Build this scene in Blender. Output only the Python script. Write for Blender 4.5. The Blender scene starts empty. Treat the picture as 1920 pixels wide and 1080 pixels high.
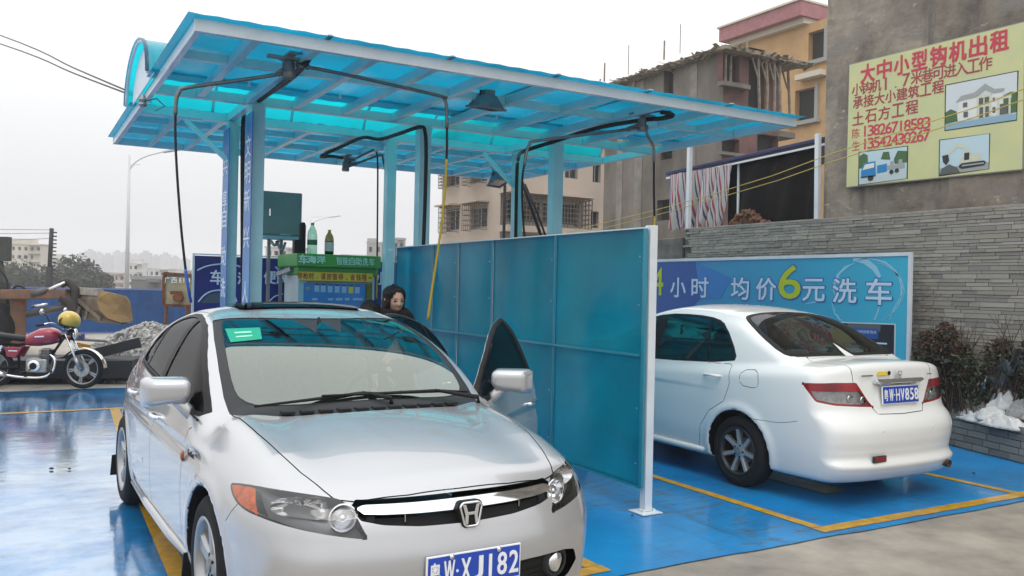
import bpy, bmesh, math, random
import numpy as np
from mathutils import Vector, Matrix
random.seed(7)
SC = bpy.context.scene
COL = SC.collection
R_ = math.radians
PI = math.pi

# ------------------------------------------------------------------ camera
EYE = 1.6
YAW, PITCH, ROLL, FPX = R_(29.93), R_(0.015), R_(1.235), 1612.0
_f = Vector((math.sin(YAW)*math.cos(PITCH), math.cos(YAW)*math.cos(PITCH), math.sin(PITCH)))
_r = Vector((math.cos(YAW), -math.sin(YAW), 0)); _u = _r.cross(_f)
CR = _r*math.cos(ROLL) + _u*math.sin(ROLL)
CU = _u*math.cos(ROLL) - _r*math.sin(ROLL)
CF = _f
cam_d = bpy.data.cameras.new('camera'); cam = bpy.data.objects.new('camera', cam_d)
COL.objects.link(cam); SC.camera = cam
cam_d.sensor_width = 36; cam_d.lens = 36*FPX/1920; cam_d.clip_start = .05; cam_d.clip_end = 3000
M_ = Matrix((CR, CU, -CF)).transposed().to_4x4(); M_.translation = (0, 0, EYE)
cam.matrix_world = M_

# ------------------------------------------------------------------ sky and sun (overcast)
W = bpy.data.worlds.new('World'); SC.world = W; W.use_nodes = True
nt = W.node_tree; nt.nodes.clear()
wo = nt.nodes.new('ShaderNodeOutputWorld'); wb = nt.nodes.new('ShaderNodeBackground')
sky = nt.nodes.new('ShaderNodeTexSky'); sky.sky_type = 'NISHITA'; sky.sun_disc = False
SUN_EL, SUN_AZ = R_(62), R_(200)
sky.sun_elevation = SUN_EL; sky.sun_rotation = SUN_AZ
hs = nt.nodes.new('ShaderNodeHueSaturation'); hs.inputs['Saturation'].default_value = .12; hs.inputs['Value'].default_value = .10
tcw = nt.nodes.new('ShaderNodeTexCoord'); sepw = nt.nodes.new('ShaderNodeSeparateXYZ')
rw = nt.nodes.new('ShaderNodeValToRGB')
rw.color_ramp.elements[0].position = 0.0; rw.color_ramp.elements[0].color = (.56, .565, .58, 1)
rw.color_ramp.elements[1].position = 1.0; rw.color_ramp.elements[1].color = (1.75, 1.77, 1.8, 1)
for _p, _c in ((.06, (.62, .625, .64, 1)), (.16, (.80, .805, .815, 1)), (.28, (1.05, 1.05, 1.06, 1)), (.6, (1.35, 1.36, 1.37, 1))):
    _e = rw.color_ramp.elements.new(_p); _e.color = _c
mxw = nt.nodes.new('ShaderNodeMixRGB'); mxw.blend_type = 'MIX'; mxw.inputs[0].default_value = .9
nt.links.new(tcw.outputs['Generated'], sepw.inputs[0]); nt.links.new(sepw.outputs['Z'], rw.inputs[0])
nt.links.new(sky.outputs[0], hs.inputs['Color']); nt.links.new(hs.outputs[0], mxw.inputs[1])
nt.links.new(rw.outputs[0], mxw.inputs[2]); nt.links.new(mxw.outputs[0], wb.inputs['Color'])
wb.inputs['Strength'].default_value = 1.0
nt.links.new(wb.outputs[0], wo.inputs['Surface'])
sun_d = bpy.data.lights.new('sun', 'SUN'); sun_d.energy = .55; sun_d.angle = R_(25); sun_d.color = (1, .97, .93)
sun = bpy.data.objects.new('sun', sun_d); COL.objects.link(sun)
sun.rotation_euler = (Vector((math.sin(SUN_AZ)*math.cos(SUN_EL), math.cos(SUN_AZ)*math.cos(SUN_EL), math.sin(SUN_EL)))).to_track_quat('Z', 'Y').to_euler()
SC.view_settings.view_transform = 'Standard'; SC.view_settings.look = 'None'
SC.view_settings.exposure = 0.32; SC.view_settings.gamma = 1
SC.render.engine = 'CYCLES'
SC.cycles.max_bounces = 8; SC.cycles.transparent_max_bounces = 16; SC.cycles.glossy_bounces = 4
SC.cycles.diffuse_bounces = 3; SC.cycles.transmission_bounces = 6; SC.cycles.volume_bounces = 0
SC.cycles.caustics_reflective = False; SC.cycles.caustics_refractive = False
SC.cycles.sample_clamp_indirect = 6

# ------------------------------------------------------------------ picture ray to place helpers
def ray(x, y): return CF + CR*((x-960)/FPX) - CU*((y-540)/FPX)
def atz(x, y, z): d = ray(x, y); return Vector((0, 0, EYE)) + d*((z-EYE)/d.z)
def atX(x, y, X): d = ray(x, y); return Vector((0, 0, EYE)) + d*(X/d.x)
def atY(x, y, Y): d = ray(x, y); return Vector((0, 0, EYE)) + d*(Y/d.y)
def atD(x, y, D): return Vector((0, 0, EYE)) + ray(x, y)*D

# ------------------------------------------------------------------ objects
def tag(o, label=None, cat=None, group=None, kind=None):
    if label: o['label'] = label
    if cat: o['category'] = cat
    if group: o['group'] = group
    if kind: o['kind'] = kind
    return o
def thing(name, loc=(0, 0, 0), rz=0, label=None, cat=None, group=None):
    o = bpy.data.objects.new(name, None); COL.objects.link(o)
    o.location = loc; o.rotation_euler = (0, 0, rz); o.empty_display_size = .1
    return tag(o, label, cat, group)
def link(name, me, parent=None, mat=None):
    o = bpy.data.objects.new(name, me); COL.objects.link(o)
    if mat is not None and not len(me.materials): me.materials.append(mat)
    if parent is not None: o.parent = parent
    return o
def copy_tree(o, parent=None):
    c = o.copy(); COL.objects.link(c); c.parent = parent if parent else o.parent
    if parent: c.matrix_parent_inverse = o.matrix_parent_inverse
    for ch in list(o.children): copy_tree(ch, c)
    return c

class MB:
    """collects shapes and links them as one mesh object"""
    def __init__(s): s.v = []; s.f = []
    def poly(s, pts, faces):
        b = len(s.v); s.v += [tuple(p) for p in pts]; s.f += [tuple(i+b for i in f) for f in faces]; return s
    def box(s, c, d, rz=0, M=None):
        x, y, z = [k/2 for k in d]; ca, sa = math.cos(rz), math.sin(rz)
        P = [(sx*x, sy*y, sz*z) for sz in (-1, 1) for sy in (-1, 1) for sx in (-1, 1)]
        if M is not None: P = [M @ Vector(p) for p in P]
        P = [(c[0]+p[0]*ca-p[1]*sa, c[1]+p[0]*sa+p[1]*ca, c[2]+p[2]) for p in P]
        return s.poly(P, [(0, 2, 3, 1), (4, 5, 7, 6), (0, 1, 5, 4), (2, 6, 7, 3), (0, 4, 6, 2), (1, 3, 7, 5)])
    def mm(s, x0, y0, z0, x1, y1, z1): return s.box(((x0+x1)/2, (y0+y1)/2, (z0+z1)/2), (abs(x1-x0), abs(y1-y0), abs(z1-z0)))
    def bar(s, a, b, w, h=None, up=(0, 0, 1)):
        a, b = Vector(a), Vector(b); h = h or w; t = (b-a).normalized(); up = Vector(up)
        if abs(t.dot(up)) > .99: up = Vector((1, 0, 0))
        x = t.cross(up).normalized(); y = x.cross(t)
        P = [q+x*sx*w/2+y*sy*h/2 for q in (a, b) for sy in (-1, 1) for sx in (-1, 1)]
        return s.poly(P, [(0, 2, 3, 1), (4, 5, 7, 6), (0, 1, 5, 4), (2, 6, 7, 3), (0, 4, 6, 2), (1, 3, 7, 5)])
    def tube(s, pts, r, n=8, cap=True):
        pts = [Vector(p) for p in pts]; rs = r if hasattr(r, '__len__') else [r]*len(pts)
        b = len(s.v); prev = None
        for i, p in enumerate(pts):
            t = (pts[min(i+1, len(pts)-1)]-pts[max(i-1, 0)]).normalized()
            if prev is None: x = t.cross(Vector((0, 0, 1)) if abs(t.z) < .9 else Vector((1, 0, 0))).normalized()
            else: x = (prev - t*prev.dot(t)).normalized()
            prev = x; y = t.cross(x)
            for k in range(n):
                a = 2*PI*k/n; s.v.append(tuple(p+x*math.cos(a)*rs[i]+y*math.sin(a)*rs[i]))
        for i in range(len(pts)-1):
            for k in range(n):
                a0 = b+i*n+k; a1 = b+i*n+(k+1) % n
                s.f.append((a0, a1, a1+n, a0+n))
        if cap:
            s.f.append(tuple(b+k for k in range(n))[::-1]); s.f.append(tuple(b+(len(pts)-1)*n+k for k in range(n)))
        return s
    def lathe(s, prof, n=24, M=None, cap=True):
        """profile of (radius, height) turned about z"""
        b = len(s.v); M = M or Matrix()
        for r, z in prof:
            for k in range(n):
                a = 2*PI*k/n; s.v.append(tuple(M @ Vector((r*math.cos(a), r*math.sin(a), z))))
        for i in range(len(prof)-1):
            for k in range(n):
                a0 = b+i*n+k; a1 = b+i*n+(k+1) % n
                s.f.append((a0, a1, a1+n, a0+n))
        if cap:
            s.f.append(tuple(b+k for k in range(n))[::-1]); s.f.append(tuple(b+(len(prof)-1)*n+k for k in range(n)))
        return s
    def prism(s, pts, d0, d1, M=None):
        """2D outline (u,v) extruded from d0 to d1 along the third axis"""
        n = len(pts); M = M or Matrix()
        P = [M @ Vector((u, v, d)) for d in (d0, d1) for u, v in pts]
        return s.poly(P, [tuple(range(n))[::-1], tuple(range(n, 2*n))] + [(k, (k+1) % n, n+(k+1) % n, n+k) for k in range(n)])
    def build(s, name, mat, parent=None, smooth=False, bevel=0, seg=2):
        me = bpy.data.meshes.new(name); me.from_pydata(s.v, [], s.f); me.materials.append(mat)
        bm = bmesh.new(); bm.from_mesh(me)
        bmesh.ops.recalc_face_normals(bm, faces=bm.faces); bm.to_mesh(me); bm.free()
        o = link(name, me, parent)
        if bevel:
            m = o.modifiers.new('b', 'BEVEL'); m.width = bevel; m.segments = seg; m.limit_method = 'ANGLE'; m.angle_limit = R_(35)
        if smooth:
            me.polygons.foreach_set('use_smooth', [True]*len(me.polygons))
            if smooth != 'all':
                try: me.set_sharp_from_angle(angle=R_(38))
                except Exception: pass
        return o
def frame(origin, xdir, ydir):
    """matrix of a plane: local x, local y, normal z"""
    x = Vector(xdir).normalized(); y = Vector(ydir).normalized(); z = x.cross(y).normalized()
    m = Matrix((x, y, z)).transposed().to_4x4(); m.translation = origin; return m
def text(body, name, M, size, mat, parent=None, depth=.002, off=0, width=None, align='CENTER', height=None, sx=1.0, zoff=0.004):
    c = bpy.data.curves.new(name, 'FONT'); c.body = body; c.size = size; c.align_x = align; c.align_y = 'CENTER'
    c.extrude = depth; c.resolution_u = 3
    t = bpy.data.objects.new(name, c); COL.objects.link(t)
    dg = bpy.context.evaluated_depsgraph_get(); me = bpy.data.meshes.new_from_object(t.evaluated_get(dg)); bpy.data.objects.remove(t)
    n = len(me.vertices); co = np.empty(n*3); me.vertices.foreach_get('co', co); co = co.reshape(-1, 3)
    if n:
        w0, w1 = co[:, 0].min(), co[:, 0].max(); h0, h1 = co[:, 1].min(), co[:, 1].max()
        if width: co[:, 0] = (co[:, 0]-(w0+w1)/2)*width/(w1-w0)
        else: co[:, 0] *= sx
        if height: co[:, 1] = (co[:, 1]-(h0+h1)/2)*height/(h1-h0)
        co[:, 2] += zoff+depth
    if off and n:
        # heavier strokes: the outline repeated a little to each side, each copy a hair further out
        fs = [tuple(p.vertices) for p in me.polygons]; cs = []; ff = []
        for q, (dx, dy) in enumerate(((-off, -off), (off, -off), (off, off), (-off, off))):
            cc = co.copy(); cc[:, 0] += dx; cc[:, 1] += dy; cc[:, 2] += q*.00025; cs.append(cc); ff += [tuple(k+q*n for k in f) for f in fs]
        co = np.concatenate(cs); n = len(co); bpy.data.meshes.remove(me); me = bpy.data.meshes.new(name); me.from_pydata(co.tolist(), [], ff)
    co4 = np.c_[co, np.ones(n)] @ np.array(M).T
    me.vertices.foreach_set('co', co4[:, :3].ravel()); me.materials.clear(); me.materials.append(mat); me.update(); me.name = name
    return link(name, me, parent)

# ------------------------------------------------------------------ materials
def nd(t, kind, **kw):
    n = t.nodes.new(kind)
    for k, v in kw.items():
        if k in n.inputs.keys(): n.inputs[k].default_value = v
        else: setattr(n, k, v)
    return n
def mat(name, col, rough=.6, metal=0, spec=.5, noise=0, nscale=8, ncol=None, bump=0, bscale=60, coat=0, rvar=0, alpha=None, stretch=None):
    m = bpy.data.materials.new(name); m.use_nodes = True; t = m.node_tree; b = t.nodes['Principled BSDF']
    b.inputs['Base Color'].default_value = (*col, 1); b.inputs['Roughness'].default_value = rough; b.inputs['Metallic'].default_value = metal
    b.inputs['Specular IOR Level'].default_value = spec
    if coat: b.inputs['Coat Weight'].default_value = coat; b.inputs['Coat Roughness'].default_value = .04
    tc = None
    if noise or bump or rvar:
        tc = nd(t, 'ShaderNodeTexCoord'); src = tc.outputs['Object']
        if stretch:
            mp = nd(t, 'ShaderNodeMapping'); mp.inputs['Scale'].default_value = stretch; t.links.new(src, mp.inputs[0]); src = mp.outputs[0]
    if noise:
        n1 = nd(t, 'ShaderNodeTexNoise', Scale=nscale, Detail=6.0, Roughness=.62); t.links.new(src, n1.inputs['Vector'])
        rp = nd(t, 'ShaderNodeValToRGB'); rp.color_ramp.elements[0].position = .35; rp.color_ramp.elements[1].position = .68
        c2 = ncol or tuple(c*(1-noise) for c in col)
        rp.color_ramp.elements[0].color = (*c2, 1); rp.color_ramp.elements[1].color = (*col, 1)
        t.links.new(n1.outputs[0], rp.inputs[0]); t.links.new(rp.outputs[0], b.inputs['Base Color'])
        if rvar:
            ma = nd(t, 'ShaderNodeMath', operation='MULTIPLY_ADD'); ma.inputs[1].default_value = rvar; ma.inputs[2].default_value = rough-rvar/2
            t.links.new(n1.outputs[0], ma.inputs[0]); t.links.new(ma.outputs[0], b.inputs['Roughness'])
    if bump:
        n2 = nd(t, 'ShaderNodeTexNoise', Scale=bscale, Detail=5.0); t.links.new(src, n2.inputs['Vector'])
        bp = nd(t, 'ShaderNodeBump', Strength=bump, Distance=.01); t.links.new(n2.outputs[0], bp.inputs['Height']); t.links.new(bp.outputs[0], b.inputs['Normal'])
    return m
def glassy(name, tint, refl=.5, rough=.02, base=.04, ior=1.5, pw=3.0, tintr=(1, 1, 1)):
    """thin glass: tinted see-through plus a mirror reflection that grows at grazing angles"""
    m = bpy.data.materials.new(name); m.use_nodes = True; t = m.node_tree; t.nodes.clear()
    o = nd(t, 'ShaderNodeOutputMaterial'); tr = nd(t, 'ShaderNodeBsdfTransparent', Color=(*tint, 1)); gl = nd(t, 'ShaderNodeBsdfGlossy', Color=(refl*tintr[0], refl*tintr[1], refl*tintr[2], 1), Roughness=rough)
    fr = nd(t, 'ShaderNodeLayerWeight', Blend=.5); ma = nd(t, 'ShaderNodeMath', operation='POWER'); ma.inputs[1].default_value = pw
    mb = nd(t, 'ShaderNodeMath', operation='MULTIPLY_ADD', use_clamp=True); mb.inputs[1].default_value = 1-base; mb.inputs[2].default_value = base
    t.links.new(fr.outputs['Facing'], ma.inputs[0]); t.links.new(ma.outputs[0], mb.inputs[0])
    mx = nd(t, 'ShaderNodeMixShader'); t.links.new(mb.outputs[0], mx.inputs[0]); t.links.new(tr.outputs[0], mx.inputs[1]); t.links.new(gl.outputs[0], mx.inputs[2])
    t.links.new(mx.outputs[0], o.inputs[0]); return m
def carpaint(name, col, metal=.0, rough=.35, flake=0):
    m = bpy.data.materials.new(name); m.use_nodes = True; t = m.node_tree; b = t.nodes['Principled BSDF']
    b.inputs['Metallic'].default_value = metal; b.inputs['Roughness'].default_value = rough
    b.inputs['Coat Weight'].default_value = 1; b.inputs['Coat Roughness'].default_value = .035; b.inputs['Coat IOR'].default_value = 1.42
    tc = nd(t, 'ShaderNodeTexCoord')
    n1 = nd(t, 'ShaderNodeTexNoise', Scale=2.2, Detail=5.0, Roughness=.6); t.links.new(tc.outputs['Object'], n1.inputs['Vector'])
    # road dust towards the sills and a little patchiness
    sp = nd(t, 'ShaderNodeSeparateXYZ'); t.links.new(tc.outputs['Object'], sp.inputs[0])
    mr = nd(t, 'ShaderNodeMapRange'); mr.inputs['From Min'].default_value = .5; mr.inputs['From Max'].default_value = .18; mr.inputs['To Max'].default_value = .35
    t.links.new(sp.outputs['Z'], mr.inputs['Value'])
    mu = nd(t, 'ShaderNodeMath', operation='MULTIPLY'); t.links.new(mr.outputs[0], mu.inputs[0]); t.links.new(n1.outputs[0], mu.inputs[1])
    mx = nd(t, 'ShaderNodeMixRGB'); mx.inputs[1].default_value = (*col, 1); mx.inputs[2].default_value = (.22, .20, .17, 1)
    t.links.new(mu.outputs[0], mx.inputs[0])
    geo = nd(t, 'ShaderNodeNewGeometry'); m2 = nd(t, 'ShaderNodeMixRGB'); m2.inputs[2].default_value = (.012, .012, .013, 1)
    t.links.new(geo.outputs['Backfacing'], m2.inputs[0]); t.links.new(mx.outputs[0], m2.inputs[1]); t.links.new(m2.outputs[0], b.inputs['Base Color'])
    iv = nd(t, 'ShaderNodeMath', operation='SUBTRACT'); iv.inputs[0].default_value = 1; t.links.new(geo.outputs['Backfacing'], iv.inputs[1])
    t.links.new(iv.outputs[0], b.inputs['Coat Weight'])
    ml = nd(t, 'ShaderNodeMath', operation='MULTIPLY'); ml.inputs[1].default_value = metal; t.links.new(iv.outputs[0], ml.inputs[0]); t.links.new(ml.outputs[0], b.inputs['Metallic'])
    n3 = nd(t, 'ShaderNodeTexNoise', Scale=1.1, Detail=2.0); t.links.new(tc.outputs['Object'], n3.inputs['Vector'])
    bp = nd(t, 'ShaderNodeBump', Strength=.03, Distance=.02); t.links.new(n3.outputs[0], bp.inputs['Height']); t.links.new(bp.outputs[0], b.inputs['Coat Normal'])
    return m
BLACK = mat('black_plastic', (.010, .010, .011), .5, spec=.22)
RUBBER = mat('tyre_rubber', (.016, .016, .017), .8, spec=.25, noise=.4, nscale=20)
DARK = mat('dark_void', (.006, .006, .006), .8)
CHROME = mat('chrome', (.75, .76, .78), .08, metal=1)
STEEL = mat('grey_steel', (.32, .33, .34), .4, metal=.6, noise=.25, nscale=12)
WHITE = mat('white_paint', (.78, .79, .80), .4, noise=.1, nscale=5)
# ------------------------------------------------------------------ car bodies: implicit surface, meshed, then cut into panels
def crv(pts):
    xs = np.array([p[0] for p in pts], float); ys = np.array([p[1] for p in pts], float)
    if xs[0] > xs[-1]: xs = xs[::-1]; ys = ys[::-1]
    d = np.diff(ys)/np.diff(xs); m = np.empty(len(xs)); m[1:-1] = (d[:-1]*np.diff(xs)[1:]+d[1:]*np.diff(xs)[:-1])/(xs[2:]-xs[:-2]); m[0] = d[0]; m[-1] = d[-1]
    def g(x):
        x = np.asarray(x, float); i = np.clip(np.searchsorted(xs, x)-1, 0, len(xs)-2); h = xs[i+1]-xs[i]; t = (x-xs[i])/h
        tc = np.clip(t, 0, 1); y = (2*tc**3-3*tc**2+1)*ys[i]+(tc**3-2*tc**2+tc)*h*m[i]+(-2*tc**3+3*tc**2)*ys[i+1]+(tc**3-tc**2)*h*m[i+1]
        return y+np.where(t < 0, t*h*m[0], 0)+np.where(t > 1, (t-1)*h*m[-1], 0)
    return g
def plf(pts, deg=3):
    c = np.polyfit([p[0] for p in pts], [p[1] for p in pts], deg); return lambda x: np.polyval(c, x)
def smax(a, b, r):
    h = np.clip(.5+.5*(a-b)/r, 0, 1); return b*(1-h)+a*h+r*h*(1-h)
def smin(a, b, r): return -smax(-a, -b, r)
def polysdf(pts):
    P = np.array(pts, float); Q = np.roll(P, -1, 0)
    def g(u, v):
        p = np.stack([u, v], -1)[:, None, :]; e = (Q-P)[None]; w = p-P[None]
        t = np.clip((w*e).sum(-1)/(e*e).sum(-1), 0, 1)[..., None]; d = np.sqrt(((w-e*t)**2).sum(-1)).min(1)
        c1 = p[..., 1] >= P[None, :, 1]; c2 = p[..., 1] < Q[None, :, 1]; c3 = e[..., 0]*w[..., 1] > e[..., 1]*w[..., 0]
        ins = ((c1 & c2 & c3) | (~c1 & ~c2 & ~c3)).sum(1) % 2
        return np.where(ins == 1, -d, d)
    return g
def linesdf(pts):
    P = np.array(pts, float)
    def g(u, v):
        p = np.stack([u, v], -1)[:, None, :]; A = P[:-1][None]; e = P[1:][None]-A; w = p-A
        t = np.clip((w*e).sum(-1)/(e*e).sum(-1), 0, 1)[..., None]; return np.sqrt(((w-e*t)**2).sum(-1)).min(1)
    return g
def chaikin(pts, n=2, closed=True):
    P = [tuple(p) for p in pts]
    for _ in range(n):
        Q = []; N = len(P)
        for i in range(N if closed else N-1):
            a, b = P[i], P[(i+1) % N]
            Q += [(.75*a[0]+.25*b[0], .75*a[1]+.25*b[1]), (.25*a[0]+.75*b[0], .25*a[1]+.75*b[1])]
        if not closed: Q = [P[0]]+Q+[P[-1]]
        P = Q
    return P
class Shell:
    def __init__(s, f, lo, hi, h):
        s.f = f; s.h = h
        ax = [np.arange(lo[i], hi[i]+h, h) for i in range(3)]
        G = np.meshgrid(*ax, indexing='ij'); S = G[0].shape
        F = f(G[0].ravel(), G[1].ravel(), G[2].ravel()).reshape(S)
        neg = F < 0
        c = np.zeros(tuple(n-1 for n in S), int)
        for i in (0, 1):
            for j in (0, 1):
                for k in (0, 1): c += neg[i:S[0]-1+i, j:S[1]-1+j, k:S[2]-1+k]
        act = (c > 0) & (c < 8); idx = -np.ones(act.shape, int); idx[act] = np.arange(act.sum())
        ijk = np.argwhere(act)
        V = np.stack([ax[a][ijk[:, a]]+h/2 for a in range(3)], 1)
        quads = []
        for a in range(3):
            sl0 = [slice(None)]*3; sl1 = [slice(None)]*3; sl0[a] = slice(0, -1); sl1[a] = slice(1, None)
            A = neg[tuple(sl0)]; B = neg[tuple(sl1)]; e = np.argwhere(A != B); b, cc = (a+1) % 3, (a+2) % 3
            ok = (e[:, b] > 0) & (e[:, cc] > 0) & (e[:, b] < S[b]-1) & (e[:, cc] < S[cc]-1); e = e[ok]
            fl = A[tuple(e.T)]
            def ci(db, dc):
                q = e.copy(); q[:, b] += db; q[:, cc] += dc; return idx[tuple(q.T)]
            Q = np.stack([ci(-1, -1), ci(0, -1), ci(0, 0), ci(-1, 0)], 1)
            Q[~fl] = Q[~fl][:, ::-1]; quads.append(Q)
        Fq = np.concatenate(quads); Fq = Fq[(Fq >= 0).all(1)]
        s.V = V; s.F = np.c_[Fq, -np.ones((len(Fq), 4), int)]
        s.relax(4)
        s.N = s.grad(s.V)[0]
    def grad(s, V, e=.002):
        g = np.stack([s.f(V[:, 0]+(e if a == 0 else 0), V[:, 1]+(e if a == 1 else 0), V[:, 2]+(e if a == 2 else 0)) -
                      s.f(V[:, 0]-(e if a == 0 else 0), V[:, 1]-(e if a == 1 else 0), V[:, 2]-(e if a == 2 else 0)) for a in range(3)], 1)/(2*e)
        L = np.linalg.norm(g, axis=1)+1e-9; return g/L[:, None], L
    def project(s, V, lim):
        n, L = s.grad(V); d = np.clip(s.f(*V.T)/L, -lim, lim); return V-n*d[:, None]
    def relax(s, it):
        for _ in range(3): s.V = s.project(s.V, s.h)
        for _ in range(it):
            # tangential smoothing, then back onto the surface
            acc = np.zeros_like(s.V); cnt = np.zeros(len(s.V)); Q = s.F[:, :4]
            for a in range(4):
                np.add.at(acc, Q[:, a], s.V[Q[:, (a+1) % 4]]+s.V[Q[:, (a-1) % 4]]); np.add.at(cnt, Q[:, a], 2)
            n, _l = s.grad(s.V); d = acc/np.maximum(cnt, 1)[:, None]-s.V; d -= n*(d*n).sum(1)[:, None]
            s.V = s.project(s.V+.5*d, s.h*.5)
        s.V = s.project(s.V, s.h*.5)
    def cut(s, fn):
        sv = fn(*s.V.T); sv = np.where(np.abs(sv) < 1e-6, 1e-6, sv)
        Fa = s.F; msk = Fa >= 0; q = sv[np.where(msk, Fa, 0)]
        mn = np.where(msk, q, 9).min(1); mx = np.where(msk, q, -9).max(1); cr = np.where((mn < 0) & (mx > 0))[0]
        if not len(cr): return
        keep = np.ones(len(Fa), bool); keep[cr] = False
        nv = []; nn = []; nid = {}; base = len(s.V); out = []
        for fi in cr:
            f = [int(k) for k in Fa[fi] if k >= 0]; A = []; B = []
            for i, a in enumerate(f):
                b = f[(i+1) % len(f)]; (A if sv[a] < 0 else B).append(a)
                if (sv[a] < 0) != (sv[b] < 0):
                    key = (a, b) if a < b else (b, a)
                    if key not in nid:
                        t = sv[key[0]]/(sv[key[0]]-sv[key[1]]); nid[key] = base+len(nv)
                        nv.append(s.V[key[0]]*(1-t)+s.V[key[1]]*t); nn.append(s.N[key[0]]*(1-t)+s.N[key[1]]*t)
                    A.append(nid[key]); B.append(nid[key])
            for P in (A, B):
                if len(P) < 3: continue
                if len(P) <= 8: out.append(P+[-1]*(8-len(P)))
        s.F = np.concatenate([Fa[keep], np.array(out, int).reshape(-1, 8)])
        nv = np.array(nv); nn = np.array(nn); nn /= np.linalg.norm(nn, axis=1)[:, None]+1e-9
        s.V = np.concatenate([s.V, nv]); s.N = np.concatenate([s.N, nn])
    def centroids(s):
        m = (s.F >= 0); return (s.V[np.where(m, s.F, 0)]*m[..., None]).sum(1)/m.sum(1)[:, None]
    def drop(s, fn):
        c = s.centroids(); s.F = s.F[~(fn(*c.T) < 0)]
    def label(s, regs):
        c = s.centroids(); s.L = np.zeros(len(c), int); s.names = ['body']
        for i, (nm, fn) in enumerate(regs):
            s.names.append(nm); s.L[(fn(*c.T) < 0)] = i+1
    def part(s, names, name, mat_, parent, side=0, off=0, warp=None, solid=0):
        """link the faces with these labels; side 0 both halves in one mesh, +1 left, -1 right"""
        ids = [s.names.index(n) for n in ([names] if isinstance(names, str) else names)]
        F = s.F[np.isin(s.L, ids)]
        if not len(F): return None
        used = np.unique(F[F >= 0]); mp = -np.ones(len(s.V), int); mp[used] = np.arange(len(used))
        V = s.V[used].copy(); N = s.N[used].copy(); G = np.where(F >= 0, mp[np.where(F >= 0, F, 0)], -1)
        if off: V += N*off
        if warp is not None: V = warp(V, N)
        Vs = []; Ns = []; Fs = []
        if side >= 0: Vs.append(V); Ns.append(N); Fs += [[k for k in f if k >= 0] for f in G.tolist()]
        if side <= 0:
            b = len(V) if side == 0 else 0; fl = np.array([1, -1, 1])
            Vs.append(V*fl); Ns.append(N*fl); Fs += [[k+b for k in f if k >= 0][::-1] for f in G.tolist()]
        Vs = np.concatenate(Vs); Ns = np.concatenate(Ns)
        me = bpy.data.meshes.new(name); me.from_pydata(Vs.tolist(), [], Fs)
        me.materials.append(mat_); me.polygons.foreach_set('use_smooth', [True]*len(me.polygons))
        if not solid: me.normals_split_custom_set_from_vertices(Ns.tolist())
        o = link(name, me, parent)
        if solid:
            # give the sheet a thickness: inner skin plus rim
            bm = bmesh.new(); bm.from_mesh(me); bm.verts.ensure_lookup_table()
            bmesh.ops.remove_doubles(bm, verts=bm.verts, dist=1e-5); bm.to_mesh(me); bm.free()
            m = o.modifiers.new('thick', 'SOLIDIFY'); m.thickness = solid; m.offset = -1
        return o
def wheel(parent, x, y, side, R, rr, w, spokes, rim_mat, style, steer=0):
    """side +1 left, -1 right; wheel face outwards"""
    root_m = Matrix.Translation((x, y, R)) @ Matrix.Rotation(steer, 4, 'Z') @ Matrix.Rotation(-side*PI/2, 4, 'X')
    t = MB(); hw = w/2
    prof = [(rr-.012, -hw*.75), (rr+.01, -hw*.95), ((R+rr)/2, -hw*1.02), (R-.03, -hw*.96), (R-.008, -hw*.80), (R, -hw*.6), (R, hw*.6), (R-.008, hw*.80), (R-.03, hw*.96), ((R+rr)/2, hw*1.02), (rr+.01, hw*.95), (rr-.012, hw*.75)]
    t.lathe(prof, 48, root_m, cap=False)
    ty = t.build('wheel', RUBBER, parent, smooth='all')
    b = MB()
    b.lathe([(rr+.006, hw*.93), (rr+.008, hw*.98), (rr-.004, hw*.99), (rr-.014, hw*.90), (rr-.022, hw*.5), (rr-.03, -hw*.6)], 48, root_m, cap=False)
    b.build('rim_barrel', rim_mat, ty, smooth='all')
    d = MB(); d.lathe([(.02, -hw*.1), (rr*.52, -hw*.1), (rr*.54, -.01), (.02, -.01)], 32, root_m)
    d.build('brake_disc', STEEL, ty, smooth=True)
    k = MB(); k.lathe([(0.001, hw*-.3), (rr-.02, hw*-.3)], 24, root_m, cap=False); k.build('wheel_back', DARK, ty)
    s = MB(); ns = spokes; zf = hw*.80
    for i in range(ns):
        a = 2*PI*i/ns+.3; ca, sa = math.cos(a), math.sin(a); Rm = root_m @ Matrix.Rotation(a, 4, 'Z')
        if style == 'wide': A, B = .030, .047
        else: A, B = .017, .019
        pts = [(.045, -A), (rr*.6, -A*.9), (rr-.012, -B), (rr-.012, B), (rr*.6, A*.9), (.045, A)]
        zz = [(zf-.012), (zf-.004), zf*1.02, zf*1.02, (zf-.004), (zf-.012)]
        top = [Rm @ Vector((p[0], p[1]*.8, z)) for p, z in zip(pts, zz)]; mid = [Rm @ Vector((p[0], p[1]*1.25, z-.016)) for p, z in zip(pts, zz)]
        bot = [Rm @ Vector((p[0], p[1]*1.3, z-.04)) for p, z in zip(pts, zz)]
        n = 6; F = [tuple(range(n))]
        for L in (0, n): F += [(L+j, L+(j+1) % n, L+n+(j+1) % n, L+n+j) for j in range(n)]
        s.poly(top+mid+bot, F)
    s.lathe([(.064, zf-.05), (.064, zf-.014), (.052, zf-.006), (.001, zf-.006)], 24, root_m)
    s.build('spokes', rim_mat, ty, smooth=True)
    c = MB(); c.lathe([(.032, zf-.01), (.031, zf+.002), (.022, zf+.006), (.001, zf+.006)], 24, root_m); c.build('hub_cap', STEEL, ty, smooth=True)
    nt_ = MB()
    for i in range(5):
        a = 2*PI*i/5+.6; nt_.lathe([(.009, zf-.03), (.009, zf-.004), (.001, zf-.002)], 6, root_m @ Matrix.Translation((math.cos(a)*.05, math.sin(a)*.05, 0)))
    nt_.build('wheel_nut', BLACK, ty)
    return ty
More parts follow.
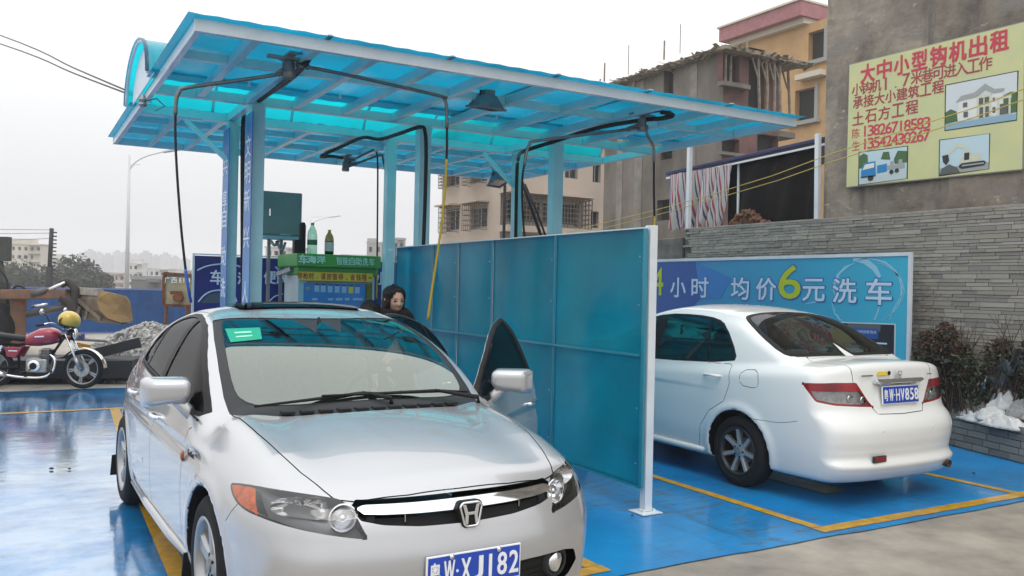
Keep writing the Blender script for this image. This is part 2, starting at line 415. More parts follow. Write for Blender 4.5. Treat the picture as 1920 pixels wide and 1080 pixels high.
# ------------------------------------------------------------------ silver saloon: the implicit body, metres, x forward from the front axle, y left
def silver_shape():
    wz = crv([(.15, .80), (.22, .838), (.30, .858), (.42, .872), (.55, .8775), (.68, .8765), (.80, .866), (.88, .850), (.95, .825), (1.05, .79), (1.2, .74)])
    px = crv([(-3.75, .60), (-3.6, .72), (-3.4, .83), (-3.1, .91), (-2.7, .965), (-2.0, .998), (-1.2, 1.0), (-.3, .998), (.1, .990), (.4, .962), (.65, .915), (.85, .86), (1.1, .77)])
    ftop = crv([(-4, 1.06), (-3.55, 1.085), (-3.3, 1.09), (-3.0, 1.07), (-2.5, 1.04), (-1.5, 1.01), (-.6, .995), (-.2, .985), (0, .962), (.2, .928), (.4, .885), (.6, .833), (.75, .788), (.87, .742), (.95, .69), (1.1, .56)])
    xf = crv([(.12, .80), (.2, .865), (.3, .905), (.42, .925), (.52, .925), (.60, .905), (.66, .895), (.72, .885), (.78, .865), (1.0, .80)])
    fa = crv([(0, 0), (.2, .006), (.4, .036), (.55, .08), (.68, .145), (.78, .23), (.86, .36), (1.0, .80)])
    xr = crv([(.12, -3.50), (.25, -3.58), (.45, -3.62), (.6, -3.62), (.75, -3.58), (1.0, -3.53), (1.1, -3.5)])
    ws = plf([(.80, .10), (.98, -.16), (1.06, -.30), (1.14, -.46), (1.22, -.62), (1.30, -.80), (1.37, -.985), (1.42, -1.16), (1.48, -1.5)])
    roof = crv([(-.4, 1.27), (-.8, 1.375), (-1.1, 1.427), (-1.4, 1.449), (-1.7, 1.446), (-2.0, 1.418), (-2.3, 1.362), (-2.6, 1.275), (-2.85, 1.18), (-3.1, 1.05), (-3.25, .85), (-3.35, .6)])
    wg = crv([(.85, .862), (.95, .840), (1.05, .805), (1.15, .762), (1.25, .712), (1.35, .652), (1.42, .60), (1.6, .42)])
    gp = crv([(-3.2, .84), (-2.7, .93), (-2.2, .98), (-1.6, 1.0), (-1.1, 1.0), (-.6, 1.0), (0, 1.0)])
    def f(x, y, z):
        y = np.abs(y)
        side = y-wz(z)*px(x)
        # crease along the doors, rising to the tail
        top = (z-(ftop(x)-.085*(y/.75)**2.2-.03*(y/.75)**6+.045*np.exp(-((y-.68)/.15)**2)*np.clip((.95-x)/.6, 0, 1)*np.clip((x+.5)/.3, 0, 1)))*.97
        fr = (x-(xf(z)-fa(y)))*.88
        rr = (xr(z)+.42*(y/.8)**3.2-x)*.9
        # sunken band between bumper and hood where the grille sits
        low = smax(smax(side, top, .13), fr, .15); low = smax(low, rr, .16)
        low = smax(low, .175-z, .05)
        gs = (y-wg(z)*gp(x))*.88
        gw = (x-(ws(z)-.30*y**2-.12*y**4))*.43
        gr = (z-(roof(x)+.018-.065*(y/.63)**2.4))*.95
        g = smax(smax(gs, gr, .10), gw, .07); g = smax(g, .8-z, .02)
        a = smin(low, g, .045)
        for ax in (0, -2.7):
            r = np.sqrt((x-ax)**2+(z-.325)**2)
            # rolled lip round the arch
            a = a-.010*np.exp(-((r-.375)/.035)**2)*(y > .6)*(z > .2)
            cyl = np.maximum(r-.352, .56-y); a = np.maximum(a, -cyl)
        return a
    return f
# ------------------------------------------------------------------ white saloon: short, tall, high boot
def white_shape():
    wz = crv([(.15, .77), (.24, .800), (.35, .822), (.50, .838), (.65, .845), (.80, .842), (.92, .832), (1.02, .812), (1.12, .785), (1.25, .74)])
    px = crv([(-3.6, .80), (-3.42, .875), (-3.2, .925), (-2.9, .962), (-2.45, .99), (-1.8, 1.0), (-.6, 1.0), (-.1, .995), (.25, .96), (.5, .90), (.7, .82), (.95, .68)])
    ftop = crv([(-3.7, 1.06), (-3.40, 1.075), (-3.2, 1.085), (-2.9, 1.085), (-2.5, 1.07), (-1.5, 1.02), (-.5, .99), (-.1, .97), (.2, .91), (.5, .83), (.7, .77), (.9, .65)])
    xf = crv([(.12, .74), (.3, .82), (.5, .83), (.65, .80), (.75, .76), (1.0, .68)])
    xr = crv([(.12, -3.36), (.20, -3.41), (.27, -3.462), (.325, -3.478), (.355, -3.448), (.42, -3.448), (.50, -3.462), (.60, -3.458), (.655, -3.43), (.70, -3.385), (.78, -3.36), (.92, -3.34), (1.0, -3.33), (1.05, -3.325), (1.2, -3.28)])
    ws = plf([(.80, .12), (.98, -.12), (1.1, -.36), (1.2, -.56), (1.3, -.78), (1.4, -1.02), (1.48, -1.3), (1.55, -1.7)])
    roof = crv([(-.4, 1.27), (-.8, 1.42), (-1.1, 1.475), (-1.4, 1.492), (-1.7, 1.49), (-2.0, 1.466), (-2.2, 1.43), (-2.4, 1.355), (-2.6, 1.255), (-2.8, 1.15), (-2.95, 1.05), (-3.1, .85), (-3.2, .6)])
    wg = crv([(.85, .842), (.95, .828), (1.05, .806), (1.15, .775), (1.25, .735), (1.35, .695), (1.43, .65), (1.6, .45)])
    gp = crv([(-3.2, .80), (-2.8, .87), (-2.45, .925), (-2.1, .965), (-1.6, .99), (-1.1, 1.0), (0, 1.0)])
    def f(x, y, z):
        y = np.abs(y)
        side = y-wz(z)*px(x)
        top = (z-(ftop(x)-.05*(y/.75)**2.4-.03*(y/.78)**8))*.97
        fr = (x-(xf(z)-.16*(y/.6)**2.4))*.9
        rr = (xr(z)+.045*(y/.6)**2+.10*(y/.8)**5-x)*.97
        low = smax(smax(side, top, .055), fr, .14); low = smax(low, rr, .06)
        low = smax(low, .18-z, .05)
        gs = (y-wg(z)*gp(x))*.9
        gw = (x-(ws(z)-.28*y**2-.1*y**4))*.43
        gr = (z-(roof(x)-.055*(y/.6)**2.6+.09*y**2*np.clip((-2.0-x)/.6, 0, 1)))*.93
        g = smax(smax(gs, gr, .09), gw, .07); g = smax(g, .8-z, .02)
        a = smin(low, g, .04)
        for ax in (0, -2.45):
            r = np.sqrt((x-ax)**2+(z-.30)**2)
            a = a-.014*np.exp(-((r-.355)/.04)**2)*(y > .6)*(z > .2)
            cyl = np.maximum(r-.330, .54-y); a = np.maximum(a, -cyl)
        return a
    return f
# ------------------------------------------------------------------ silver saloon
SILVER = carpaint('silver_paint', (.47, .475, .485), metal=.48, rough=.27)
WGLASS = glassy('mirror_film_windscreen', (.34, .42, .38), refl=.76, base=.23, tintr=(.93, 1, .92))
SGLASS = glassy('dark_side_glass', (.06, .065, .065), refl=.42, base=.05, pw=5.0)
LENS = glassy('lamp_lens', (.90, .90, .90), refl=.9, base=.06)
LAMPG2 = mat('lamp_housing_grey', (.15, .155, .16), .35, metal=.3)
GREY_TRIM = mat('dark_grey_trim', (.026, .028, .031), .5, spec=.3, bump=.1)
REFLECTOR = mat('lamp_reflector', (.80, .81, .83), .12, metal=1)
AMBER = mat('amber_lens', (.55, .10, .01), .2, coat=.6, noise=.6, nscale=30)
REDLENS = mat('red_lens', (.34, .004, .012), .22, coat=.35, noise=.6, nscale=7)
ALLOY = mat('alloy_rim', (.36, .365, .37), .3, metal=.8)
SEAT = mat('seat_cloth', (.24, .23, .22), .9, noise=.3, nscale=30)
PLATE_BLUE = mat('plate_blue', (.012, .06, .42), .35)
PLATE_WHITE = mat('plate_white', (.82, .84, .86), .35)
def mirrorpoly(h): return h+[(x, -y) for x, y in h[::-1] if y > 1e-6]
def interior(car, xd, zr, w, dash=True):
    m = MB()
    m.mm(-3.05, -w, .30, xd-.1, w, .34); m.build('cabin_floor', BLACK, car)
    d = MB(); d.prism([(xd, .55), (xd+.02, .93), (xd-.16, .985), (xd-.40, .955), (xd-.46, .86), (xd-.36, .55)], -w*.97, w*.97, Matrix(((1, 0, 0, 0), (0, 0, 1, 0), (0, 1, 0, 0), (0, 0, 0, 1))))
    d.build('dashboard', GREY_TRIM, car, bevel=.02)
    st = MB(); C0 = Vector((xd-.62, .36, .90)); ax = Vector((-.93, 0, .36)).normalized(); u = ax.cross(Vector((0, 1, 0))).normalized()
    st.tube([C0+(Vector((0, 1, 0))*math.cos(a)+u*math.sin(a))*.18 for a in [2*PI*k/24 for k in range(25)]], .014, 8, cap=False)
    st.bar(C0+Vector((0, -.17, 0)), C0+Vector((0, .17, 0)), .03, .06); st.bar(C0, C0+Vector((.3, 0, -.12)), .06)
    st.build('steering_wheel', BLACK, car, smooth=True)
    for y in (-.36, .36):
        s = MB(); s.box((-1.35, y, .52), (.50, .48, .16)); s.box((-1.68, y, .80), (.14, .46, .62), M=Matrix.Rotation(-.28, 3, 'Y'))
        s.box((-1.80, y, 1.17), (.09, .24, .16), M=Matrix.Rotation(-.2, 3, 'Y')); s.build('front_seat', SEAT, car, bevel=.04, smooth=True)
    s = MB(); s.box((-2.25, 0, .54), (.45, 1.2, .16)); s.box((-2.55, 0, .80), (.14, 1.2, .52), M=Matrix.Rotation(-.35, 3, 'Y'))
    for y in (-.35, .35): s.box((-2.64, y, 1.08), (.09, .26, .12))
    s.build('rear_seat', SEAT, car, bevel=.04, smooth=True)
def plate(car, M, body, name='number_plate', screws=True, w=.44, h=.14):
    p = MB(); p.prism([(-w/2, -h/2), (w/2, -h/2), (w/2, h/2), (-w/2, h/2)], -.006, .004, M)
    po = p.build(name, PLATE_WHITE, car, bevel=.002)
    q = MB(); q.prism([(-w/2+.006, -h/2+.006), (w/2-.006, -h/2+.006), (w/2-.006, h/2-.006), (-w/2+.006, h/2-.006)], .0045, .0055, M); q.build('blue_field', PLATE_BLUE, po)
    # provincial character, letter, dot, five characters
    xs = [-.184, -.120]; cw = .045
    text(body[0], 'lettering', M @ Matrix.Translation((xs[0], 0, 0)), .09, PLATE_WHITE, po, width=.046, height=.088, off=.0008, zoff=.006)
    text(body[1], 'lettering', M @ Matrix.Translation((xs[1], 0, 0)), .09, PLATE_WHITE, po, width=.046, height=.09, off=.0012, zoff=.006)
    d = MB(); d.lathe([(.006, .006), (.006, .009), (.0005, .009)], 10, M @ Matrix.Translation((-.083, 0, 0))); d.build('dot', PLATE_WHITE, po)
    for i, ch in enumerate(body[2:]):
        text(ch, 'lettering', M @ Matrix.Translation((-.044+i*.057, 0, 0)), .09, PLATE_WHITE, po, width=.012 if ch in '1I' else .043, height=.09, off=.0012, zoff=.006)
    if screws:
        for sx in (-.11, .11):
            b = MB(); b.lathe([(.011, .004), (.011, .010), (.006, .015), (.0005, .016)], 12, M @ Matrix.Translation((sx, h/2-.010, 0))); b.build('screw', CHROME, po, smooth=True)
    return po
def badge(car, M, s, cover=True):
    """chrome letter H in a rounded frame"""
    o = MB()
    def rr(w, h, tap, r, n=5):
        P = []
        for cx, cy, a0 in ((w/2-r, h/2-r, 0), (-w/2+r, h/2-r, 90), (-w/2*tap+r, -h/2+r, 180), (w/2*tap-r, -h/2+r, 270)):
            P += [(cx+r*math.cos(R_(a0+90*k/n)), cy+r*math.sin(R_(a0+90*k/n))) for k in range(n+1)]
        return P
    if cover:
        k = MB(); k.prism(rr(s*1.18, s*1.14, .72, s*.24), -.030, .004, M); base = k.build('badge', BLACK, car, bevel=.003, smooth=True)
    A = [M @ Vector((x, y, .010)) for x, y in rr(s, s*.96, .70, s*.20)]
    o.tube(A+[A[0]], s*.055, 8, cap=False)
    fr = o.build('badge_frame', CHROME, base if cover else car, smooth='all')
    h = MB()
    for sx in (-1, 1):
        h.prism([(sx*s*.40, s*.40), (sx*s*.24, s*.40), (sx*s*.13, s*.02), (sx*s*.17, -s*.40), (sx*s*.31, -s*.40), (sx*s*.29, -s*.05)][::sx], .002, .013, M)
    h.prism([(-s*.19, s*.10), (-s*.15, -.02*s), (s*.15, -.02*s), (s*.19, s*.10)], .002, .013, M)
    h.build('badge_letter', CHROME, base if cover else car, bevel=.001)
def handle(par, p, side, mat_, chrome=True, L=.20):
    m = MB(); s = side
    m.tube([(p[0]+L/2, p[1]*s, p[2]), (p[0]+L/2-.02, (p[1]+.030)*s, p[2]), (p[0], (p[1]+.040)*s, p[2]+.004), (p[0]-L/2+.03, (p[1]+.032)*s, p[2]), (p[0]-L/2, p[1]*s, p[2])], [.010, .014, .013, .014, .010], 8)
    h = m.build('door_handle', mat_, par, smooth='all')
def door_mirror(par, side, paint, x=-.575, z=1.0, y0=.78, sc=1.0):
    s = side; m = MB()
    me = bpy.data.meshes.new('m'); bm = bmesh.new(); bmesh.ops.create_cube(bm, size=1)
    for v in bm.verts:
        v.co = Vector((v.co.x*.14, v.co.y*.245, v.co.z*.165))
        if v.co.x > 0: v.co.y *= .82; v.co.z *= .80; v.co.z += .004
        if v.co.y*s < 0 and v.co.z < 0: v.co.z += .028
    bmesh.ops.bevel(bm, geom=bm.edges[:]+bm.verts[:], offset=.042, segments=5, affect='EDGES', profile=.55)
    for v in bm.verts: v.co = v.co*sc; v.co += Vector((x, s*(y0+.155), z+.035)); v.co.x -= s*(v.co.y-s*(y0+.1))*.25
    bm.to_mesh(me); bm.free(); me.polygons.foreach_set('use_smooth', [True]*len(me.polygons)); me.name = 'wing_mirror'
    o = link('wing_mirror', me, par, paint)
    a = MB(); a.tube([(x+.05, s*(y0+.045), z-.075), (x+.01, s*(y0+.075), z-.035), (x, s*(y0+.11), z+.0)], [.030, .034, .030], 10); a.build('mirror_arm', paint, o, smooth='all')
    g = MB(); g.box((x-.105-.0, s*(y0+.165), z+.035), (.004, .20*sc, .12*sc)); g.build('mirror_glass', CHROME, o, bevel=.001)
    return o
def half_sdf(fn, dom):
    return lambda x, y, z: np.maximum(fn(x, np.abs(y), z), dom(x, np.abs(y), z))
def build_silver():
    car = thing('silver_car', (1.615, 4.05, 0), math.atan2(-math.cos(-.03), -math.sin(-.03)),
                'silver saloon car facing the camera with two doors open', 'car')
    f = silver_shape()
    S = Shell(f, (-3.72, -.03, .12), (1.02, .96, 1.52), .019)
    S.cut(lambda x, y, z: -y+1e-5); S.drop(lambda x, y, z: y)
    on = (S.V[:, 1] < .0006); S.V[on, 1] = 0; S.N[on, 1] = 0
    P2 = polysdf
    # outlines
    wsO = P2(mirrorpoly([(-.045, 0), (-.055, .2), (-.12, .45), (-.22, .64), (-.30, .69), (-.42, .695), (-.6, .68), (-.9, .64), (-1.20, .585), (-1.155, .40), (-1.10, .2), (-1.085, 0)]))
    wsG = P2(mirrorpoly(chaikin([(-.20, 0), (-.22, .3), (-.29, .54), (-.37, .625), (-.46, .64), (-.66, .625), (-.9, .59), (-1.15, .545), (-1.14, .50), (-1.09, .3), (-1.06, .1)], 1)[:-1]+[(-1.06, 0)]))
    D = .93
    s_wsO = lambda x, y, z: np.maximum(wsO(x, y), .905-z)
    s_wsG = lambda x, y, z: np.maximum(wsG(x, y), .905-z)
    hd = P2(mirrorpoly([(.803, 0), (.797, .238), (.765, .45), (.728, .526), (.67, .553), (.52, .60), (.34, .635), (.07, .660), (-.2, .672), (-.30, .685), (-.30, 0)]))
    s_hood = lambda x, y, z: np.maximum(hd(x, y), .70-z)
    gr = P2(mirrorpoly([(.742, 0), (.741, .24), (.741, .45), (.715, .485), (.672, .45), (.653, .37), (.637, .22), (.630, 0)]))
    s_gr = lambda x, y, z: np.maximum(gr(z, y), .6-x)
    ch = P2(mirrorpoly([(.720, 0), (.720, .24), (.722, .43), (.712, .458), (.692, .440), (.687, .37), (.683, .22), (.681, 0)]))
    s_ch = lambda x, y, z: np.maximum(ch(z, y), .6-x)
    hl = P2(chaikin([(.565, .742), (.50, .755), (.317, .768), (.11, .771), (-.052, .762), (-.20, .748), (-.235, .742), (-.318, .715), (-.42, .615), (-.43, .605), (-.309, .618), (-.083, .645), (.163, .668), (.322, .676), (.46, .695)], 1))
    s_hl = lambda x, y, z: np.maximum(hl(y-x, z), .12-x)
    s_am = lambda x, y, z: np.maximum(s_hl(x, y, z)+.008, .225+(z-.68)*1.0-(y-x))
    DLO = chaikin([(-.33, .930), (-.48, 1.040), (-.65, 1.150), (-.92, 1.280), (-1.22, 1.372), (-1.6, 1.408), (-1.93, 1.365), (-2.12, 1.295), (-2.28, 1.185), (-2.41, 1.065), (-2.385, 1.042), (-1.43, 1.000), (-.61, .950)], 1)
    dlo = P2(DLO); yd = lambda y: .40-y
    s_dlo = lambda x, y, z: np.maximum(dlo(x, z), yd(y))
    s_fg = lambda x, y, z: np.maximum(np.maximum(dlo(x, z)+.020, yd(y)), -1.375-x)
    s_rg = lambda x, y, z: np.maximum(np.maximum(np.maximum(dlo(x, z)+.020, yd(y)), x+1.465), .012-np.abs(x+2.10-(z-1.05)*.25))
    up = [p for p in DLO if p[1] > 1.0 or p[0] > -.5]
    fd = P2([(-.50, .285), (-.505, .60), (-.49, .75), (-.43, .87), (-.325, .925)]+[(-.6, .96), (-1.42, 1.02), (-1.42, .275)])
    rd = P2([(-1.42, .275), (-1.42, 1.02), (-2.3, 1.07), (-2.41, 1.05), (-2.40, .90), (-2.345, .75), (-2.30, .60), (-2.29, .45), (-2.25, .34), (-2.2, .275)])
    s_fd = lambda x, y, z: np.maximum(np.minimum(fd(x, z), np.maximum(dlo(x, z)-.001, -1.42-x)), yd(y)); s_rd = lambda x, y, z: np.maximum(np.minimum(rd(x, z), np.maximum(dlo(x, z)-.001, x+1.42)), yd(y))
    itk = P2(mirrorpoly([(.435, 0), (.443, .28), (.440, .50), (.425, .575), (.37, .60), (.315, .55), (.27, .44), (.215, .36), (.20, 0)]))
    s_it = lambda x, y, z: np.maximum(itk(z, y), .55-x)
    sr = P2(mirrorpoly([(-1.33, 0), (-1.33, .36), (-1.36, .39), (-1.76, .39), (-1.80, .36), (-1.80, 0)]))
    s_sr = lambda x, y, z: np.maximum(sr(x, y), 1.3-z)
    bg = P2(mirrorpoly([(-2.33, 0), (-2.33, .45), (-2.42, .56), (-2.9, .62), (-3.02, .58), (-3.06, 0)]))
    s_bg = lambda x, y, z: np.maximum(bg(x, y), 1.0-z)
    tl = P2([(-.2, .70), (-.2, .92), (.9, .95), (.9, .72)])
    s_tl = lambda x, y, z: np.maximum(np.maximum(np.abs(z-.83)-.10, x+3.42), .42-y)
    trunk = P2(mirrorpoly([(-3.04, 0), (-3.03, .58), (-3.15, .62), (-3.48, .60), (-3.8, .55), (-3.8, 0)]))
    s_tr = lambda x, y, z: np.maximum(trunk(x, y), .72-z)
    # bumper seam, fender to bumper, below the headlight back to the wheel arch
    s_bs = lambda x, y, z: np.maximum(np.maximum(np.abs(x-.40-(z-.68)*.9)-.0025, z-.70), .60-z)
    s_arch = lambda x, y, z: np.maximum(np.minimum(np.hypot(x, z-.325), np.hypot(x+2.7, z-.325))-.3545, .5-y)
    s_inarch = lambda x, y, z: np.maximum(s_arch(x, y, z), 0*x-1)
    s_sill = lambda x, y, z: z-.235
    seam = .0028
    for fn in (s_wsO, s_wsG, s_hood, s_gr, s_ch, s_hl, s_am, s_dlo, s_fg, s_rg, s_fd, s_rd, s_it, s_sr, s_bg, s_tl, s_tr, s_arch): S.cut(fn)
    gapf = [s_hood, s_fd, s_rd, s_tr, s_sr]
    for fn in gapf:
        S.cut(lambda x, y, z, fn=fn: fn(x, y, z)-seam); S.cut(lambda x, y, z, fn=fn: fn(x, y, z)+seam)
    for dx in (-.0025, .0025): S.cut(lambda x, y, z, dx=dx: np.where((z < .72) & (z > .56) & (x > 0) & (y > .4), x-.40-(z-.68)*.9+dx, 1.0))
    gap = lambda x, y, z: np.minimum(np.maximum(np.maximum(np.minimum.reduce([np.abs(fn(x, y, z)) for fn in gapf])-seam, .006-dlo(x, z)), np.where((y > .70) & (z > .885) & (x < -.2) & (x > -1.3), 1.0, -1.0)), s_bs(x, y, z))
    S.label([('hood', s_hood), ('boot_lid', s_tr), ('front_door', s_fd), ('rear_door', s_rd), ('frame_f', lambda x, y, z: np.maximum(s_dlo(x, y, z), -1.42-x)), ('frame_r', lambda x, y, z: np.maximum(s_dlo(x, y, z), x+1.42)),
             ('front_glass', s_fg), ('rear_glass', s_rg), ('seam', gap), ('cowl', s_wsO), ('windscreen', s_wsG), ('grille', s_gr), ('chrome', s_ch), ('headlight', s_hl), ('amber', s_am),
             ('intake', s_it), ('sunroof', s_sr), ('rear_window', s_bg), ('tail_lamp', s_tl), ('arch', s_arch), ('arch_f', lambda x, y, z: np.maximum(s_arch(x, y, z), -1-x))])
    S.part('body', 'body_shell', SILVER, car)
    S.part('seam', 'panel_seam', DARK, car, off=-.007)
    for s in (-1, 1):
        S.part('arch_f', 'wheel_arch_liner', BLACK, car, side=s); S.part('arch', 'wheel_arch_liner', BLACK, car, side=s); S.part('tail_lamp', 'tail_lamp', REDLENS, car, side=s)
    hood = S.part('hood', 'bonnet', SILVER, car)
    S.part('boot_lid', 'boot_lid', SILVER, car)
    # windscreen: the black border and cowl sink a little below the glass
    S.part('cowl', 'windscreen_surround', GREY_TRIM, car, off=-.004)
    S.part('windscreen', 'windscreen', WGLASS, car)
    S.part('sunroof', 'sunroof', SGLASS, car, off=.012)
    S.part('rear_window', 'rear_window', SGLASS, car)
    gv = S.part('grille', 'grille', DARK, car, off=-.035)
    gc = S.part('chrome', 'chrome_bar', CHROME, gv, warp=lambda V, N: V+N*(.010*np.clip(1-np.abs(V[:, 2]-.70)/.05, 0, 1))[:, None])
    for s in (-1, 1):
        for yy, w_, m_ in ((.405, .03, GREY_TRIM), (.27, .003, CHROME)):
            b = MB(); b.mm(.80, s*(yy-w_/2), .640, .842 if yy < .4 else .815, s*(yy+w_/2), .680); b.build('grille_bar', m_, gv)
    # headlights
    for s in (1, -1):
        ln = S.part('headlight', 'headlight', LENS, car, side=s)
        S.part('headlight', 'lamp_housing', LAMPG2, ln, side=s, warp=lambda V, N: V-N*(.030+.075*np.clip((V[:, 0]-.45)*3, 0, 1))[:, None])
        am = S.part('amber', 'indicator_lens', AMBER, ln, side=s)
        ax = Vector((.93, s*.18, .10)).normalized(); Mx = frame((.795, s*.505, .680), (-.18, s*.93, 0), (0, 0, 1)); Mx = ax.to_track_quat('Z', 'Y').to_matrix().to_4x4(); Mx.translation = Vector((.800, s*.512, .681))
        rf = MB(); rf.lathe([(.054, -.026), (.051, -.030), (.045, -.050), (.034, -.066), (.016, -.074), (.001, -.075)], 30, Mx, cap=False); rf.build('low_beam_bowl', REFLECTOR, ln, smooth='all')
        r2 = MB(); r2.lathe([(.058, -.030), (.058, -.022), (.053, -.020), (.053, -.030)], 30, Mx, cap=False); r2.build('bezel', CHROME, ln, smooth=True)
        r3 = MB(); r3.lathe([(.010, -.075), (.015, -.045), (.015, -.030), (.001, -.028)], 14, Mx); r3.build('bulb_cap', CHROME, ln, smooth='all')
        # fluted main beam bowl, a rounded rectangle following the lamp
        e1 = Vector((-.50, s*.86, .03)).normalized(); e2 = Vector((0, 0, 1)); n_ = Vector((.80, s*.56, .12)).normalized(); o0 = Vector((.652, s*.648, .708))
        bw = MB(); K = 28; rings = [(1, -.012), (.96, -.018), (.80, -.040), (.55, -.055), (.25, -.062), (.02, -.063)]
        for q, dd in rings:
            for k in range(K):
                a = 2*PI*k/K; cx = math.copysign(abs(math.cos(a))**.55, math.cos(a)); sy = math.copysign(abs(math.sin(a))**.65, math.sin(a)); fl_ = .0035*math.cos(12*a)*(q < .97)
                bw.v.append(tuple(o0+e1*(cx*.115*q)+e2*(sy*(.043-.010*cx)*q)+n_*(dd+fl_)))
        for i_ in range(len(rings)-1): bw.f += [(i_*K+k, i_*K+(k+1) % K, (i_+1)*K+(k+1) % K, (i_+1)*K+k) for k in range(K)]
        bw.build('main_beam_bowl', REFLECTOR, ln, smooth='all')
        mk = MB(); mk.lathe([(.028, 0), (.026, .008), (.012, .014), (.001, .015)], 14, Matrix.Translation((-.47, s*.872, .735)) @ Matrix.Rotation(-s*PI/2, 4, 'X') @ Matrix.Scale(.62, 4, (1, 0, 0)))
        mk.build('side_marker', AMBER, car, smooth='all')
        fl = MB(); Mf = (Vector((.95, s*.25, 0)).normalized()).to_track_quat('Z', 'Y').to_matrix().to_4x4(); Mf.translation = Vector((.835, s*.475, .382))
        fl.lathe([(.050, -.03), (.050, .0), (.042, .012), (.001, .016)], 24, Mf); fg = fl.build('fog_lamp', REFLECTOR, car, smooth='all')
        fb = MB(); fb.lathe([(.052, -.02), (.056, .004), (.066, .006), (.072, -.03)], 24, Mf, cap=False); fb.build('fog_bezel', GREY_TRIM, fg, smooth='all')
    it = S.part('intake', 'lower_intake', DARK, car, off=-.05)
    for z in (.27, .305, .34, .375, .41):
        sl = MB(); pts = [(.872-.10*abs(y/.6)**2.2, y) for y in [k*.04 for k in range(-10, 11)]]
        sl.tube([(x, y, z) for x, y in pts], .007, 5); sl.build('intake_slat', BLACK, it)
    badge(car, frame((.893, 0, .664), (0, 1, 0), (-.10, 0, 1)), .099)
    plate(car, frame((.938, 0, .456), (0, 1, 0), (-.03, .03, 1)), '粤WXJ182')
    lt = MB(); lt.bar((.925, -.20, .456), (.925, .20, .456), .03, .10); lt.build('plate_bracket', BLACK, car)
    # doors: right ones closed, left ones swung open about their front edges
    for s in (-1, 1):
        sol = .035 if s == 1 else 0
        d1 = S.part('front_door', 'front_door', SILVER, car, side=s, solid=sol)
        f1 = S.part('frame_f', 'window_frame', BLACK, d1, side=s, off=-.001, solid=sol*.9 if sol else 0)
        g1 = S.part('front_glass', 'side_window', SGLASS, d1, side=s, off=-.006)
        d2 = S.part('rear_door', 'rear_door', SILVER, car, side=s, solid=sol)
        f2 = S.part('frame_r', 'window_frame', BLACK, d2, side=s, off=-.001, solid=sol*.9 if sol else 0)
        g2 = S.part('rear_glass', 'side_window', SGLASS, d2, side=s, off=-.006)
        handle(d1, (-1.27, .862, .825), s, CHROME); handle(d2, (-2.20, .850, .86), s, CHROME)
        door_mirror(d1, s, SILVER)
        bt = MB(); bt.tube([(x, s*(y+.004), z) for x, y, z in ((-.36, .826, .925), (-.61, .834, .948), (-1.0, .836, .972), (-1.40, .831, .997))], .006, 6); bt.build('belt_trim', BLACK, d1)
        bt = MB(); bt.tube([(x, s*(y+.004), z) for x, y, z in ((-1.44, .83, 1.0), (-1.9, .815, 1.02), (-2.36, .785, 1.042))], .006, 6); bt.build('belt_trim', BLACK, d2)
        gm = MB(); gm.mm(-1.32, s*.855, .385, -.56, s*.885, .402); 
        if s == 1:
            for d, h, a in ((d1, (-.44, .765), R_(-49)), (d2, (-1.42, .80), R_(-44))):
                M = Matrix.Translation((h[0], h[1], 0)) @ Matrix.Rotation(a, 4, 'Z') @ Matrix.Translation((-h[0], -h[1], 0)); d.matrix_local = M
        sk = MB(); sk.tube([(x, s*y, .245) for x, y in ((-.42, .835), (-.9, .85), (-1.6, .85), (-2.25, .84))], [.022, .03, .03, .022], 8); sk.build('sill_skirt', SILVER, car, smooth='all')
        for ax in (0, -2.7):
            w = wheel(car, ax, s*.765, s, .318, .216, .20, 5, ALLOY, 'wide', steer=R_(0))
            mf = MB(); mf.prism([(0, 0), (.20, 0), (.19, .17), (.01, .15)], -.005, .005, Matrix.Translation((ax-.375, s*.69 if s > 0 else -.89, .13)) @ Matrix(((0, 0, 1, 0), (1, 0, 0, 0), (0, 1, 0, 0), (0, 0, 0, 1))))
            mf.build('mud_flap', BLACK, car)
    # wipers, cowl slots, cabin
    for a, b, c in (((-.16, .10, 1.000), (-.265, -.02, 1.022), (-.20, -.60, .995)), ((-.12, .60, .985), (-.245, .40, 1.018), (-.235, -.25, 1.026))):
        w = MB(); w.tube([Vector(a)+Vector((0, 0, -.02)), Vector(a)+Vector((0, 0, .012)), Vector(b)+Vector((0, 0, .012))], [.014, .013, .008], 6)
        w.tube([Vector(b)+Vector((.0, .22 if c[1] < -.3 else .2, -.006)), Vector(b)+Vector((0, 0, .008)), Vector(c)+Vector((0, 0, .004))], [.006, .011, .006], 6)
        w.build('wiper', BLACK, car, smooth='all')
    sl = MB()
    for k in range(11):
        y = -.45+k*.09; x = -.095-.30*y*y; sl.box((x, y, .9745-.035*y*y), (.05, .062, .012))
    sl.build('cowl_slot', DARK, car)
    interior(car, -.42, 1.3, .70)
    rm = MB(); rm.box((-1.02, 0, 1.31), (.04, .25, .065)); rm.bar((-1.0, 0, 1.34), (-1.04, 0, 1.40), .02); rm.build('rear_view_mirror', BLACK, car, bevel=.01)
    q = [Vector(v)+Vector((.004, 0, .009)) for v in ((-1.00, -.560, 1.328), (-.955, -.375, 1.340), (-.80, -.405, 1.279), (-.815, -.572, 1.265))]
    q = [Vector(v) for v in q]
    q = [Vector((S.project(np.array([[v.x, -v.y, v.z]]), .05)[0]*np.array([1, -1, 1]))) for v in q]; nn_ = (q[1]-q[0]).cross(q[3]-q[0]).normalized(); nn_ = nn_ if nn_.z > 0 else -nn_
    q = [v+nn_*.004 for v in q]; st = MB(); st.poly(q+[v+nn_*.0015 for v in q], [(0, 1, 2, 3), (7, 6, 5, 4), (0, 4, 5, 1), (1, 5, 6, 2), (2, 6, 7, 3), (3, 7, 4, 0)])
    so = st.build('inspection_sticker', mat('sticker_green', (.010, .36, .22), .35), car)
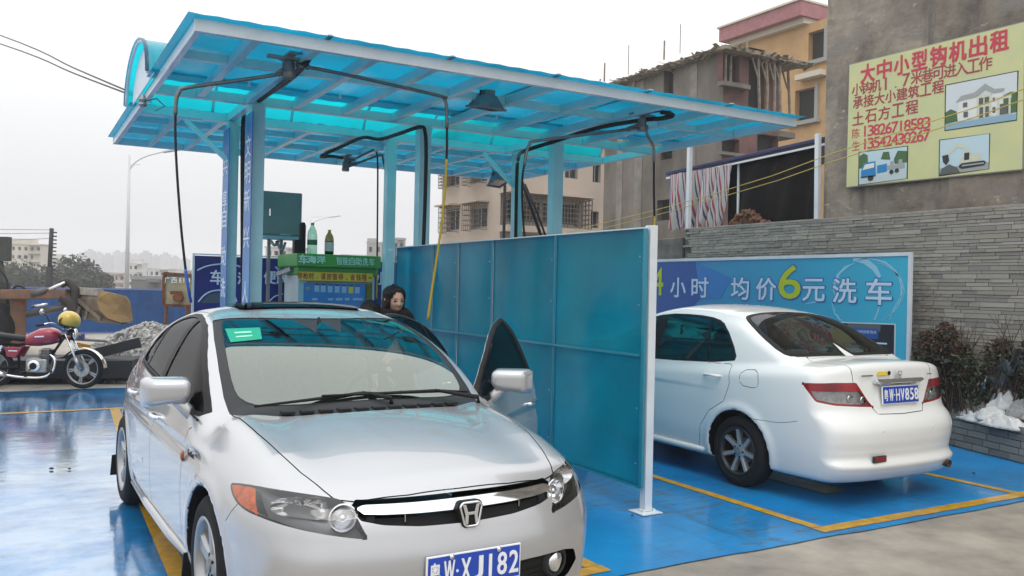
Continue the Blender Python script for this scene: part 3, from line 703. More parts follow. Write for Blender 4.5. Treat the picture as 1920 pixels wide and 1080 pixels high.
    for a_, b_ in ((.30, .42), (.62, .72)):
        L_ = lambda u, v: (q[0].lerp(q[1], u)).lerp(q[3].lerp(q[2], u), v)+nn_*.003
        w_ = MB(); w_.poly([L_(.22, a_), L_(.72, a_), L_(.72, b_), L_(.22, b_)], [(0, 1, 2, 3)]); w_.build('sticker_print', mat('sticker_print', (.35, .75, .55), .5) if a_ < .5 else bpy.data.materials['sticker_print'], so)
    text('Comfort', 'lettering', frame((-.30, -.868, .775), (1, 0, 0), (0, 0, 1)) @ Matrix.Rotation(R_(0), 4, 'Z'), .05, GREY_TRIM, car, width=.13, height=.030, zoff=.001)
    return car
silver_car = build_silver()
# ------------------------------------------------------------------ white saloon seen from behind
WPAINT = carpaint('white_car_paint', (.80, .81, .79), metal=0, rough=.4)
RGLASS = glassy('rear_glass', (.42, .47, .48), refl=.42, base=.05)
S2GLASS = glassy('side_glass_green', (.16, .21, .21), refl=.75, base=.10)
GUN = mat('gunmetal_rim', (.46, .47, .48), .35, metal=.7)
GUND = mat('gunmetal_dark', (.035, .036, .038), .4, metal=.5)
YEL = mat('sticker_yellow', (.80, .62, .03), .5)
def build_white():
    car = thing('white_car', (6.01, 7.68, 0), PI/2, 'white saloon car parked nose in behind the blue partition, seen from its rear corner', 'car')
    f = white_shape()
    S = Shell(f, (-3.62, -.03, .12), (.94, .93, 1.58), .021)
    S.cut(lambda x, y, z: -y+1e-5); S.drop(lambda x, y, z: y)
    on = (S.V[:, 1] < .0006); S.V[on, 1] = 0; S.N[on, 1] = 0
    P2 = polysdf; yd = lambda y: .38-y
    DLO = chaikin([(-.45, .96), (-.62, 1.07), (-.85, 1.20), (-1.08, 1.33), (-1.35, 1.395), (-1.75, 1.400), (-2.02, 1.375), (-2.16, 1.32), (-2.36, 1.09), (-2.345, 1.01), (-1.4, .965)], 1)
    dlo = P2(DLO)
    s_dlo = lambda x, y, z: np.maximum(dlo(x, z), yd(y))
    s_fg = lambda x, y, z: np.maximum(np.maximum(dlo(x, z)+.018, yd(y)), -1.26-x)
    s_rg = lambda x, y, z: np.maximum(np.maximum(np.maximum(dlo(x, z)+.018, yd(y)), x+1.40), .009-np.abs(x+2.06-(z-1.03)*.32))
    fd = P2([(-.42, .25), (-.42, .8), (-.38, .96), (-1.31, .97), (-1.31, .25)])
    rd = P2([(-1.31, .25), (-1.31, .97), (-2.3, 1.0), (-2.335, 1.0), (-2.365, .84), (-2.31, .69), (-2.13, .585), (-2.02, .44), (-1.985, .25)])
    s_fd = lambda x, y, z: np.maximum(np.minimum(fd(x, z), np.maximum(dlo(x, z)-.001, -1.31-x)), yd(y))
    s_rd = lambda x, y, z: np.maximum(np.minimum(rd(x, z), np.maximum(dlo(x, z)-.001, x+1.31)), yd(y))
    bgO = P2(mirrorpoly(chaikin([(-2.16, 0), (-2.175, .25), (-2.19, .44), (-2.22, .525), (-2.32, .59), (-2.52, .645), (-2.76, .665), (-2.85, .62), (-2.88, .45), (-2.895, .2), (-2.90, 0)], 1)[:]))
    s_bg = lambda x, y, z: np.maximum(bgO(x, y), 1.02-z)
    s_bgg = lambda x, y, z: s_bg(x, y, z)+.045
    wsO = P2(mirrorpoly([(-.06, 0), (-.1, .3), (-.2, .58), (-.30, .66), (-.6, .66), (-.9, .63), (-1.16, .58), (-1.12, .3), (-1.09, 0)]))
    s_ws = lambda x, y, z: np.maximum(wsO(x, y), .93-z)
    tr = P2(mirrorpoly([(1.12, 0), (1.12, .60), (1.065, .505), (1.0, .475), (.935, .472), (.84, .40), (.75, .315), (.695, .27), (.688, 0)]))
    tro = P2(mirrorpoly([(-2.91, 0), (-2.90, .45), (-2.88, .50), (-3.0, .52), (-3.15, .512), (-3.30, .475), (-3.7, .47), (-3.7, 0)]))
    # lid: top sheet in plan plus the rear face seen from behind
    s_tr = lambda x, y, z: np.minimum(np.maximum(tro(x, y), 1.0-z), np.maximum(np.maximum(tr(z, y), x+3.18), z-1.01))
    tlp = P2([(.935, .474), (.935, .70), (.925, 1.04), (.900, 1.02), (.79, .90), (.765, .70), (.748, .30)])  # (z, u) with u running round the corner
    s_tl = lambda x, y, z: np.maximum(tlp(z, y+np.maximum(x+3.34, 0)*1.0), x+2.85)
    s_tlw = lambda x, y, z: np.maximum(s_tl(x, y, z)+.016, z-.868)
    s_arch = lambda x, y, z: np.maximum(np.minimum(np.hypot(x, z-.30), np.hypot(x+2.45, z-.30))-.3325, .5-y)
    fuel = P2(chaikin([(-2.47, .845), (-2.47, .965), (-2.645, .985), (-2.68, .87), (-2.65, .83)], 1)); s_fu = lambda x, y, z: np.maximum(fuel(x, z), yd(y))
    bln = P2([(-2.62, .594), (-2.8, .588), (-3.06, .612), (-3.6, .75), (-3.6, .2), (-2.5, .2)])
    s_hd = lambda x, y, z: np.maximum(P2(mirrorpoly([(.70, 0), (.64, .5), (.2, .62), (-.2, .66), (-.2, 0)]))(x, y), .66-z)
    hlp = lambda x, y, z: np.maximum(np.maximum(np.abs(z-.70)-.075, .33-x), .42-y)
    seam = .0026; gapf = [s_fd, s_rd, s_tr, s_fu, s_hd]
    for fn in (s_dlo, s_fg, s_rg, s_fd, s_rd, s_bg, s_bgg, s_ws, s_tr, s_tl, s_tlw, s_arch, s_fu, s_hd, hlp): S.cut(fn)
    for fn in gapf+[s_bg]:
        S.cut(lambda x, y, z, fn=fn: fn(x, y, z)-seam); S.cut(lambda x, y, z, fn=fn: fn(x, y, z)+seam)
    bl = lambda x, y, z: np.where((y > .5) & (x < -2.6) & (x > -3.08), z-(.587+.6*np.maximum(-2.8-x, 0)**2), 1.0)
    for d in (-.002, .002): S.cut(lambda x, y, z, d=d: bl(x, y, z)+d)
    gap = lambda x, y, z: np.minimum(np.maximum(np.minimum.reduce([np.abs(fn(x, y, z)) for fn in gapf])-seam, .006-dlo(x, z) ), np.abs(bl(x, y, z))-.002)
    S.label([('bonnet', s_hd), ('boot', s_tr), ('fd', s_fd), ('rd', s_rd), ('fuel', s_fu), ('ff', lambda x, y, z: np.maximum(s_dlo(x, y, z), -1.31-x)), ('fr', lambda x, y, z: np.maximum(s_dlo(x, y, z), x+1.31)),
             ('fg', s_fg), ('rg', s_rg), ('seam', gap), ('bgO', s_bg), ('bg', s_bgg), ('ws', s_ws), ('tl', s_tl), ('tlw', s_tlw), ('hl', hlp), ('arch', s_arch), ('arch_f', lambda x, y, z: np.maximum(s_arch(x, y, z), -1-x))])
    S.part('body', 'body_shell', WPAINT, car); S.part('seam', 'panel_seam', DARK, car, off=-.006)
    S.part('bonnet', 'bonnet', WPAINT, car); bt = S.part('boot', 'boot_lid', WPAINT, car)
    S.part('bgO', 'rear_window_border', BLACK, car, off=-.001); S.part('bg', 'rear_window', RGLASS, car); S.part('ws', 'windscreen', S2GLASS, car)
    for s in (1, -1):
        S.part('arch', 'wheel_arch_liner', BLACK, car, side=s); S.part('arch_f', 'wheel_arch_liner', BLACK, car, side=s)
        d1 = S.part('fd', 'front_door', WPAINT, car, side=s); S.part('ff', 'window_frame', BLACK, d1, side=s); S.part('fg', 'side_window', S2GLASS, d1, side=s, off=-.003)
        d2 = S.part('rd', 'rear_door', WPAINT, car, side=s); S.part('fr', 'window_frame', BLACK, d2, side=s); S.part('rg', 'side_window', S2GLASS, d2, side=s, off=-.003)
        S.part('fuel', 'fuel_flap', WPAINT, car, side=s) if s == 1 else S.part('fuel', 'rear_wing', WPAINT, car, side=s)
        t = S.part('tl', 'tail_lamp', REDLENS, car, side=s); tw = S.part('tlw', 'reversing_lens', LENS, t, side=s)
        S.part('tlw', 'lamp_bowl', mat('lamp_silver', (.42, .42, .42), .3, metal=.7, noise=.5, nscale=30) if s > 0 else bpy.data.materials['lamp_silver'], t, side=s, off=-.012)
        b = MB()
        for yy, zz, xx in ((.50, .812, -3.300), (.385, .800, -3.325)):
            b.lathe([(.034, .0), (.030, .006), (.012, .002), (.001, .004)], 18, Matrix.Translation((xx, s*yy, zz)) @ Matrix.Rotation(-PI/2, 4, 'Y') @ Matrix.Rotation(0, 4, 'Z'))
        b.build('lamp_bulb', CHROME, t, smooth='all')
        S.part('hl', 'headlight', REFLECTOR, car, side=s)
        handle(d1, (-1.16, .838, .86), s, WPAINT, L=.19); handle(d2, (-2.17, .838, .895), s, WPAINT, L=.19)
        door_mirror(d1, s, WPAINT, x=-.55, z=1.02, y0=.76, sc=.9)
        rf = MB(); s == 1 and rf.box((-3.452, s*.335, .368), (.02, .13, .034)); s == 1 and rf.build('reflector', REDLENS, car, bevel=.006)
        rb = MB(); s == 1 and rb.box((-3.447, s*.335, .368), (.02, .15, .05)); s == 1 and rb.build('reflector_surround', GREY_TRIM, car, bevel=.008)
        pk = MB(); pk.lathe([(.012, 0), (.010, .003), (.001, .003)], 14, Matrix.Translation((-3.452+.0, s*.30, .575)) @ Matrix.Rotation(-PI/2, 4, 'Y')); pk.build('parking_sensor', WHITE, car)
        for ax in (0, -2.45):
            w = wheel(car, ax, s*.735, s, .291, .195, .175, 7, GUN, 'thin', steer=0)
            for c in w.children:
                if c.name.startswith('rim_barrel'): c.data.materials[0] = GUND
                if c.name.startswith('wheel_back'): c.data.materials[0] = GUND
        sk = MB(); sk.tube([(x, s*y, .235) for x, y in ((-.40, .80), (-.9, .815), (-1.5, .815), (-2.05, .80))], [.022, .028, .028, .022], 8); sk.build('sill_skirt', WPAINT, car, smooth='all')
    interior(car, -.42, 1.3, .68)
    sh = MB(); sh.mm(-2.86, -.60, 1.045, -2.5, .60, 1.06); sh.build('parcel_shelf', SEAT, car)
    # chrome handle bar, badge, stickers, lettering on the lid
    c = MB(); Mb = frame((-3.362, 0, .940), (0, -1, 0), (.06, 0, 1))
    c.prism([(-.29, -.004), (-.28, .016), (.28, .016), (.29, -.004), (.22, -.026), (.08, -.020), (-.08, -.020), (-.22, -.026)], -.02, .016, Mb @ Matrix.Rotation(-.6, 4, 'X')); c.build('chrome_bar', CHROME, bt, bevel=.004, smooth=True)
    badge(bt, frame((-3.350, 0, .985), (0, -1, 0), (.06, 0, 1)), .062, cover=False)
    plate(car, frame((-3.372, 0, .835), (0, -1, 0), (.08, .0, 1)), '粤WHV858', screws=False)
    st = MB(); st.prism([(-.23, -.014), (-.12, -.014), (-.12, .014), (-.23, .014)], -.001, .0015, frame((-3.338, .0, 1.0), (0, -1, 0), (.06, 0, 1))); st.build('round_sticker', YEL, bt)
    s2 = MB(); s2.lathe([(.017, 0), (.017, .0015), (.001, .0015)], 16, frame((-3.340, .098, 1.002), (0, -1, 0), (.06, 0, 1))); s2.build('round_sticker', BLACK, bt)
    l2 = MB(); l2.prism([(-.42, -.006), (-.29, -.006), (-.29, .006), (-.42, .006)], -.001, .002, frame((-3.338, 0, .987), (0, -1, 0), (.06, 0, 1))); l2.build('model_script', STEEL, bt)
    l3 = MB(); l3.prism([(.385, -.014), (.435, -.014), (.435, -.004), (.385, -.004)], -.002, .003, frame((-3.335, 0, .990), (0, -1, 0), (.06, 0, 1))); l3.build('trim_script', STEEL, bt)
    lk = MB(); lk.lathe([(.014, 0), (.012, .003), (.001, .003)], 14, frame((-3.366, -.40, .86), (0, -1, 0), (.06, 0, 1))); lk.build('boot_lock', BLACK, bt)
    ex = MB(); Me = Matrix.Translation((-3.40, -.52, .27)) @ Matrix.Rotation(-PI/2-.12, 4, 'Y'); ex.lathe([(.030, -.2), (.031, .055), (.026, .055), (.025, -.1)], 18, Me, cap=False); ex.build('exhaust_pipe', mat('rusty_steel', (.10, .06, .04), .6, metal=.5, noise=.5, nscale=20), car, smooth='all')
    return car
white_car = build_white()
# ------------------------------------------------------------------ ground, wash floor, markings
def sheet(name, pts, z, m, kind='structure'):
    me = bpy.data.meshes.new(name); me.from_pydata([(x, y, z) for x, y in pts], [], [tuple(range(len(pts)))]); o = link(name, me, None, m)
    return tag(o, kind=kind)
def floor_mat():
    m = bpy.data.materials.new('blue_floor_paint'); m.use_nodes = True; t = m.node_tree; b = t.nodes['Principled BSDF']
    tc = nd(t, 'ShaderNodeTexCoord'); src = tc.outputs['Object']
    def noise(sc, det=5, ro=.6, st=None):
        s = src
        if st: mp = nd(t, 'ShaderNodeMapping'); mp.inputs['Scale'].default_value = st; t.links.new(src, mp.inputs[0]); s = mp.outputs[0]
        n = nd(t, 'ShaderNodeTexNoise', Scale=sc, Detail=float(det), Roughness=ro); t.links.new(s, n.inputs['Vector']); return n.outputs[0]
    def ramp(inp, p0, p1, c0, c1):
        r = nd(t, 'ShaderNodeValToRGB'); r.color_ramp.elements[0].position = p0; r.color_ramp.elements[1].position = p1
        r.color_ramp.elements[0].color = c0; r.color_ramp.elements[1].color = c1; t.links.new(inp, r.inputs[0]); return r.outputs[0]
    base = ramp(noise(1.3, 6), .32, .70, (.003, .165, .43, 1), (.004, .25, .585, 1))
    # worn, greyish scuffs running across
    wear = ramp(noise(5.5, 8, .72, (1.0, 2.4, 1)), .50, .62, (0, 0, 0, 1), (1, 1, 1, 1))
    w2 = ramp(noise(.8, 3), .40, .58, (0, 0, 0, 1), (.95, .95, .95, 1))
    mm = nd(t, 'ShaderNodeMixRGB', blend_type='MULTIPLY'); mm.inputs[0].default_value = 1; t.links.new(wear, mm.inputs[1]); t.links.new(w2, mm.inputs[2])
    mx = nd(t, 'ShaderNodeMixRGB'); mx.inputs[2].default_value = (.075, .105, .12, 1); t.links.new(mm.outputs[0], mx.inputs[0]); t.links.new(base, mx.inputs[1])
    # pale lime and soap smears
    sm = ramp(noise(3.2, 9, .75, (.7, 3.0, 1)), .63, .70, (0, 0, 0, 1), (.55, .55, .55, 1))
    m3 = nd(t, 'ShaderNodeMixRGB'); m3.inputs[2].default_value = (.22, .36, .48, 1); t.links.new(sm, m3.inputs[0]); t.links.new(mx.outputs[0], m3.inputs[1])
    # tyre tracks and drag marks running down the bays
    tk = ramp(noise(2.2, 5, .6, (2.6, .16, 1)), .57, .70, (0, 0, 0, 1), (.55, .55, .55, 1)); m4 = nd(t, 'ShaderNodeMixRGB'); m4.inputs[2].default_value = (.020, .060, .11, 1); t.links.new(tk, m4.inputs[0]); t.links.new(m3.outputs[0], m4.inputs[1])
    chip = ramp(noise(9.0, 7, .7), .63, .67, (0, 0, 0, 1), (.8, .8, .8, 1)); m5 = nd(t, 'ShaderNodeMixRGB'); m5.inputs[2].default_value = (.20, .21, .20, 1); t.links.new(chip, m5.inputs[0]); t.links.new(m4.outputs[0], m5.inputs[1])
    t.links.new(m5.outputs[0], b.inputs['Base Color'])
    wet = ramp(noise(.55, 5, .6), .36, .56, (1, 1, 1, 1), (0, 0, 0, 1))
    # the open bay on the left is hosed down and stands under a film of water
    sp = nd(t, 'ShaderNodeSeparateXYZ'); t.links.new(src, sp.inputs[0])
    mr = nd(t, 'ShaderNodeMapRange', interpolation_type='SMOOTHSTEP'); mr.inputs['From Min'].default_value = 2.6; mr.inputs['From Max'].default_value = .4; t.links.new(sp.outputs['X'], mr.inputs['Value'])
    ad = nd(t, 'ShaderNodeMath', operation='MULTIPLY_ADD', use_clamp=True); ad.inputs[1].default_value = .70; t.links.new(mr.outputs[0], ad.inputs[0])
    wm = nd(t, 'ShaderNodeMath', operation='MULTIPLY'); wm.inputs[1].default_value = .55; t.links.new(wet, wm.inputs[0]); t.links.new(wm.outputs[0], ad.inputs[2])
    ro = nd(t, 'ShaderNodeMapRange'); ro.inputs['To Min'].default_value = .42; ro.inputs['To Max'].default_value = .16; t.links.new(ad.outputs[0], ro.inputs['Value']); t.links.new(ro.outputs[0], b.inputs['Roughness'])
    t.links.new(ad.outputs[0], b.inputs['Coat Weight']); b.inputs['Coat Roughness'].default_value = .05; b.inputs['Coat IOR'].default_value = 2.0
    b.inputs['Specular IOR Level'].default_value = .5
    bp = nd(t, 'ShaderNodeBump', Strength=.22, Distance=.012); t.links.new(noise(4.0, 6, .6, (1, 1.6, 1)), bp.inputs['Height']); t.links.new(bp.outputs[0], b.inputs['Coat Normal'])
    bp2 = nd(t, 'ShaderNodeBump', Strength=.35, Distance=.006); t.links.new(noise(28, 6), bp2.inputs['Height']); t.links.new(bp2.outputs[0], b.inputs['Normal'])
    # standing water: a mirror film over the paint where it pools
    gl = nd(t, 'ShaderNodeBsdfGlossy', Color=(.86, .94, 1, 1), Roughness=.05); t.links.new(bp.outputs[0], gl.inputs['Normal'])
    pn = ramp(noise(1.15, 7, .68, (1, 1.35, 1)), .40, .58, (0, 0, 0, 1), (1, 1, 1, 1)); pm_ = nd(t, 'ShaderNodeMath', operation='MULTIPLY'); t.links.new(pn, pm_.inputs[0]); t.links.new(mr.outputs[0], pm_.inputs[1])
    lw = nd(t, 'ShaderNodeLayerWeight', Blend=.5); l2 = nd(t, 'ShaderNodeMath', operation='POWER'); l2.inputs[1].default_value = 1.6; t.links.new(lw.outputs['Facing'], l2.inputs[0])
    l3 = nd(t, 'ShaderNodeMath', operation='MULTIPLY'); t.links.new(pm_.outputs[0], l3.inputs[0]); t.links.new(l2.outputs[0], l3.inputs[1])
    l4 = nd(t, 'ShaderNodeMath', operation='MULTIPLY'); l4.inputs[1].default_value = .72; t.links.new(l3.outputs[0], l4.inputs[0])
    ms = nd(t, 'ShaderNodeMixShader'); t.links.new(l4.outputs[0], ms.inputs[0]); t.links.new(b.outputs[0], ms.inputs[1]); t.links.new(gl.outputs[0], ms.inputs[2]); t.links.new(ms.outputs[0], t.nodes['Material Output'].inputs[0])
    return m
CONC = mat('concrete_ground', (.40, .36, .30), .62, noise=.5, nscale=1.3, ncol=(.19, .17, .145), bump=.4, bscale=35, rvar=.5)
DIRT = mat('bare_earth', (.22, .20, .17), .9, noise=.4, nscale=.6, bump=.5, bscale=6)
sheet('ground', [(-900, -60), (1100, -60), (1100, 1200), (-900, 1200)], -.02, DIRT)
sheet('concrete_yard', [(-30, -12), (12, -12), (12, 26), (-30, 60)], -.008, CONC)
def ragged(x0, x1, y, n, a):
    return [(x0+(x1-x0)*k/n, y+random.uniform(-a, a)) for k in range(n+1)]
fl_pts = ragged(-14, 9.0, 3.87, 120, .012)+ragged(9.0, -14, 13.95, 60, .02)
blue = sheet('blue_wash_floor', fl_pts, 0.0, floor_mat())
YLINE = mat('yellow_line_paint', (.72, .38, .010), .35, noise=.45, nscale=14, ncol=(.42, .24, .02), coat=.4, bump=.2)
def line(x0, y0, x1, y1): 
    n = 24; P = []
    if abs(x1-x0) > abs(y1-y0): P = ragged(x0, x1, y0, n, .004)+ragged(x1, x0, y1, n, .004)
    else: P = [(x0+random.uniform(-.004, .004), y0+(y1-y0)*k/n) for k in range(n+1)]+[(x1+random.uniform(-.004, .004), y1+(y0-y1)*k/n) for k in range(n+1)]
    return sheet('yellow_line', P, .004, YLINE)
line(4.75, 4.06, 4.84, 11.75); line(7.12, 4.06, 7.21, 11.75); line(4.74, 3.945, 7.60, 4.055)
sheet('yellow_line', [(.715, 4.06), (.825, 4.06), (.89, 6.8), (1.13, 11.62), (1.02, 11.62), (.785, 6.8)], .004, YLINE); line(2.86, 4.06, 2.96, 11.62); line(.775, 3.945, 2.97, 4.055); line(-6.5, 11.64, 7.2, 11.75)
line(-3.2, 4.06, -3.1, 11.62); line(5.66, 4.72, 5.92, 5.9)

# ------------------------------------------------------------------ canopy of the wash bays
def poly_mat(name, tcol, dcol, tr=.12, gl=.10, rough=.25, df=.35, g0=.03, gp=.5):
    m = bpy.data.materials.new(name); m.use_nodes = True; t = m.node_tree; t.nodes.clear(); o = nd(t, 'ShaderNodeOutputMaterial')
    tc = nd(t, 'ShaderNodeTexCoord'); n = nd(t, 'ShaderNodeTexNoise', Scale=1.3, Detail=4.0); t.links.new(tc.outputs['Object'], n.inputs['Vector'])
    rp = nd(t, 'ShaderNodeValToRGB'); rp.color_ramp.elements[0].position = .3; rp.color_ramp.elements[1].position = .75
    rp.color_ramp.elements[0].color = (*[c*.55 for c in tcol], 1); rp.color_ramp.elements[1].color = (*tcol, 1); t.links.new(n.outputs[0], rp.inputs[0])
    tl = nd(t, 'ShaderNodeBsdfTranslucent'); t.links.new(rp.outputs[0], tl.inputs['Color'])
    dfn = nd(t, 'ShaderNodeBsdfDiffuse', Color=(*dcol, 1)); tp = nd(t, 'ShaderNodeBsdfTransparent', Color=(*tcol, 1)); g = nd(t, 'ShaderNodeBsdfGlossy', Color=(.9, .9, .9, 1), Roughness=rough)
    a = nd(t, 'ShaderNodeMixShader'); a.inputs[0].default_value = df; t.links.new(tl.outputs[0], a.inputs[1]); t.links.new(dfn.outputs[0], a.inputs[2])
    b = nd(t, 'ShaderNodeMixShader'); b.inputs[0].default_value = tr; t.links.new(a.outputs[0], b.inputs[1]); t.links.new(tp.outputs[0], b.inputs[2])
    fr = nd(t, 'ShaderNodeLayerWeight', Blend=.5); pw = nd(t, 'ShaderNodeMath', operation='POWER'); pw.inputs[1].default_value = 4.0; t.links.new(fr.outputs['Facing'], pw.inputs[0]); mu = nd(t, 'ShaderNodeMath', operation='MULTIPLY_ADD', use_clamp=True); mu.inputs[1].default_value = gp; mu.inputs[2].default_value = g0
    t.links.new(pw.outputs[0], mu.inputs[0]); c = nd(t, 'ShaderNodeMixShader'); t.links.new(mu.outputs[0], c.inputs[0]); t.links.new(b.outputs[0], c.inputs[1]); t.links.new(g.outputs[0], c.inputs[2])
    t.links.new(c.outputs[0], o.inputs[0]); return m
ROOF = poly_mat('blue_polycarbonate_roof', (.003, .29, .47), (.003, .25, .41), tr=.05, df=.15)
VAULT = poly_mat('cyan_vault_sheet', (.006, .74, .84), (.006, .55, .65), tr=.35)
PART = poly_mat('blue_polycarbonate_wall', (.001, .54, .74), (.001, .18, .28), tr=.10, rough=.15, df=.30, g0=.02, gp=.42)
SHED_W = mat('white_steel_paint', (.74, .77, .79), .38, noise=.12, nscale=3, ncol=(.60, .66, .70), coat=.3)
FRAME_CYAN_LIT = mat('canopy_frame_cyan_lit', (.45, .74, .76), .4, noise=.12, nscale=3, ncol=(.37, .65, .68), coat=.3)  # white frame steel with the roof sheets' cyan light mixed into its colour
cn = thing('wash_canopy', (4.0, 9.8, 0), 0, 'large turquoise polycarbonate canopy on white steel columns over the wash bays', 'canopy')
def under(o, root):
    o.parent = root; o.matrix_parent_inverse = root.matrix_world.inverted() if False else Matrix.Translation(-Vector(root.location)); return o
def cb(m, name, mat_=FRAME_CYAN_LIT, **k): return under(m.build(name, mat_, None, **k), cn)
X0, X1, Y0, Y1, ZB = 1.13, 7.40, 6.71, 12.90, 3.45
for (a, b) in (((X0, Y0), (X1, Y0)), ((X0, Y1), (X1, Y1))):
    m = MB(); m.mm(a[0]-.03, a[1]-.025, ZB, b[0]+.03, a[1]+.025, ZB+.095); cb(m, 'fascia_beam', SHED_W, bevel=.003)
for x in (X0, X1):
    m = MB(); m.mm(x-.025, Y0+.03, ZB+.001, x+.025, Y1-.03, ZB+.092); cb(m, 'side_beam', SHED_W, bevel=.003)
for y in (9.12, 10.29):
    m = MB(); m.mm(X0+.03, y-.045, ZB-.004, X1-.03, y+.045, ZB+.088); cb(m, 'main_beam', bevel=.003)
CRX = [1.56, 2.04, 2.53, 3.07, 3.64, 4.28, 4.95, 5.62, 6.25, 6.83]
for x in CRX:
    for ya, yb in ((Y0+.03, 9.07), (10.34, Y1-.03)):
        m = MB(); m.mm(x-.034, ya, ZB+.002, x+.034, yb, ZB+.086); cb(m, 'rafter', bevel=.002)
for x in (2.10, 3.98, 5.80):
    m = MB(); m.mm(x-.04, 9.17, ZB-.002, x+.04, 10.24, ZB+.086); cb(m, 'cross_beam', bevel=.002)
for y in (7.62, 10.98, 11.85):
    seg = [X0+.03]+CRX+[X1-.03]
    m = MB()
    for i in range(len(seg)-1): m.mm(seg[i]+(.0345 if i else 0), y-.03, ZB+.010, seg[i+1]-(.0345 if i < len(seg)-2 else 0), y+.03, ZB+.084)
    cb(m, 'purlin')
cols = [(2.13, 9.09, .14), (4.03, 9.12, .14), (5.83, 9.09, .14), (2.12, 10.20, .12), (4.06, 10.20, .12), (5.92, 10.20, .12)]
for x, y, w in cols:
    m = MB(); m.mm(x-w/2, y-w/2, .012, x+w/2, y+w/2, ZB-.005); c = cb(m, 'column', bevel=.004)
    b = MB(); b.mm(x-w*.9, y-w*.9, 0.0045, x+w*.9, y+w*.9, .0115); bo = b.build('base_plate', SHED_W, None); bo.parent = c; 
for (x, y, dx) in ((2.12, 10.29, -1), (5.92, 10.29, -1)):
    if dx < 0:
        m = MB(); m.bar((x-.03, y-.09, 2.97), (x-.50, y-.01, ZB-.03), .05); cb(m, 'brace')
# roofing: sheets 1.2 m wide on each slab, overhanging the frame
def wavesheet(x0, x1, y0, y1, z, name):
    m = MB(); n = max(1, int((x1-x0)/.1)); m.poly([(x0+(x1-x0)*k/n, y, z+.003*math.cos(k*PI)) for y in (y0, y1) for k in range(n+1)], [(k, k+1, n+k+2, n+k+1) for k in range(n)]); return cb(m, name, ROOF, smooth='all')
xs = [1.04+1.075*k for k in range(6)]+[7.50]
for i in range(6):
    wavesheet(xs[i], xs[i+1]-.004, 6.60, 8.95, 3.556, 'roof_sheet'); wavesheet(xs[i], xs[i+1]-.004, 10.32, 13.02, 3.556, 'roof_sheet')
    if i: 
        for ya, yb in ((6.62, 8.93), (10.34, 13.0)):
            m = MB(); m.mm(xs[i]-.022, ya, 3.566, xs[i]+.018, yb, 3.574); cb(m, 'joint_strip', SHED_W)
# barrel vault over the gap between the slabs
def arc(n=16, r=.92, c=9.50, zc=3.53, hh=.47, a0=0, a1=PI): return [(c-r*math.cos(a0+(a1-a0)*k/n), zc+hh*math.sin(a0+(a1-a0)*k/n)) for k in range(n+1)]
vx = [1.01+.92*k for k in range(8)]
for i in range(7):
    A = arc(); m = MB(); P = [(x, y, z) for x in (vx[i], vx[i+1]-.006) for y, z in A]; n = len(A)
    m.poly(P, [(k, k+1, n+k+1, n+k) for k in range(n-1)]); o = cb(m, 'vault_sheet', VAULT, smooth='all')
for x in vx:
    A = arc(); m = MB(); m.tube([(x-.0, y, z-.014) for y, z in A], .016, 6); cb(m, 'vault_rib', SHED_W, smooth='all')
VEND = mat('frosted_end_sheet', (.70, .76, .80), .5)
A = arc(r=.86, hh=.43); m = MB(); m.poly([(1.07, y, z) for y, z in A]+[(1.076, y, z) for y, z in A], [tuple(range(len(A))), tuple(range(len(A), 2*len(A)))[::-1]]); cb(m, 'vault_end', VEND)
A = arc(); m = MB(); P = [(x, y, z) for x in (.985, 1.02) for y, z in A]+[(x, y, z) for x in (.985, 1.02) for y, z in arc(r=.935, hh=.485)]; n = len(A)
m.poly(P, [(k, k+1, 2*n+k+1, 2*n+k) for k in range(n-1)]+[(2*n+k, 2*n+k+1, 3*n+k+1, 3*n+k) for k in range(n-1)]); cb(m, 'vault_rim', ROOF, smooth='all')
# banners down the two left columns
BAN1 = mat('banner_blue', (.055, .27, .55), .35, noise=.35, nscale=1.3, ncol=(.008, .09, .36)); TXW = mat('lettering_white', (.80, .84, .90), .4)
for (x, y, w, chars, px) in ((2.13, 9.09, .14, [('文', 270), ('明', 320), ('新', 372), ('兴', 443), ('人', 548)], 476), (2.12, 10.20, .12, [('共', 305), ('享', 370), ('自', 405), ('助', 478), ('洗', 540)], 437)):
    m = MB(); m.mm(x-w/2-.012, y-.155, .5, x-w/2-.002, y+.155, ZB-.10); b = cb(m, 'column_banner', BAN1)
    for ch, py in chars:
        z = atX(px, py, x-w/2).z
        t = text(ch, 'lettering', frame((x-w/2-.012, y, z), (0, -1, 0), (0, 0, 1)), .2, TXW, None, width=.235, height=.22, zoff=.001, depth=.0005, off=.002); t.parent = b

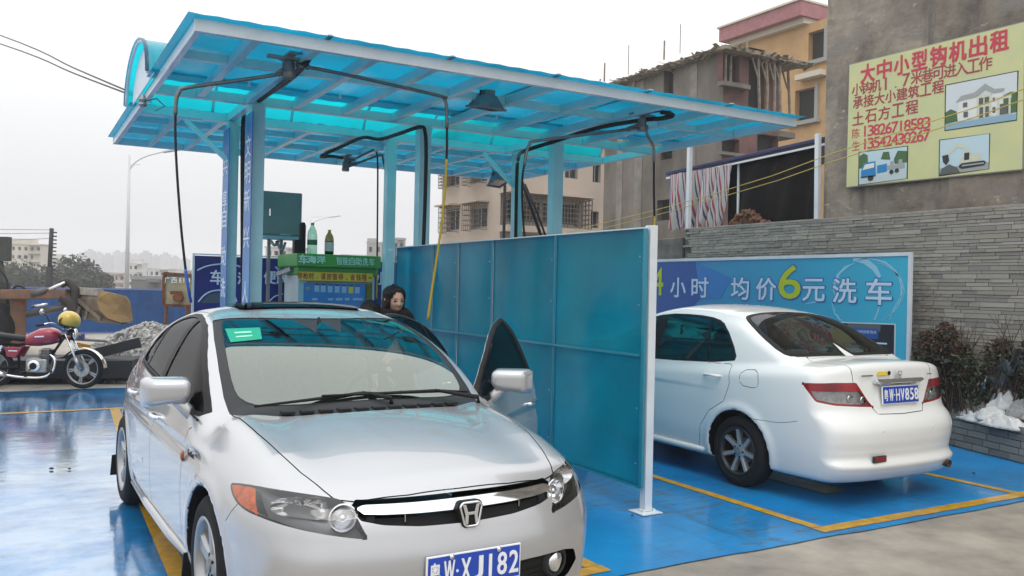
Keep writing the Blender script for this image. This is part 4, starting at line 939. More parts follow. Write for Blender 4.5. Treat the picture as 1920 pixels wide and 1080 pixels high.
# floodlights under the canopy
HOUS = mat('floodlight_grey', (.20, .24, .25), .45, metal=.3, noise=.3, nscale=20); LAMPG = glassy('floodlight_glass', (.25, .30, .30), refl=.8, base=.15)
def floodlight(p, rz, tilt, label, s=1.0):
    t = thing('floodlight', p, rz, label, 'floodlight', 'floodlights under the canopy')
    M = Matrix.Rotation(tilt, 4, 'X')
    m = MB(); a, b, h = .155*s, .115*s, .13*s
    m.poly([M @ Vector(v) for v in ((-a, -b, -h), (a, -b, -h), (a, b, -h), (-a, b, -h), (-a*.5, -b*.45, 0), (a*.5, -b*.45, 0), (a*.5, b*.45, 0), (-a*.5, b*.45, 0))], [(4, 5, 6, 7), (0, 1, 5, 4), (1, 2, 6, 5), (2, 3, 7, 6), (3, 0, 4, 7)])
    m.build('housing', HOUS, t)
    r = MB()
    for (x0, y0, x1, y1) in ((-a-.01, -b-.01, a+.01, -b+.01), (-a-.01, b-.01, a+.01, b+.01), (-a-.01, -b+.011, -a+.01, b-.011), (a-.01, -b+.011, a+.01, b-.011)):
        r.box(((x0+x1)/2, (y0+y1)/2, -h), (x1-x0, y1-y0, .022))
    r.v = [tuple(M @ Vector(v)) for v in r.v]; r.build('rim', HOUS, t)
    g = MB(); g.box((0, 0, -h+.004), (a*1.9, b*1.9, .004)); g.v = [tuple(M @ Vector(v)) for v in g.v]; g.build('glass', LAMPG, t)
    k = MB(); k.box((0, 0, .03*s), (.12*s, .09*s, .06*s)); k.v = [tuple(M @ Vector(v)) for v in k.v]; k.build('gear_box', HOUS, t)
    br = MB(); br.tube([M @ Vector((-a*.55, 0, -.03)), (-a*.5, 0, .10*s), (0, 0, .135*s), (a*.5, 0, .10*s), M @ Vector((a*.55, 0, -.03))], .010, 6); br.tube([(0, 0, .13*s), (0, 0, .19*s)], .012, 6); br.build('bracket', BLACK, t)
    return t
floodlight(atY(914, 178, 7.55), R_(8), R_(8), 'grey floodlight under the canopy right of the nearest hose boom')
floodlight(atY(930, 330, 12.2), R_(20), R_(-25), 'dark floodlight under the far edge of the canopy beside the right back column')

# swivelling hose booms
HOSE = mat('black_hose', (.008, .008, .009), .5, spec=.25); PIPE = mat('boom_pipe_grey', (.17, .19, .20), .35, metal=.6, noise=.3, nscale=15); HYEL = mat('yellow_hose', (.50, .36, .03), .5); HBLUE = mat('blue_hose', (.02, .12, .45), .5)
def bez(P, n=6):
    P = [Vector(p) for p in P]; out = []
    for i in range(len(P)-1):
        p0, p1, p2, p3 = P[max(i-1, 0)], P[i], P[i+1], P[min(i+2, len(P)-1)]
        for k in range(n):
            t = k/n; out.append(.5*((2*p1)+(p2-p0)*t+(2*p0-5*p1+4*p2-p3)*t*t+(3*p1-p0-3*p2+p3)*t**3))
    return out+[P[-1]]
def boom(label, mount, mr, arms, hoses, feed):
    """mount: (px, ytop, ybottom, Y); arms and hoses: lists of picture points with their distance Y"""
    px, ya, yb, Y = mount; top = atY(px, ya, Y); bot = atY(px, yb, Y)
    t = thing('hose_boom', (top.x, top.y, bot.z), 0, label, 'hose boom', 'hose booms hanging from the canopy'); inv = Matrix.Translation(-Vector(t.location))
    def add(m, n, mt, sm='all'): o = m.build(n, mt, t, smooth=sm); o.matrix_parent_inverse = inv; return o
    c = (top+bot)/2; hh = (top.z-bot.z)
    m = MB(); m.lathe([(mr, -hh/2), (mr*1.12, -hh/2+.01), (mr*1.12, -hh*.25), (mr, -hh*.22), (mr, hh*.2), (mr*.6, hh*.25), (mr*.6, hh*.5)], 16, Matrix.Translation(c)); add(m, 'swivel', PIPE, True)
    m = MB(); m.box((c.x, c.y, min(top.z+.01, ZB+.02)), (.34*mr/.05, .07, .02)); m.box((c.x, c.y, min(top.z+.01, ZB+.02)+.02), (.07, .30, .02)); add(m, 'mounting_plate', STEEL, False)
    for A in arms:
        m = MB(); P = [atY(x, y, d) for x, y, d in A]; m.tube(bez(P, 3), .016, 8); add(m, 'arm', PIPE)
        m = MB(); m.bar(P[0]+Vector((0, 0, .03)), P[0]*.72+P[1]*.28, .012, .05); add(m, 'arm_gusset', PIPE, False)
    for mt, r, A in hoses:
        m = MB(); m.tube(bez([atY(x, y, d) for x, y, d in A], 5), r, 7); add(m, 'hose', mt)
    return t
boom('hose boom nearest the front left corner of the canopy with two long grey arms', (541, 104, 147, 7.15), .052,
     [[(535, 137, 7.15), (480, 146, 7.15), (352, 164, 7.15), (336, 172, 7.15), (330, 190, 7.15), (329, 215, 7.15)], [(555, 122, 7.15), (640, 138, 7.15), (822, 179, 7.15), (833, 187, 7.15), (837, 200, 7.15), (838, 240, 7.15)]],
     [(HOSE, .010, [(329, 212, 7.15), (329, 262, 7.15), (333, 340, 7.1), (340, 430, 7.05), (348, 505, 7.0)]), (HBLUE, .012, [(348, 505, 7.0), (353, 540, 7.0), (358, 566, 7.05)]),
      (HOSE, .011, [(838, 238, 7.15), (838, 280, 7.15), (837, 298, 7.15)]), (HYEL, .012, [(837, 298, 7.15), (834, 360, 7.2), (824, 450, 7.25), (812, 530, 7.3), (802, 600, 7.3)]),
      (HBLUE, .008, [(545, 105, 7.15), (562, 100, 7.05), (580, 104, 7.0)]), (HOSE, .026, [(584, 102, 7.0), (570, 122, 7.15), (545, 147, 7.6), (500, 178, 8.7), (462, 207, 9.75), (457, 222, 10.07), (455, 260, 10.08), (455, 420, 10.08), (455, 575, 10.08)])], None)
boom('hose boom under the middle of the canopy above the kiosk', (648, 297, 321, 11.3), .045,
     [[(652, 305, 11.3), (700, 281, 11.3), (704, 284, 11.3)], [(652, 313, 11.3), (712, 291, 11.3), (717, 295, 11.3)]],
     [(HOSE, .012, [(704, 282, 11.3), (708, 300, 11.3), (708, 380, 11.3), (707, 500, 11.3)]), (HOSE, .012, [(717, 293, 11.3), (722, 320, 11.3), (727, 370, 11.3), (731, 440, 11.3)]), (HYEL, .012, [(707, 500, 11.3), (706, 560, 11.3)]),
      (HOSE, .022, [(642, 296, 11.2), (620, 293, 11.0), (602, 293, 10.8), (640, 275, 10.4), (680, 258, 9.9), (712, 261, 9.7), (750, 250, 9.3), (788, 238, 8.98), (797, 248, 8.92), (799, 290, 8.92), (797, 380, 8.92), (794, 462, 8.92)])], None)
boom('hose boom near the front right of the canopy above the partition end', (1204, 212, 246, 7.25), .045,
     [[(1198, 240, 7.25), (1120, 250, 7.25), (1006, 264, 7.25), (994, 270, 7.25), (987, 285, 7.25), (983, 310, 7.25)], [(1211, 240, 7.25), (1214, 254, 7.25), (1225, 275, 7.25), (1226, 305, 7.25)]],
     [(HOSE, .011, [(983, 308, 7.25), (979, 340, 7.25), (980, 400, 7.3), (984, 450, 7.3), (985, 470, 7.3)]), (HOSE, .012, [(1226, 303, 7.25), (1226, 360, 7.25), (1227, 405, 7.25)]), (HYEL, .010, [(1227, 405, 7.25), (1227, 470, 7.2), (1229, 600, 7.2)]),
      (HBLUE, .010, [(1204, 215, 7.2), (1235, 209, 7.1), (1258, 209, 7.05)]), (HOSE, .024, [(1240, 210, 7.05), (1262, 216, 7.05), (1240, 222, 7.1), (1205, 225, 7.3), (1120, 240, 7.9), (1040, 265, 8.5), (982, 284, 8.92), (972, 296, 10.08), (969, 330, 10.08), (967, 440, 10.08), (967, 480, 10.08)])], None)

# ------------------------------------------------------------------ partition
pt = thing('partition_screen', (3.96, 7.4, 0), 0, 'tall teal polycarbonate partition with a white end post between the two cars', 'partition'); pinv = Matrix.Translation(-Vector(pt.location))
def pb(m, n, mt=SHED_W, **k): o = m.build(n, mt, pt, **k); o.matrix_parent_inverse = pinv; return o
PX = 3.96
m = MB(); m.mm(PX-.02, 4.86, .013, PX+.045, 4.925, 2.075); pb(m, 'post', bevel=.004)
m = MB(); m.mm(PX-.085, 4.80, .0045, PX+.095, 4.97, .012); m.mm(PX-.05, 4.84, .012, PX-.03, 4.9, .03); m.mm(PX+.055, 4.86, .012, PX+.075, 4.9, .026); pb(m, 'base_plate')
ys = [4.90]+[atX(q, 520, PX-.03).y for q in (1043, 925, 860, 812)]+[9.60]
for i in range(len(ys)-1):
    for z0, z1 in ((.185, 1.135), (1.139, 2.055)):
        m = MB(); a, b = ys[i]+.003, ys[i+1]-.003; n = max(2, int((b-a)/.10)); mth = MB(); P = []; nz = 8
        for iz in range(nz+1):
            for k in range(n+1):
                u, v = k/n, iz/nz; P.append((PX-.034-.016*math.sin(PI*u)*math.sin(PI*v)*random.uniform(.6, 1.3)*(1 if i % 2 else .6), a+(b-a)*u, z0+(z1-z0)*v))
        mth.poly(P, [(iz*(n+1)+k, iz*(n+1)+k+1, (iz+1)*(n+1)+k+1, (iz+1)*(n+1)+k) for iz in range(nz) for k in range(n)])
        pb(mth, 'panel', PART, smooth='all')
RAIL = mat('turquoise_rail', (.015, .24, .33), .4, coat=.3)
for z, h in ((.195, .03), (1.125, .045), (2.035, .03)):
    m = MB(); m.mm(PX-.02, 4.93, z-h/2, PX+.02, 9.9, z+h/2); pb(m, 'rail')
m = MB(); m.mm(PX-.048, 4.90, 2.052, PX-.02, 9.6, 2.062); pb(m, 'edge_trim', mat('pale_edge', (.55, .72, .72), .4))
m = MB(); m.mm(PX-.050, 4.90, .176, PX-.022, 9.6, .186); pb(m, 'edge_trim', RAIL)
m = MB(); m.mm(PX-.052, 4.87, .19, PX-.036, 4.905, 2.05); pb(m, 'edge_trim', RAIL)
for y in ys[1:]:
    m = MB(); m.mm(PX-.020, y-.022, .21, PX+.02, y+.022, 1.10); m.mm(PX-.020, y-.022, 1.15, PX+.02, y+.022, 2.02); o = pb(m, 'stud')
    m = MB(); m.mm(PX-.050, y-.008, .19, PX-.0445, y+.008, 2.05); pb(m, 'joint_strip', RAIL)
m = MB(); m.mm(PX-.056, 4.92, 1.125, PX-.052, 9.6, 1.145); pb(m, 'joint_strip', RAIL)
SCR = mat('screw_steel', (.6, .62, .64), .3, metal=.8)
for y in ys[:4]:
    for z in (.35, .75, 1.14, 1.5, 1.85):
        m = MB(); m.lathe([(.005, 0), (.004, .003), (.0005, .004)], 8, Matrix.Translation((PX-.0505, y+.04, z)) @ Matrix.Rotation(-PI/2, 4, 'Y')); pb(m, 'screw', SCR)
# ------------------------------------------------------------------ right side: slate wall, planter, shrub, rubbish, banner
def place(o, t):
    o.parent = t; o.matrix_parent_inverse = Matrix.Translation(-Vector(t.location)); return o
def pm(m, name, mt, t, **k): return place(m.build(name, mt, None, **k), t)
SLATES = [mat('slate_%d' % i, c, .75, noise=.35, nscale=14, bump=.5, bscale=50, stretch=(1, 1, 3)) for i, c in enumerate(((.40, .375, .33), (.36, .34, .30), (.46, .43, .38), (.31, .295, .27), (.39, .355, .30)))]
MORTAR = mat('mortar', (.17, .16, .145), .95, bump=.6, bscale=40)
sw = thing('slate_wall', (9.0, 6, 0), 0, 'long garden wall clad in thin strips of grey brown slate behind the white car', 'wall')
WX = 9.0
m = MB(); m.mm(WX+.035, 1.5, 0, WX+.22, 10.30, 2.56); pm(m, 'wall_core', MORTAR, sw)
m = MB(); m.mm(WX+.0, 1.5, 2.5605, WX+.24, 10.32, 2.59); pm(m, 'coping', SLATES[1], sw, bevel=.005)
rnd = random.Random(3)
stones = []
z = .02; row = 0
while z < 2.55:
    h = rnd.choice((.032, .045, .055, .040)); y = 10.30-rnd.random()*.2
    while y > 1.6:
        L = rnd.choice((rnd.uniform(.10, .22), rnd.uniform(.2, .42))); stones.append((y, min(L, y-1.55), z, h, rnd.uniform(-.004, .008), rnd.randrange(5))); y -= L
    z += h; row += 1
def stone_box(m, y, L, z, h, p):
    m.mm(WX-.005-p, y-L+.003, z+.002, WX+.036, y-.003, min(z+h-.003, 2.558))
vis = [s for s in stones if 4.7 < s[0] < 10.4 and s[2] > (2.06 if 6.15 < s[0] < 10.6 else .95) - .0]
vis.sort(key=lambda s: s[0]*1.0 - s[1]*2.2)
top = set(id(s) for s in vis[:298])
unit = {}
for i in range(5):
    m = MB(); m.mm(0, -1, 0, 1, 0, 1); me_o = m.build('stone', SLATES[i], None, bevel=0); unit[i] = me_o.data; bpy.data.objects.remove(me_o)
rest = [MB() for _ in range(5)]
for s in stones:
    y, L, z, h, p, k = s
    if id(s) in top:
        o = link('stone', unit[k]); o.scale = (.041+p, L-.006, min(h-.005, 2.558-z)); o.location = (WX-.005-p, y-.003, z+.002)
        o.parent = sw; o.matrix_parent_inverse = Matrix.Translation(-Vector(sw.location))
    else: stone_box(rest[k], y, L, z, h, p)
for k in range(5):
    o = pm(rest[k], 'small_stones', SLATES[k], sw); o['kind'] = 'stuff'
# pier at the far end of the wall
pr = MB(); pr.mm(9.0, 10.33, 0, 9.5, 10.95, 2.45); o = pr.build('concrete_pier', mat('grey_render', (.24, .22, .195), .9, noise=.5, nscale=4, ncol=(.12, .11, .10), bump=.6, bscale=20), None, bevel=.01)
tag(o, 'rough concrete pier at the far end of the slate wall below the striped tarpaulin', 'pier')

# planter
pl = thing('planter', (8.5, 5, 0), 0, 'low planter wall of grey bricks at the right edge beside the white car', 'planter')
A, B = Vector((8.93, 6.05, 0)), Vector((8.32, 4.10, 0)); dv = (B-A).normalized(); nv = Vector((dv.y, -dv.x, 0)) if False else Vector((-dv.y, dv.x, 0))
if nv.x > 0: nv = -nv
BRK = [mat('planter_brick_%d' % i, c, .8, noise=.35, nscale=18, bump=.5, bscale=60) for i, c in enumerate(((.26, .25, .225), (.20, .195, .18), (.31, .295, .26)))]
Ltot = (B-A).length; rz = math.atan2(dv.y, dv.x)
m = MB(); c = (A+B)/2-nv*.10; m.box((c.x, c.y, .17), (Ltot, .19, .33), rz=rz); pm(m, 'core', MORTAR, pl)
bu = {}
for i in range(3):
    m = MB(); m.box((0, 0, 0), (1, 1, 1)); t_ = m.build('brick', BRK[i], None); bu[i] = t_.data; bpy.data.objects.remove(t_)
for r in range(5):
    x = -.02-(r % 2)*.11; h = .070; 
    while x < Ltot:
        L = rnd.uniform(.20, .27); x1 = min(x+L, Ltot); xa = max(x, 0)
        if x1-xa > .03:
            cc = A+dv*((xa+x1)/2)-nv*(-.004-rnd.uniform(0, .008)); o = link('brick', bu[rnd.randrange(3)]); o.scale = (x1-xa-.010, .03, h-.008); o.rotation_euler = (0, 0, rz); o.location = (cc.x, cc.y, .006+h*(r+.5)); o.parent = pl; o.matrix_parent_inverse = Matrix.Translation(-Vector(pl.location))
        x += L
SOIL = mat('soil', (.06, .045, .035), .95, bump=.8, bscale=15)
m = MB(); a0 = A-nv*.19; b0 = B-nv*.19; m.poly([(a0.x, a0.y, .30), (b0.x, b0.y, .30), (8.995, 3.5, .34), (8.995, 6.4, .34)], [(0, 1, 2, 3)]); pm(m, 'soil', SOIL, pl)

# shrub: leaf faces through the volume, twigs underneath
LEAFG = mat('leaf_dark_green', (.050, .070, .030), .42, noise=.5, nscale=9); LEAFG2 = mat('leaf_grey_green', (.12, .135, .085), .45, noise=.4, nscale=9); LEAFR = mat('leaf_brown_red', (.13, .050, .032), .5, noise=.5, nscale=9); TWIG = mat('twig', (.06, .042, .03), .9)
def leaves(m, c, s, rr, up=.3):
    n = Vector((rr.gauss(0, 1), rr.gauss(0, 1), rr.gauss(0, 1)+up)).normalized(); x = n.orthogonal().normalized(); x.rotate(Matrix.Rotation(rr.random()*6.28, 3, n)); y = n.cross(x)
    P = [c-x*s, c+y*s*.42+n*s*.1, c+x*s, c-y*s*.42+n*s*.1]; m.poly(P, [(0, 1, 2), (0, 2, 3)])
def shrub(label, cx, cy, rx, ry, z0, z1, n, group, seed, hx=0):
    t = thing('shrub', (cx, cy, z0), 0, label, 'shrub', group); rr = random.Random(seed); ms = [MB(), MB(), MB()]
    lump = [(rr.uniform(-.7, .7)*rx, rr.uniform(-.7, .7)*ry, rr.uniform(.28, .9)) for _ in range(9)]
    for i in range(n):
        lx, ly, lz = lump[rr.randrange(9)]; a = rr.random()*6.28; b = rr.uniform(-.3, 1.5); q = rr.uniform(.55, 1.05)
        p = Vector((cx+lx+math.cos(a)*math.cos(b)*rx*.45*q, cy+ly+math.sin(a)*math.cos(b)*ry*.42*q, z0+(z1-z0)*(lz-.22+.36*math.sin(b)*q)))
        if p.x > 8.98: p.x = 8.98-rr.random()*.1
        hgt = (p.z-z0)/(z1-z0); k = 2 if rr.random() < (.55 if hgt > .62 else .08) else (1 if rr.random() < .38 else 0)
        leaves(ms[k], p, rr.uniform(.018, .034), rr)
    for m_, mt, nm in ((ms[0], LEAFG, 'dark_leaves'), (ms[1], LEAFG2, 'grey_leaves'), (ms[2], LEAFR, 'red_leaves')): pm(m_, nm, mt, t)['kind'] = 'stuff'
    w = MB()
    for i in range(60):
        a = rr.random()*6.28; r0 = rr.random(); b = Vector((cx+rr.uniform(-.4, .4)*rx, cy+rr.uniform(-.8, .8)*ry, z0-.05)); e = Vector((min(cx+math.cos(a)*rx*r0, 8.98), cy+math.sin(a)*ry*r0, z0+(z1-z0)*rr.uniform(.7, 1.08))); mid = (b+e)/2+Vector((rr.uniform(-.05, .05), rr.uniform(-.05, .05), .05)); w.tube([b, mid, e], [.007, .005, .002], 4)
    pm(w, 'twigs', TWIG, t)['kind'] = 'stuff'; return t
shrub('bushy dark shrub with reddish top leaves just right of the blue banner', 8.84, 5.72, .24, .42, .40, 1.32, 5600, 'shrubs in the planter', 5)
shrub('broad dark green shrub at the right edge of the planter behind the plastic film', 8.86, 4.88, .22, .55, .46, 1.38, 7500, 'shrubs in the planter', 9)

# rubbish on the planter: crumpled bags and sheets
def crumple(name, label, c, sx, sy, sz, mt, seed, n=26, rough=.5, cat='bag', grp=None, rz=0, sheetlike=True):
    rr = random.Random(seed); V = []; F = []
    a0, b0 = rr.uniform(-2.5, 2.5), rr.uniform(1, 3); ph = [(rr.uniform(1.5, 6), rr.uniform(1.5, 6), rr.random()*6.28, rr.uniform(.3, 1)) for _ in range(7)]
    for j in range(n+1):
        for i in range(n+1):
            u, v = i/n*2-1, j/n*2-1; h = sum(abs(math.sin(a*u+b*v+p))*w for a, b, p, w in ph)/3.2+.28*max(0, 1-abs(((a0*u+b0*v) % 1)*2-1)*1.6); e = max(0, 1-max(abs(u), abs(v))**3)
            x = u*sx*(1+.15*math.sin(5*v+seed)); y = v*sy*(1+.15*math.sin(4*u+seed)); zz = sz*(h*.55*e+.45*(1-u*u)*(1-v*v))+rr.uniform(-.003, .003)
            V.append((c[0]+x*math.cos(rz)-y*math.sin(rz), c[1]+x*math.sin(rz)+y*math.cos(rz), c[2]+zz))
    for j in range(n):
        for i in range(n): a = j*(n+1)+i; F.append((a, a+1, a+n+2, a+n+1))
    m = MB(); m.poly(V, F); m.poly([(x, y, z-.012) for x, y, z in V], [f[::-1] for f in F]); o = m.build(name, mt, None, smooth=False); return tag(o, label, cat, grp)
PW = mat('white_plastic', (.70, .70, .69), .45, noise=.25, nscale=10, bump=.3, bscale=30); PG = mat('grey_plastic', (.42, .42, .41), .5, noise=.4, nscale=10, ncol=(.20, .20, .20), bump=.3, bscale=30); PT = mat('teal_plastic', (.02, .16, .20), .5, noise=.4, nscale=10); PB = mat('cardboard', (.34, .24, .16), .8, noise=.3)
def on(px, py, d):
    r = ray(px, py); P0 = A-nv*d-Vector((0, 0, EYE)); k = P0.dot(nv)/r.dot(nv); return Vector((0, 0, EYE))+r*k
for name, label, px, py, d, sx, sy, sz, mt, seed, a_, cat in (
    ('plastic_sheet', 'white crumpled plastic sheet hanging over the planter bricks at the right edge', 1885, 800, .03, .26, .13, .10, PW, 2, 0, 'plastic sheet'),
    ('plastic_sheet', 'flat white sheet lying along the brick edge in the middle of the planter', 1832, 783, .06, .20, .11, .07, PW, 14, 0, 'plastic sheet'),
    ('plastic_sheet', 'large grey white crumpled sack in the middle of the rubbish on the planter', 1850, 765, .18, .20, .14, .16, PG, 5, .3, 'sack'),
    ('plastic_bag', 'white bag standing up highest in the rubbish on the planter', 1888, 745, .24, .16, .14, .17, PW, 8, .4, 'bag'),
    ('plastic_bag', 'grey bag lying at the right edge below the clear film', 1918, 765, .20, .14, .13, .14, PG, 28, .1, 'bag'),
    ('plastic_bag', 'small white bag next to the white car tail', 1776, 742, .22, .12, .12, .13, PW, 11, .2, 'bag'),
    ('plastic_bag', 'grey white bag just right of the teal scrap', 1812, 770, .14, .15, .12, .12, PG, 31, .2, 'bag'),
    ('plastic_bag', 'teal plastic bag scrap beside the white car', 1790, 765, .12, .10, .09, .10, PT, 17, .2, 'bag scrap'),
    ('plastic_bag', 'thin turquoise wrapper on top of the middle of the rubbish', 1815, 742, .26, .13, .05, .05, mat('turquoise_wrapper', (.10, .42, .45), .4), 37, .5, 'wrapper'),
    ('plastic_sheet', 'white folded sheet sloping down in front of the standing white bag', 1865, 772, .10, .16, .12, .12, PW, 41, .5, 'plastic sheet'),
    ('plastic_bag', 'pale bag wedged between the teal scrap and the grey sack', 1825, 760, .20, .13, .10, .14, PW, 43, .9, 'bag'),
    ('plastic_sheet', 'grey film sheet behind the small white bag by the car', 1800, 735, .30, .16, .09, .10, PG, 47, .1, 'plastic sheet'),
    ('cardboard_scrap', 'brown cardboard scrap tucked behind the small white bag', 1795, 742, .22, .09, .07, .07, PB, 21, .7, 'cardboard'),
    ('cloth_scrap', 'reddish cloth scrap at the right edge behind the white sheet', 1908, 778, .16, .10, .08, .07, mat('red_cloth', (.35, .10, .07), .8, noise=.4), 23, .1, 'cloth')):
    p = on(px, py, d); crumple(name, label, (p.x, p.y, max(p.z-sz*.6, .325)), sx, sy, sz*1.05, mt, seed, rz=rz+a_, cat=cat, grp='rubbish on the planter')
FILM = glassy('clear_film', (.62, .65, .65), refl=.9, rough=.3, base=.28)
m = MB(); rr = random.Random(4); P = []; n = 22
q0, q1 = on(1838, 738, .14), on(1930, 652, .12)
for i in range(n+1):
    for j in range(9):
        u = i/n; v = j/8-.5; c = q0.lerp(q1, u); w_ = .14+.22*u
        P.append((c.x+v*w_*.5+.035*math.sin(9*u+3*v*4), c.y-v*w_*.6, c.z+.05*math.sin(PI*u)+.05*math.sin(17*u+9*v)+rr.uniform(-.012, .012)-abs(v)*.16))
m.poly(P, [(i*9+j, i*9+j+1, (i+1)*9+j+1, (i+1)*9+j) for i in range(n) for j in range(8)]); o = m.build('plastic_film', FILM, None, smooth='all')
tag(o, 'clear crumpled plastic film draped over the right hand shrub', 'plastic film')

# banner along the wall
BBX = 8.70
bn = thing('wash_banner', (BBX, 8.6, 0), 0, 'long light blue printed banner reading 小时 均价6元洗车 behind the white car', 'banner')
def grad_mat(name, ca, cb, y0, y1):
    m = bpy.data.materials.new(name); m.use_nodes = True; t = m.node_tree; b = t.nodes['Principled BSDF']; b.inputs['Roughness'].default_value = .42
    tc = nd(t, 'ShaderNodeTexCoord'); sp = nd(t, 'ShaderNodeSeparateXYZ'); t.links.new(tc.outputs['Object'], sp.inputs[0]); mr = nd(t, 'ShaderNodeMapRange'); mr.inputs['From Min'].default_value = y0; mr.inputs['From Max'].default_value = y1
    t.links.new(sp.outputs['Y'], mr.inputs['Value']); mx = nd(t, 'ShaderNodeMixRGB'); mx.inputs[1].default_value = (*ca, 1); mx.inputs[2].default_value = (*cb, 1); t.links.new(mr.outputs[0], mx.inputs[0]); t.links.new(mx.outputs[0], b.inputs['Base Color']); return m
BNL = grad_mat('banner_sky_blue', (.05, .44, .62), (.012, .18, .42), 6.2, 11.0)
BND = mat('banner_deep_blue', (.008, .09, .33), .42)
m = MB(); m.mm(BBX, 6.17, .12, BBX+.02, 12.5, 2.06); pm(m, 'banner_sheet', BNL, bn)
m = MB()
for a, b in (((BBX-.012, 6.13, .10), (BBX+.03, 6.17, 2.10)), ((BBX-.012, 6.17, 2.06), (BBX+.03, 12.5, 2.10))): m.mm(*a, *b)
pm(m, 'banner_frame', SHED_W, bn, bevel=.003)
def bx(px, py, X=None): p = atX(px, py, BBX-.002 if X is None else X); return p
# darker printed facet at its left
def flat(t, pts, mt, nm, X, off): 
    P = [Vector((X-off, atX(px, py, X).y, atX(px, py, X).z)) for px, py in pts]; m = MB(); m.poly(P+[p+Vector((.0015, 0, 0)) for p in P], [tuple(range(len(P))), tuple(range(len(P), 2*len(P)))[::-1]]+[(k, (k+1) % len(P), len(P)+(k+1) % len(P), len(P)+k) for k in range(len(P))]); return pm(m, nm, mt, t)
flat(bn, [(1190, 494), (1304, 491), (1313, 560), (1260, 620), (1190, 640)], BND, 'printed_facet', BBX, .003)
flat(bn, [(1305, 491.5), (1372, 521), (1352, 560), (1314, 560)], mat('banner_mid_blue', (.02, .20, .52), .42), 'printed_facet', BBX, .0035)
TXL = mat('banner_white', (.62, .72, .84), .4); TXO = mat('letter_outline', (.03, .12, .42), .4); LIME = mat('banner_lime', (.50, .58, .02), .4)
def facetext(t, ch, px, py, hpx, wpx, X, mt, out=None, oz=.004, dirn=(0, -1, 0), offs=.0):
    c = atX(px, py, X); h = (atX(px, py-hpx/2, X)-atX(px, py+hpx/2, X)).z; w = abs(atX(px+wpx/2, py, X).y-atX(px-wpx/2, py, X).y)
    F = frame((X, c.y, c.z), dirn, (0, 0, 1))
    if out: place(text(ch, 'lettering', F, h, out, None, width=w+.02, height=h+.02, zoff=oz, depth=.0002, off=.010), t)
    return place(text(ch, 'lettering', F, h, mt, None, width=w, height=h, zoff=oz+.003, depth=.0004, off=.0045 if out else 0), t)
for ch, px, py, h, w, mt in (('4', 1234, 528, 50, 20, LIME), ('小', 1272, 539, 36, 28, TXL), ('时', 1313, 539, 37, 31, TXL), ('均', 1388, 541, 41, 33, TXL), ('价', 1437, 542, 41, 37, TXL), ('6', 1481, 529, 62, 41, LIME), ('元', 1526, 544, 41, 41, TXL), ('洗', 1584, 545, 45, 44, TXL), ('车', 1648, 547, 48, 48, TXL)):
    facetext(bn, ch, px, py, h, w, BBX, mt, out=TXO)
# splash of water print and the dark photo panel
SPL = mat('splash_print', (.30, .58, .74), .4)
rs = random.Random(12)
def ribbon(pts, w0, w1, nm='splash'):
    L = []; Rr = []; n = len(pts)
    for i, p in enumerate(pts):
        q = Vector(pts[min(i+1, n-1)])-Vector(pts[max(i-1, 0)]); q.normalize(); nx = Vector((-q.y, q.x)); w = w0+(w1-w0)*i/(n-1); w *= rs.uniform(.6, 1.3)*math.sin(PI*(i+.6)/(n+.2))
        L.append((p[0]+nx.x*w, p[1]+nx.y*w)); Rr.append((p[0]-nx.x*w, p[1]-nx.y*w))
    flat(bn, L+Rr[::-1], SPL, nm, BBX, .0032)
def arcp(cx, cy, rx, ry, a0, a1, n=14): return [(cx+rx*math.cos(R_(a0+(a1-a0)*k/n))+rs.uniform(-1.2, 1.2), cy+ry*math.sin(R_(a0+(a1-a0)*k/n))+rs.uniform(-1.2, 1.2)) for k in range(n+1)]
ribbon(arcp(1630, 545, 62, 60, -115, 70), 2.5, 1.2); ribbon(arcp(1625, 548, 70, 58, -80, 20), 1.5, 1.0); ribbon(arcp(1622, 542, 58, 52, 160, 250), 1.6, 3.5); ribbon([(1600, 487), (1622, 489), (1640, 503), (1650, 520)], 5, 7); ribbon(arcp(1590, 560, 30, 45, 100, 170), 1, 1.6); ribbon([(1652, 565), (1646, 585), (1640, 600)], 1.2, 2); ribbon([(1690, 555), (1676, 580), (1668, 600)], 1.5, 1.2); ribbon([(1510, 570), (1530, 566), (1545, 562)], 1, 2)
flat(bn, [(1560, 603), (1680, 607), (1679, 668), (1560, 672)], mat('panel_white_edge', (.6, .7, .75), .4), 'photo_panel', BBX, .004)
flat(bn, [(1562, 605), (1677.5, 609), (1676.5, 666), (1562, 669)], mat('panel_dark', (.02, .02, .025), .4), 'photo_panel', BBX, .006)
flat(bn, [(1590, 606), (1652, 609), (1651, 622), (1590, 619)], mat('panel_grey', (.12, .12, .12), .4), 'photo_panel', BBX, .0075)
flat(bn, [(1597, 614), (1648, 617), (1647, 636), (1612, 633)], mat('panel_blue', (.02, .09, .35), .4), 'photo_panel', BBX, .009)
flat(bn, [(1625, 641), (1664, 643), (1664, 646), (1625, 644)], TXL, 'photo_panel', BBX, .009)
facetext(bn, '24小时自助洗车', 1622, 622, 6, 44, BBX-.007, TXL)

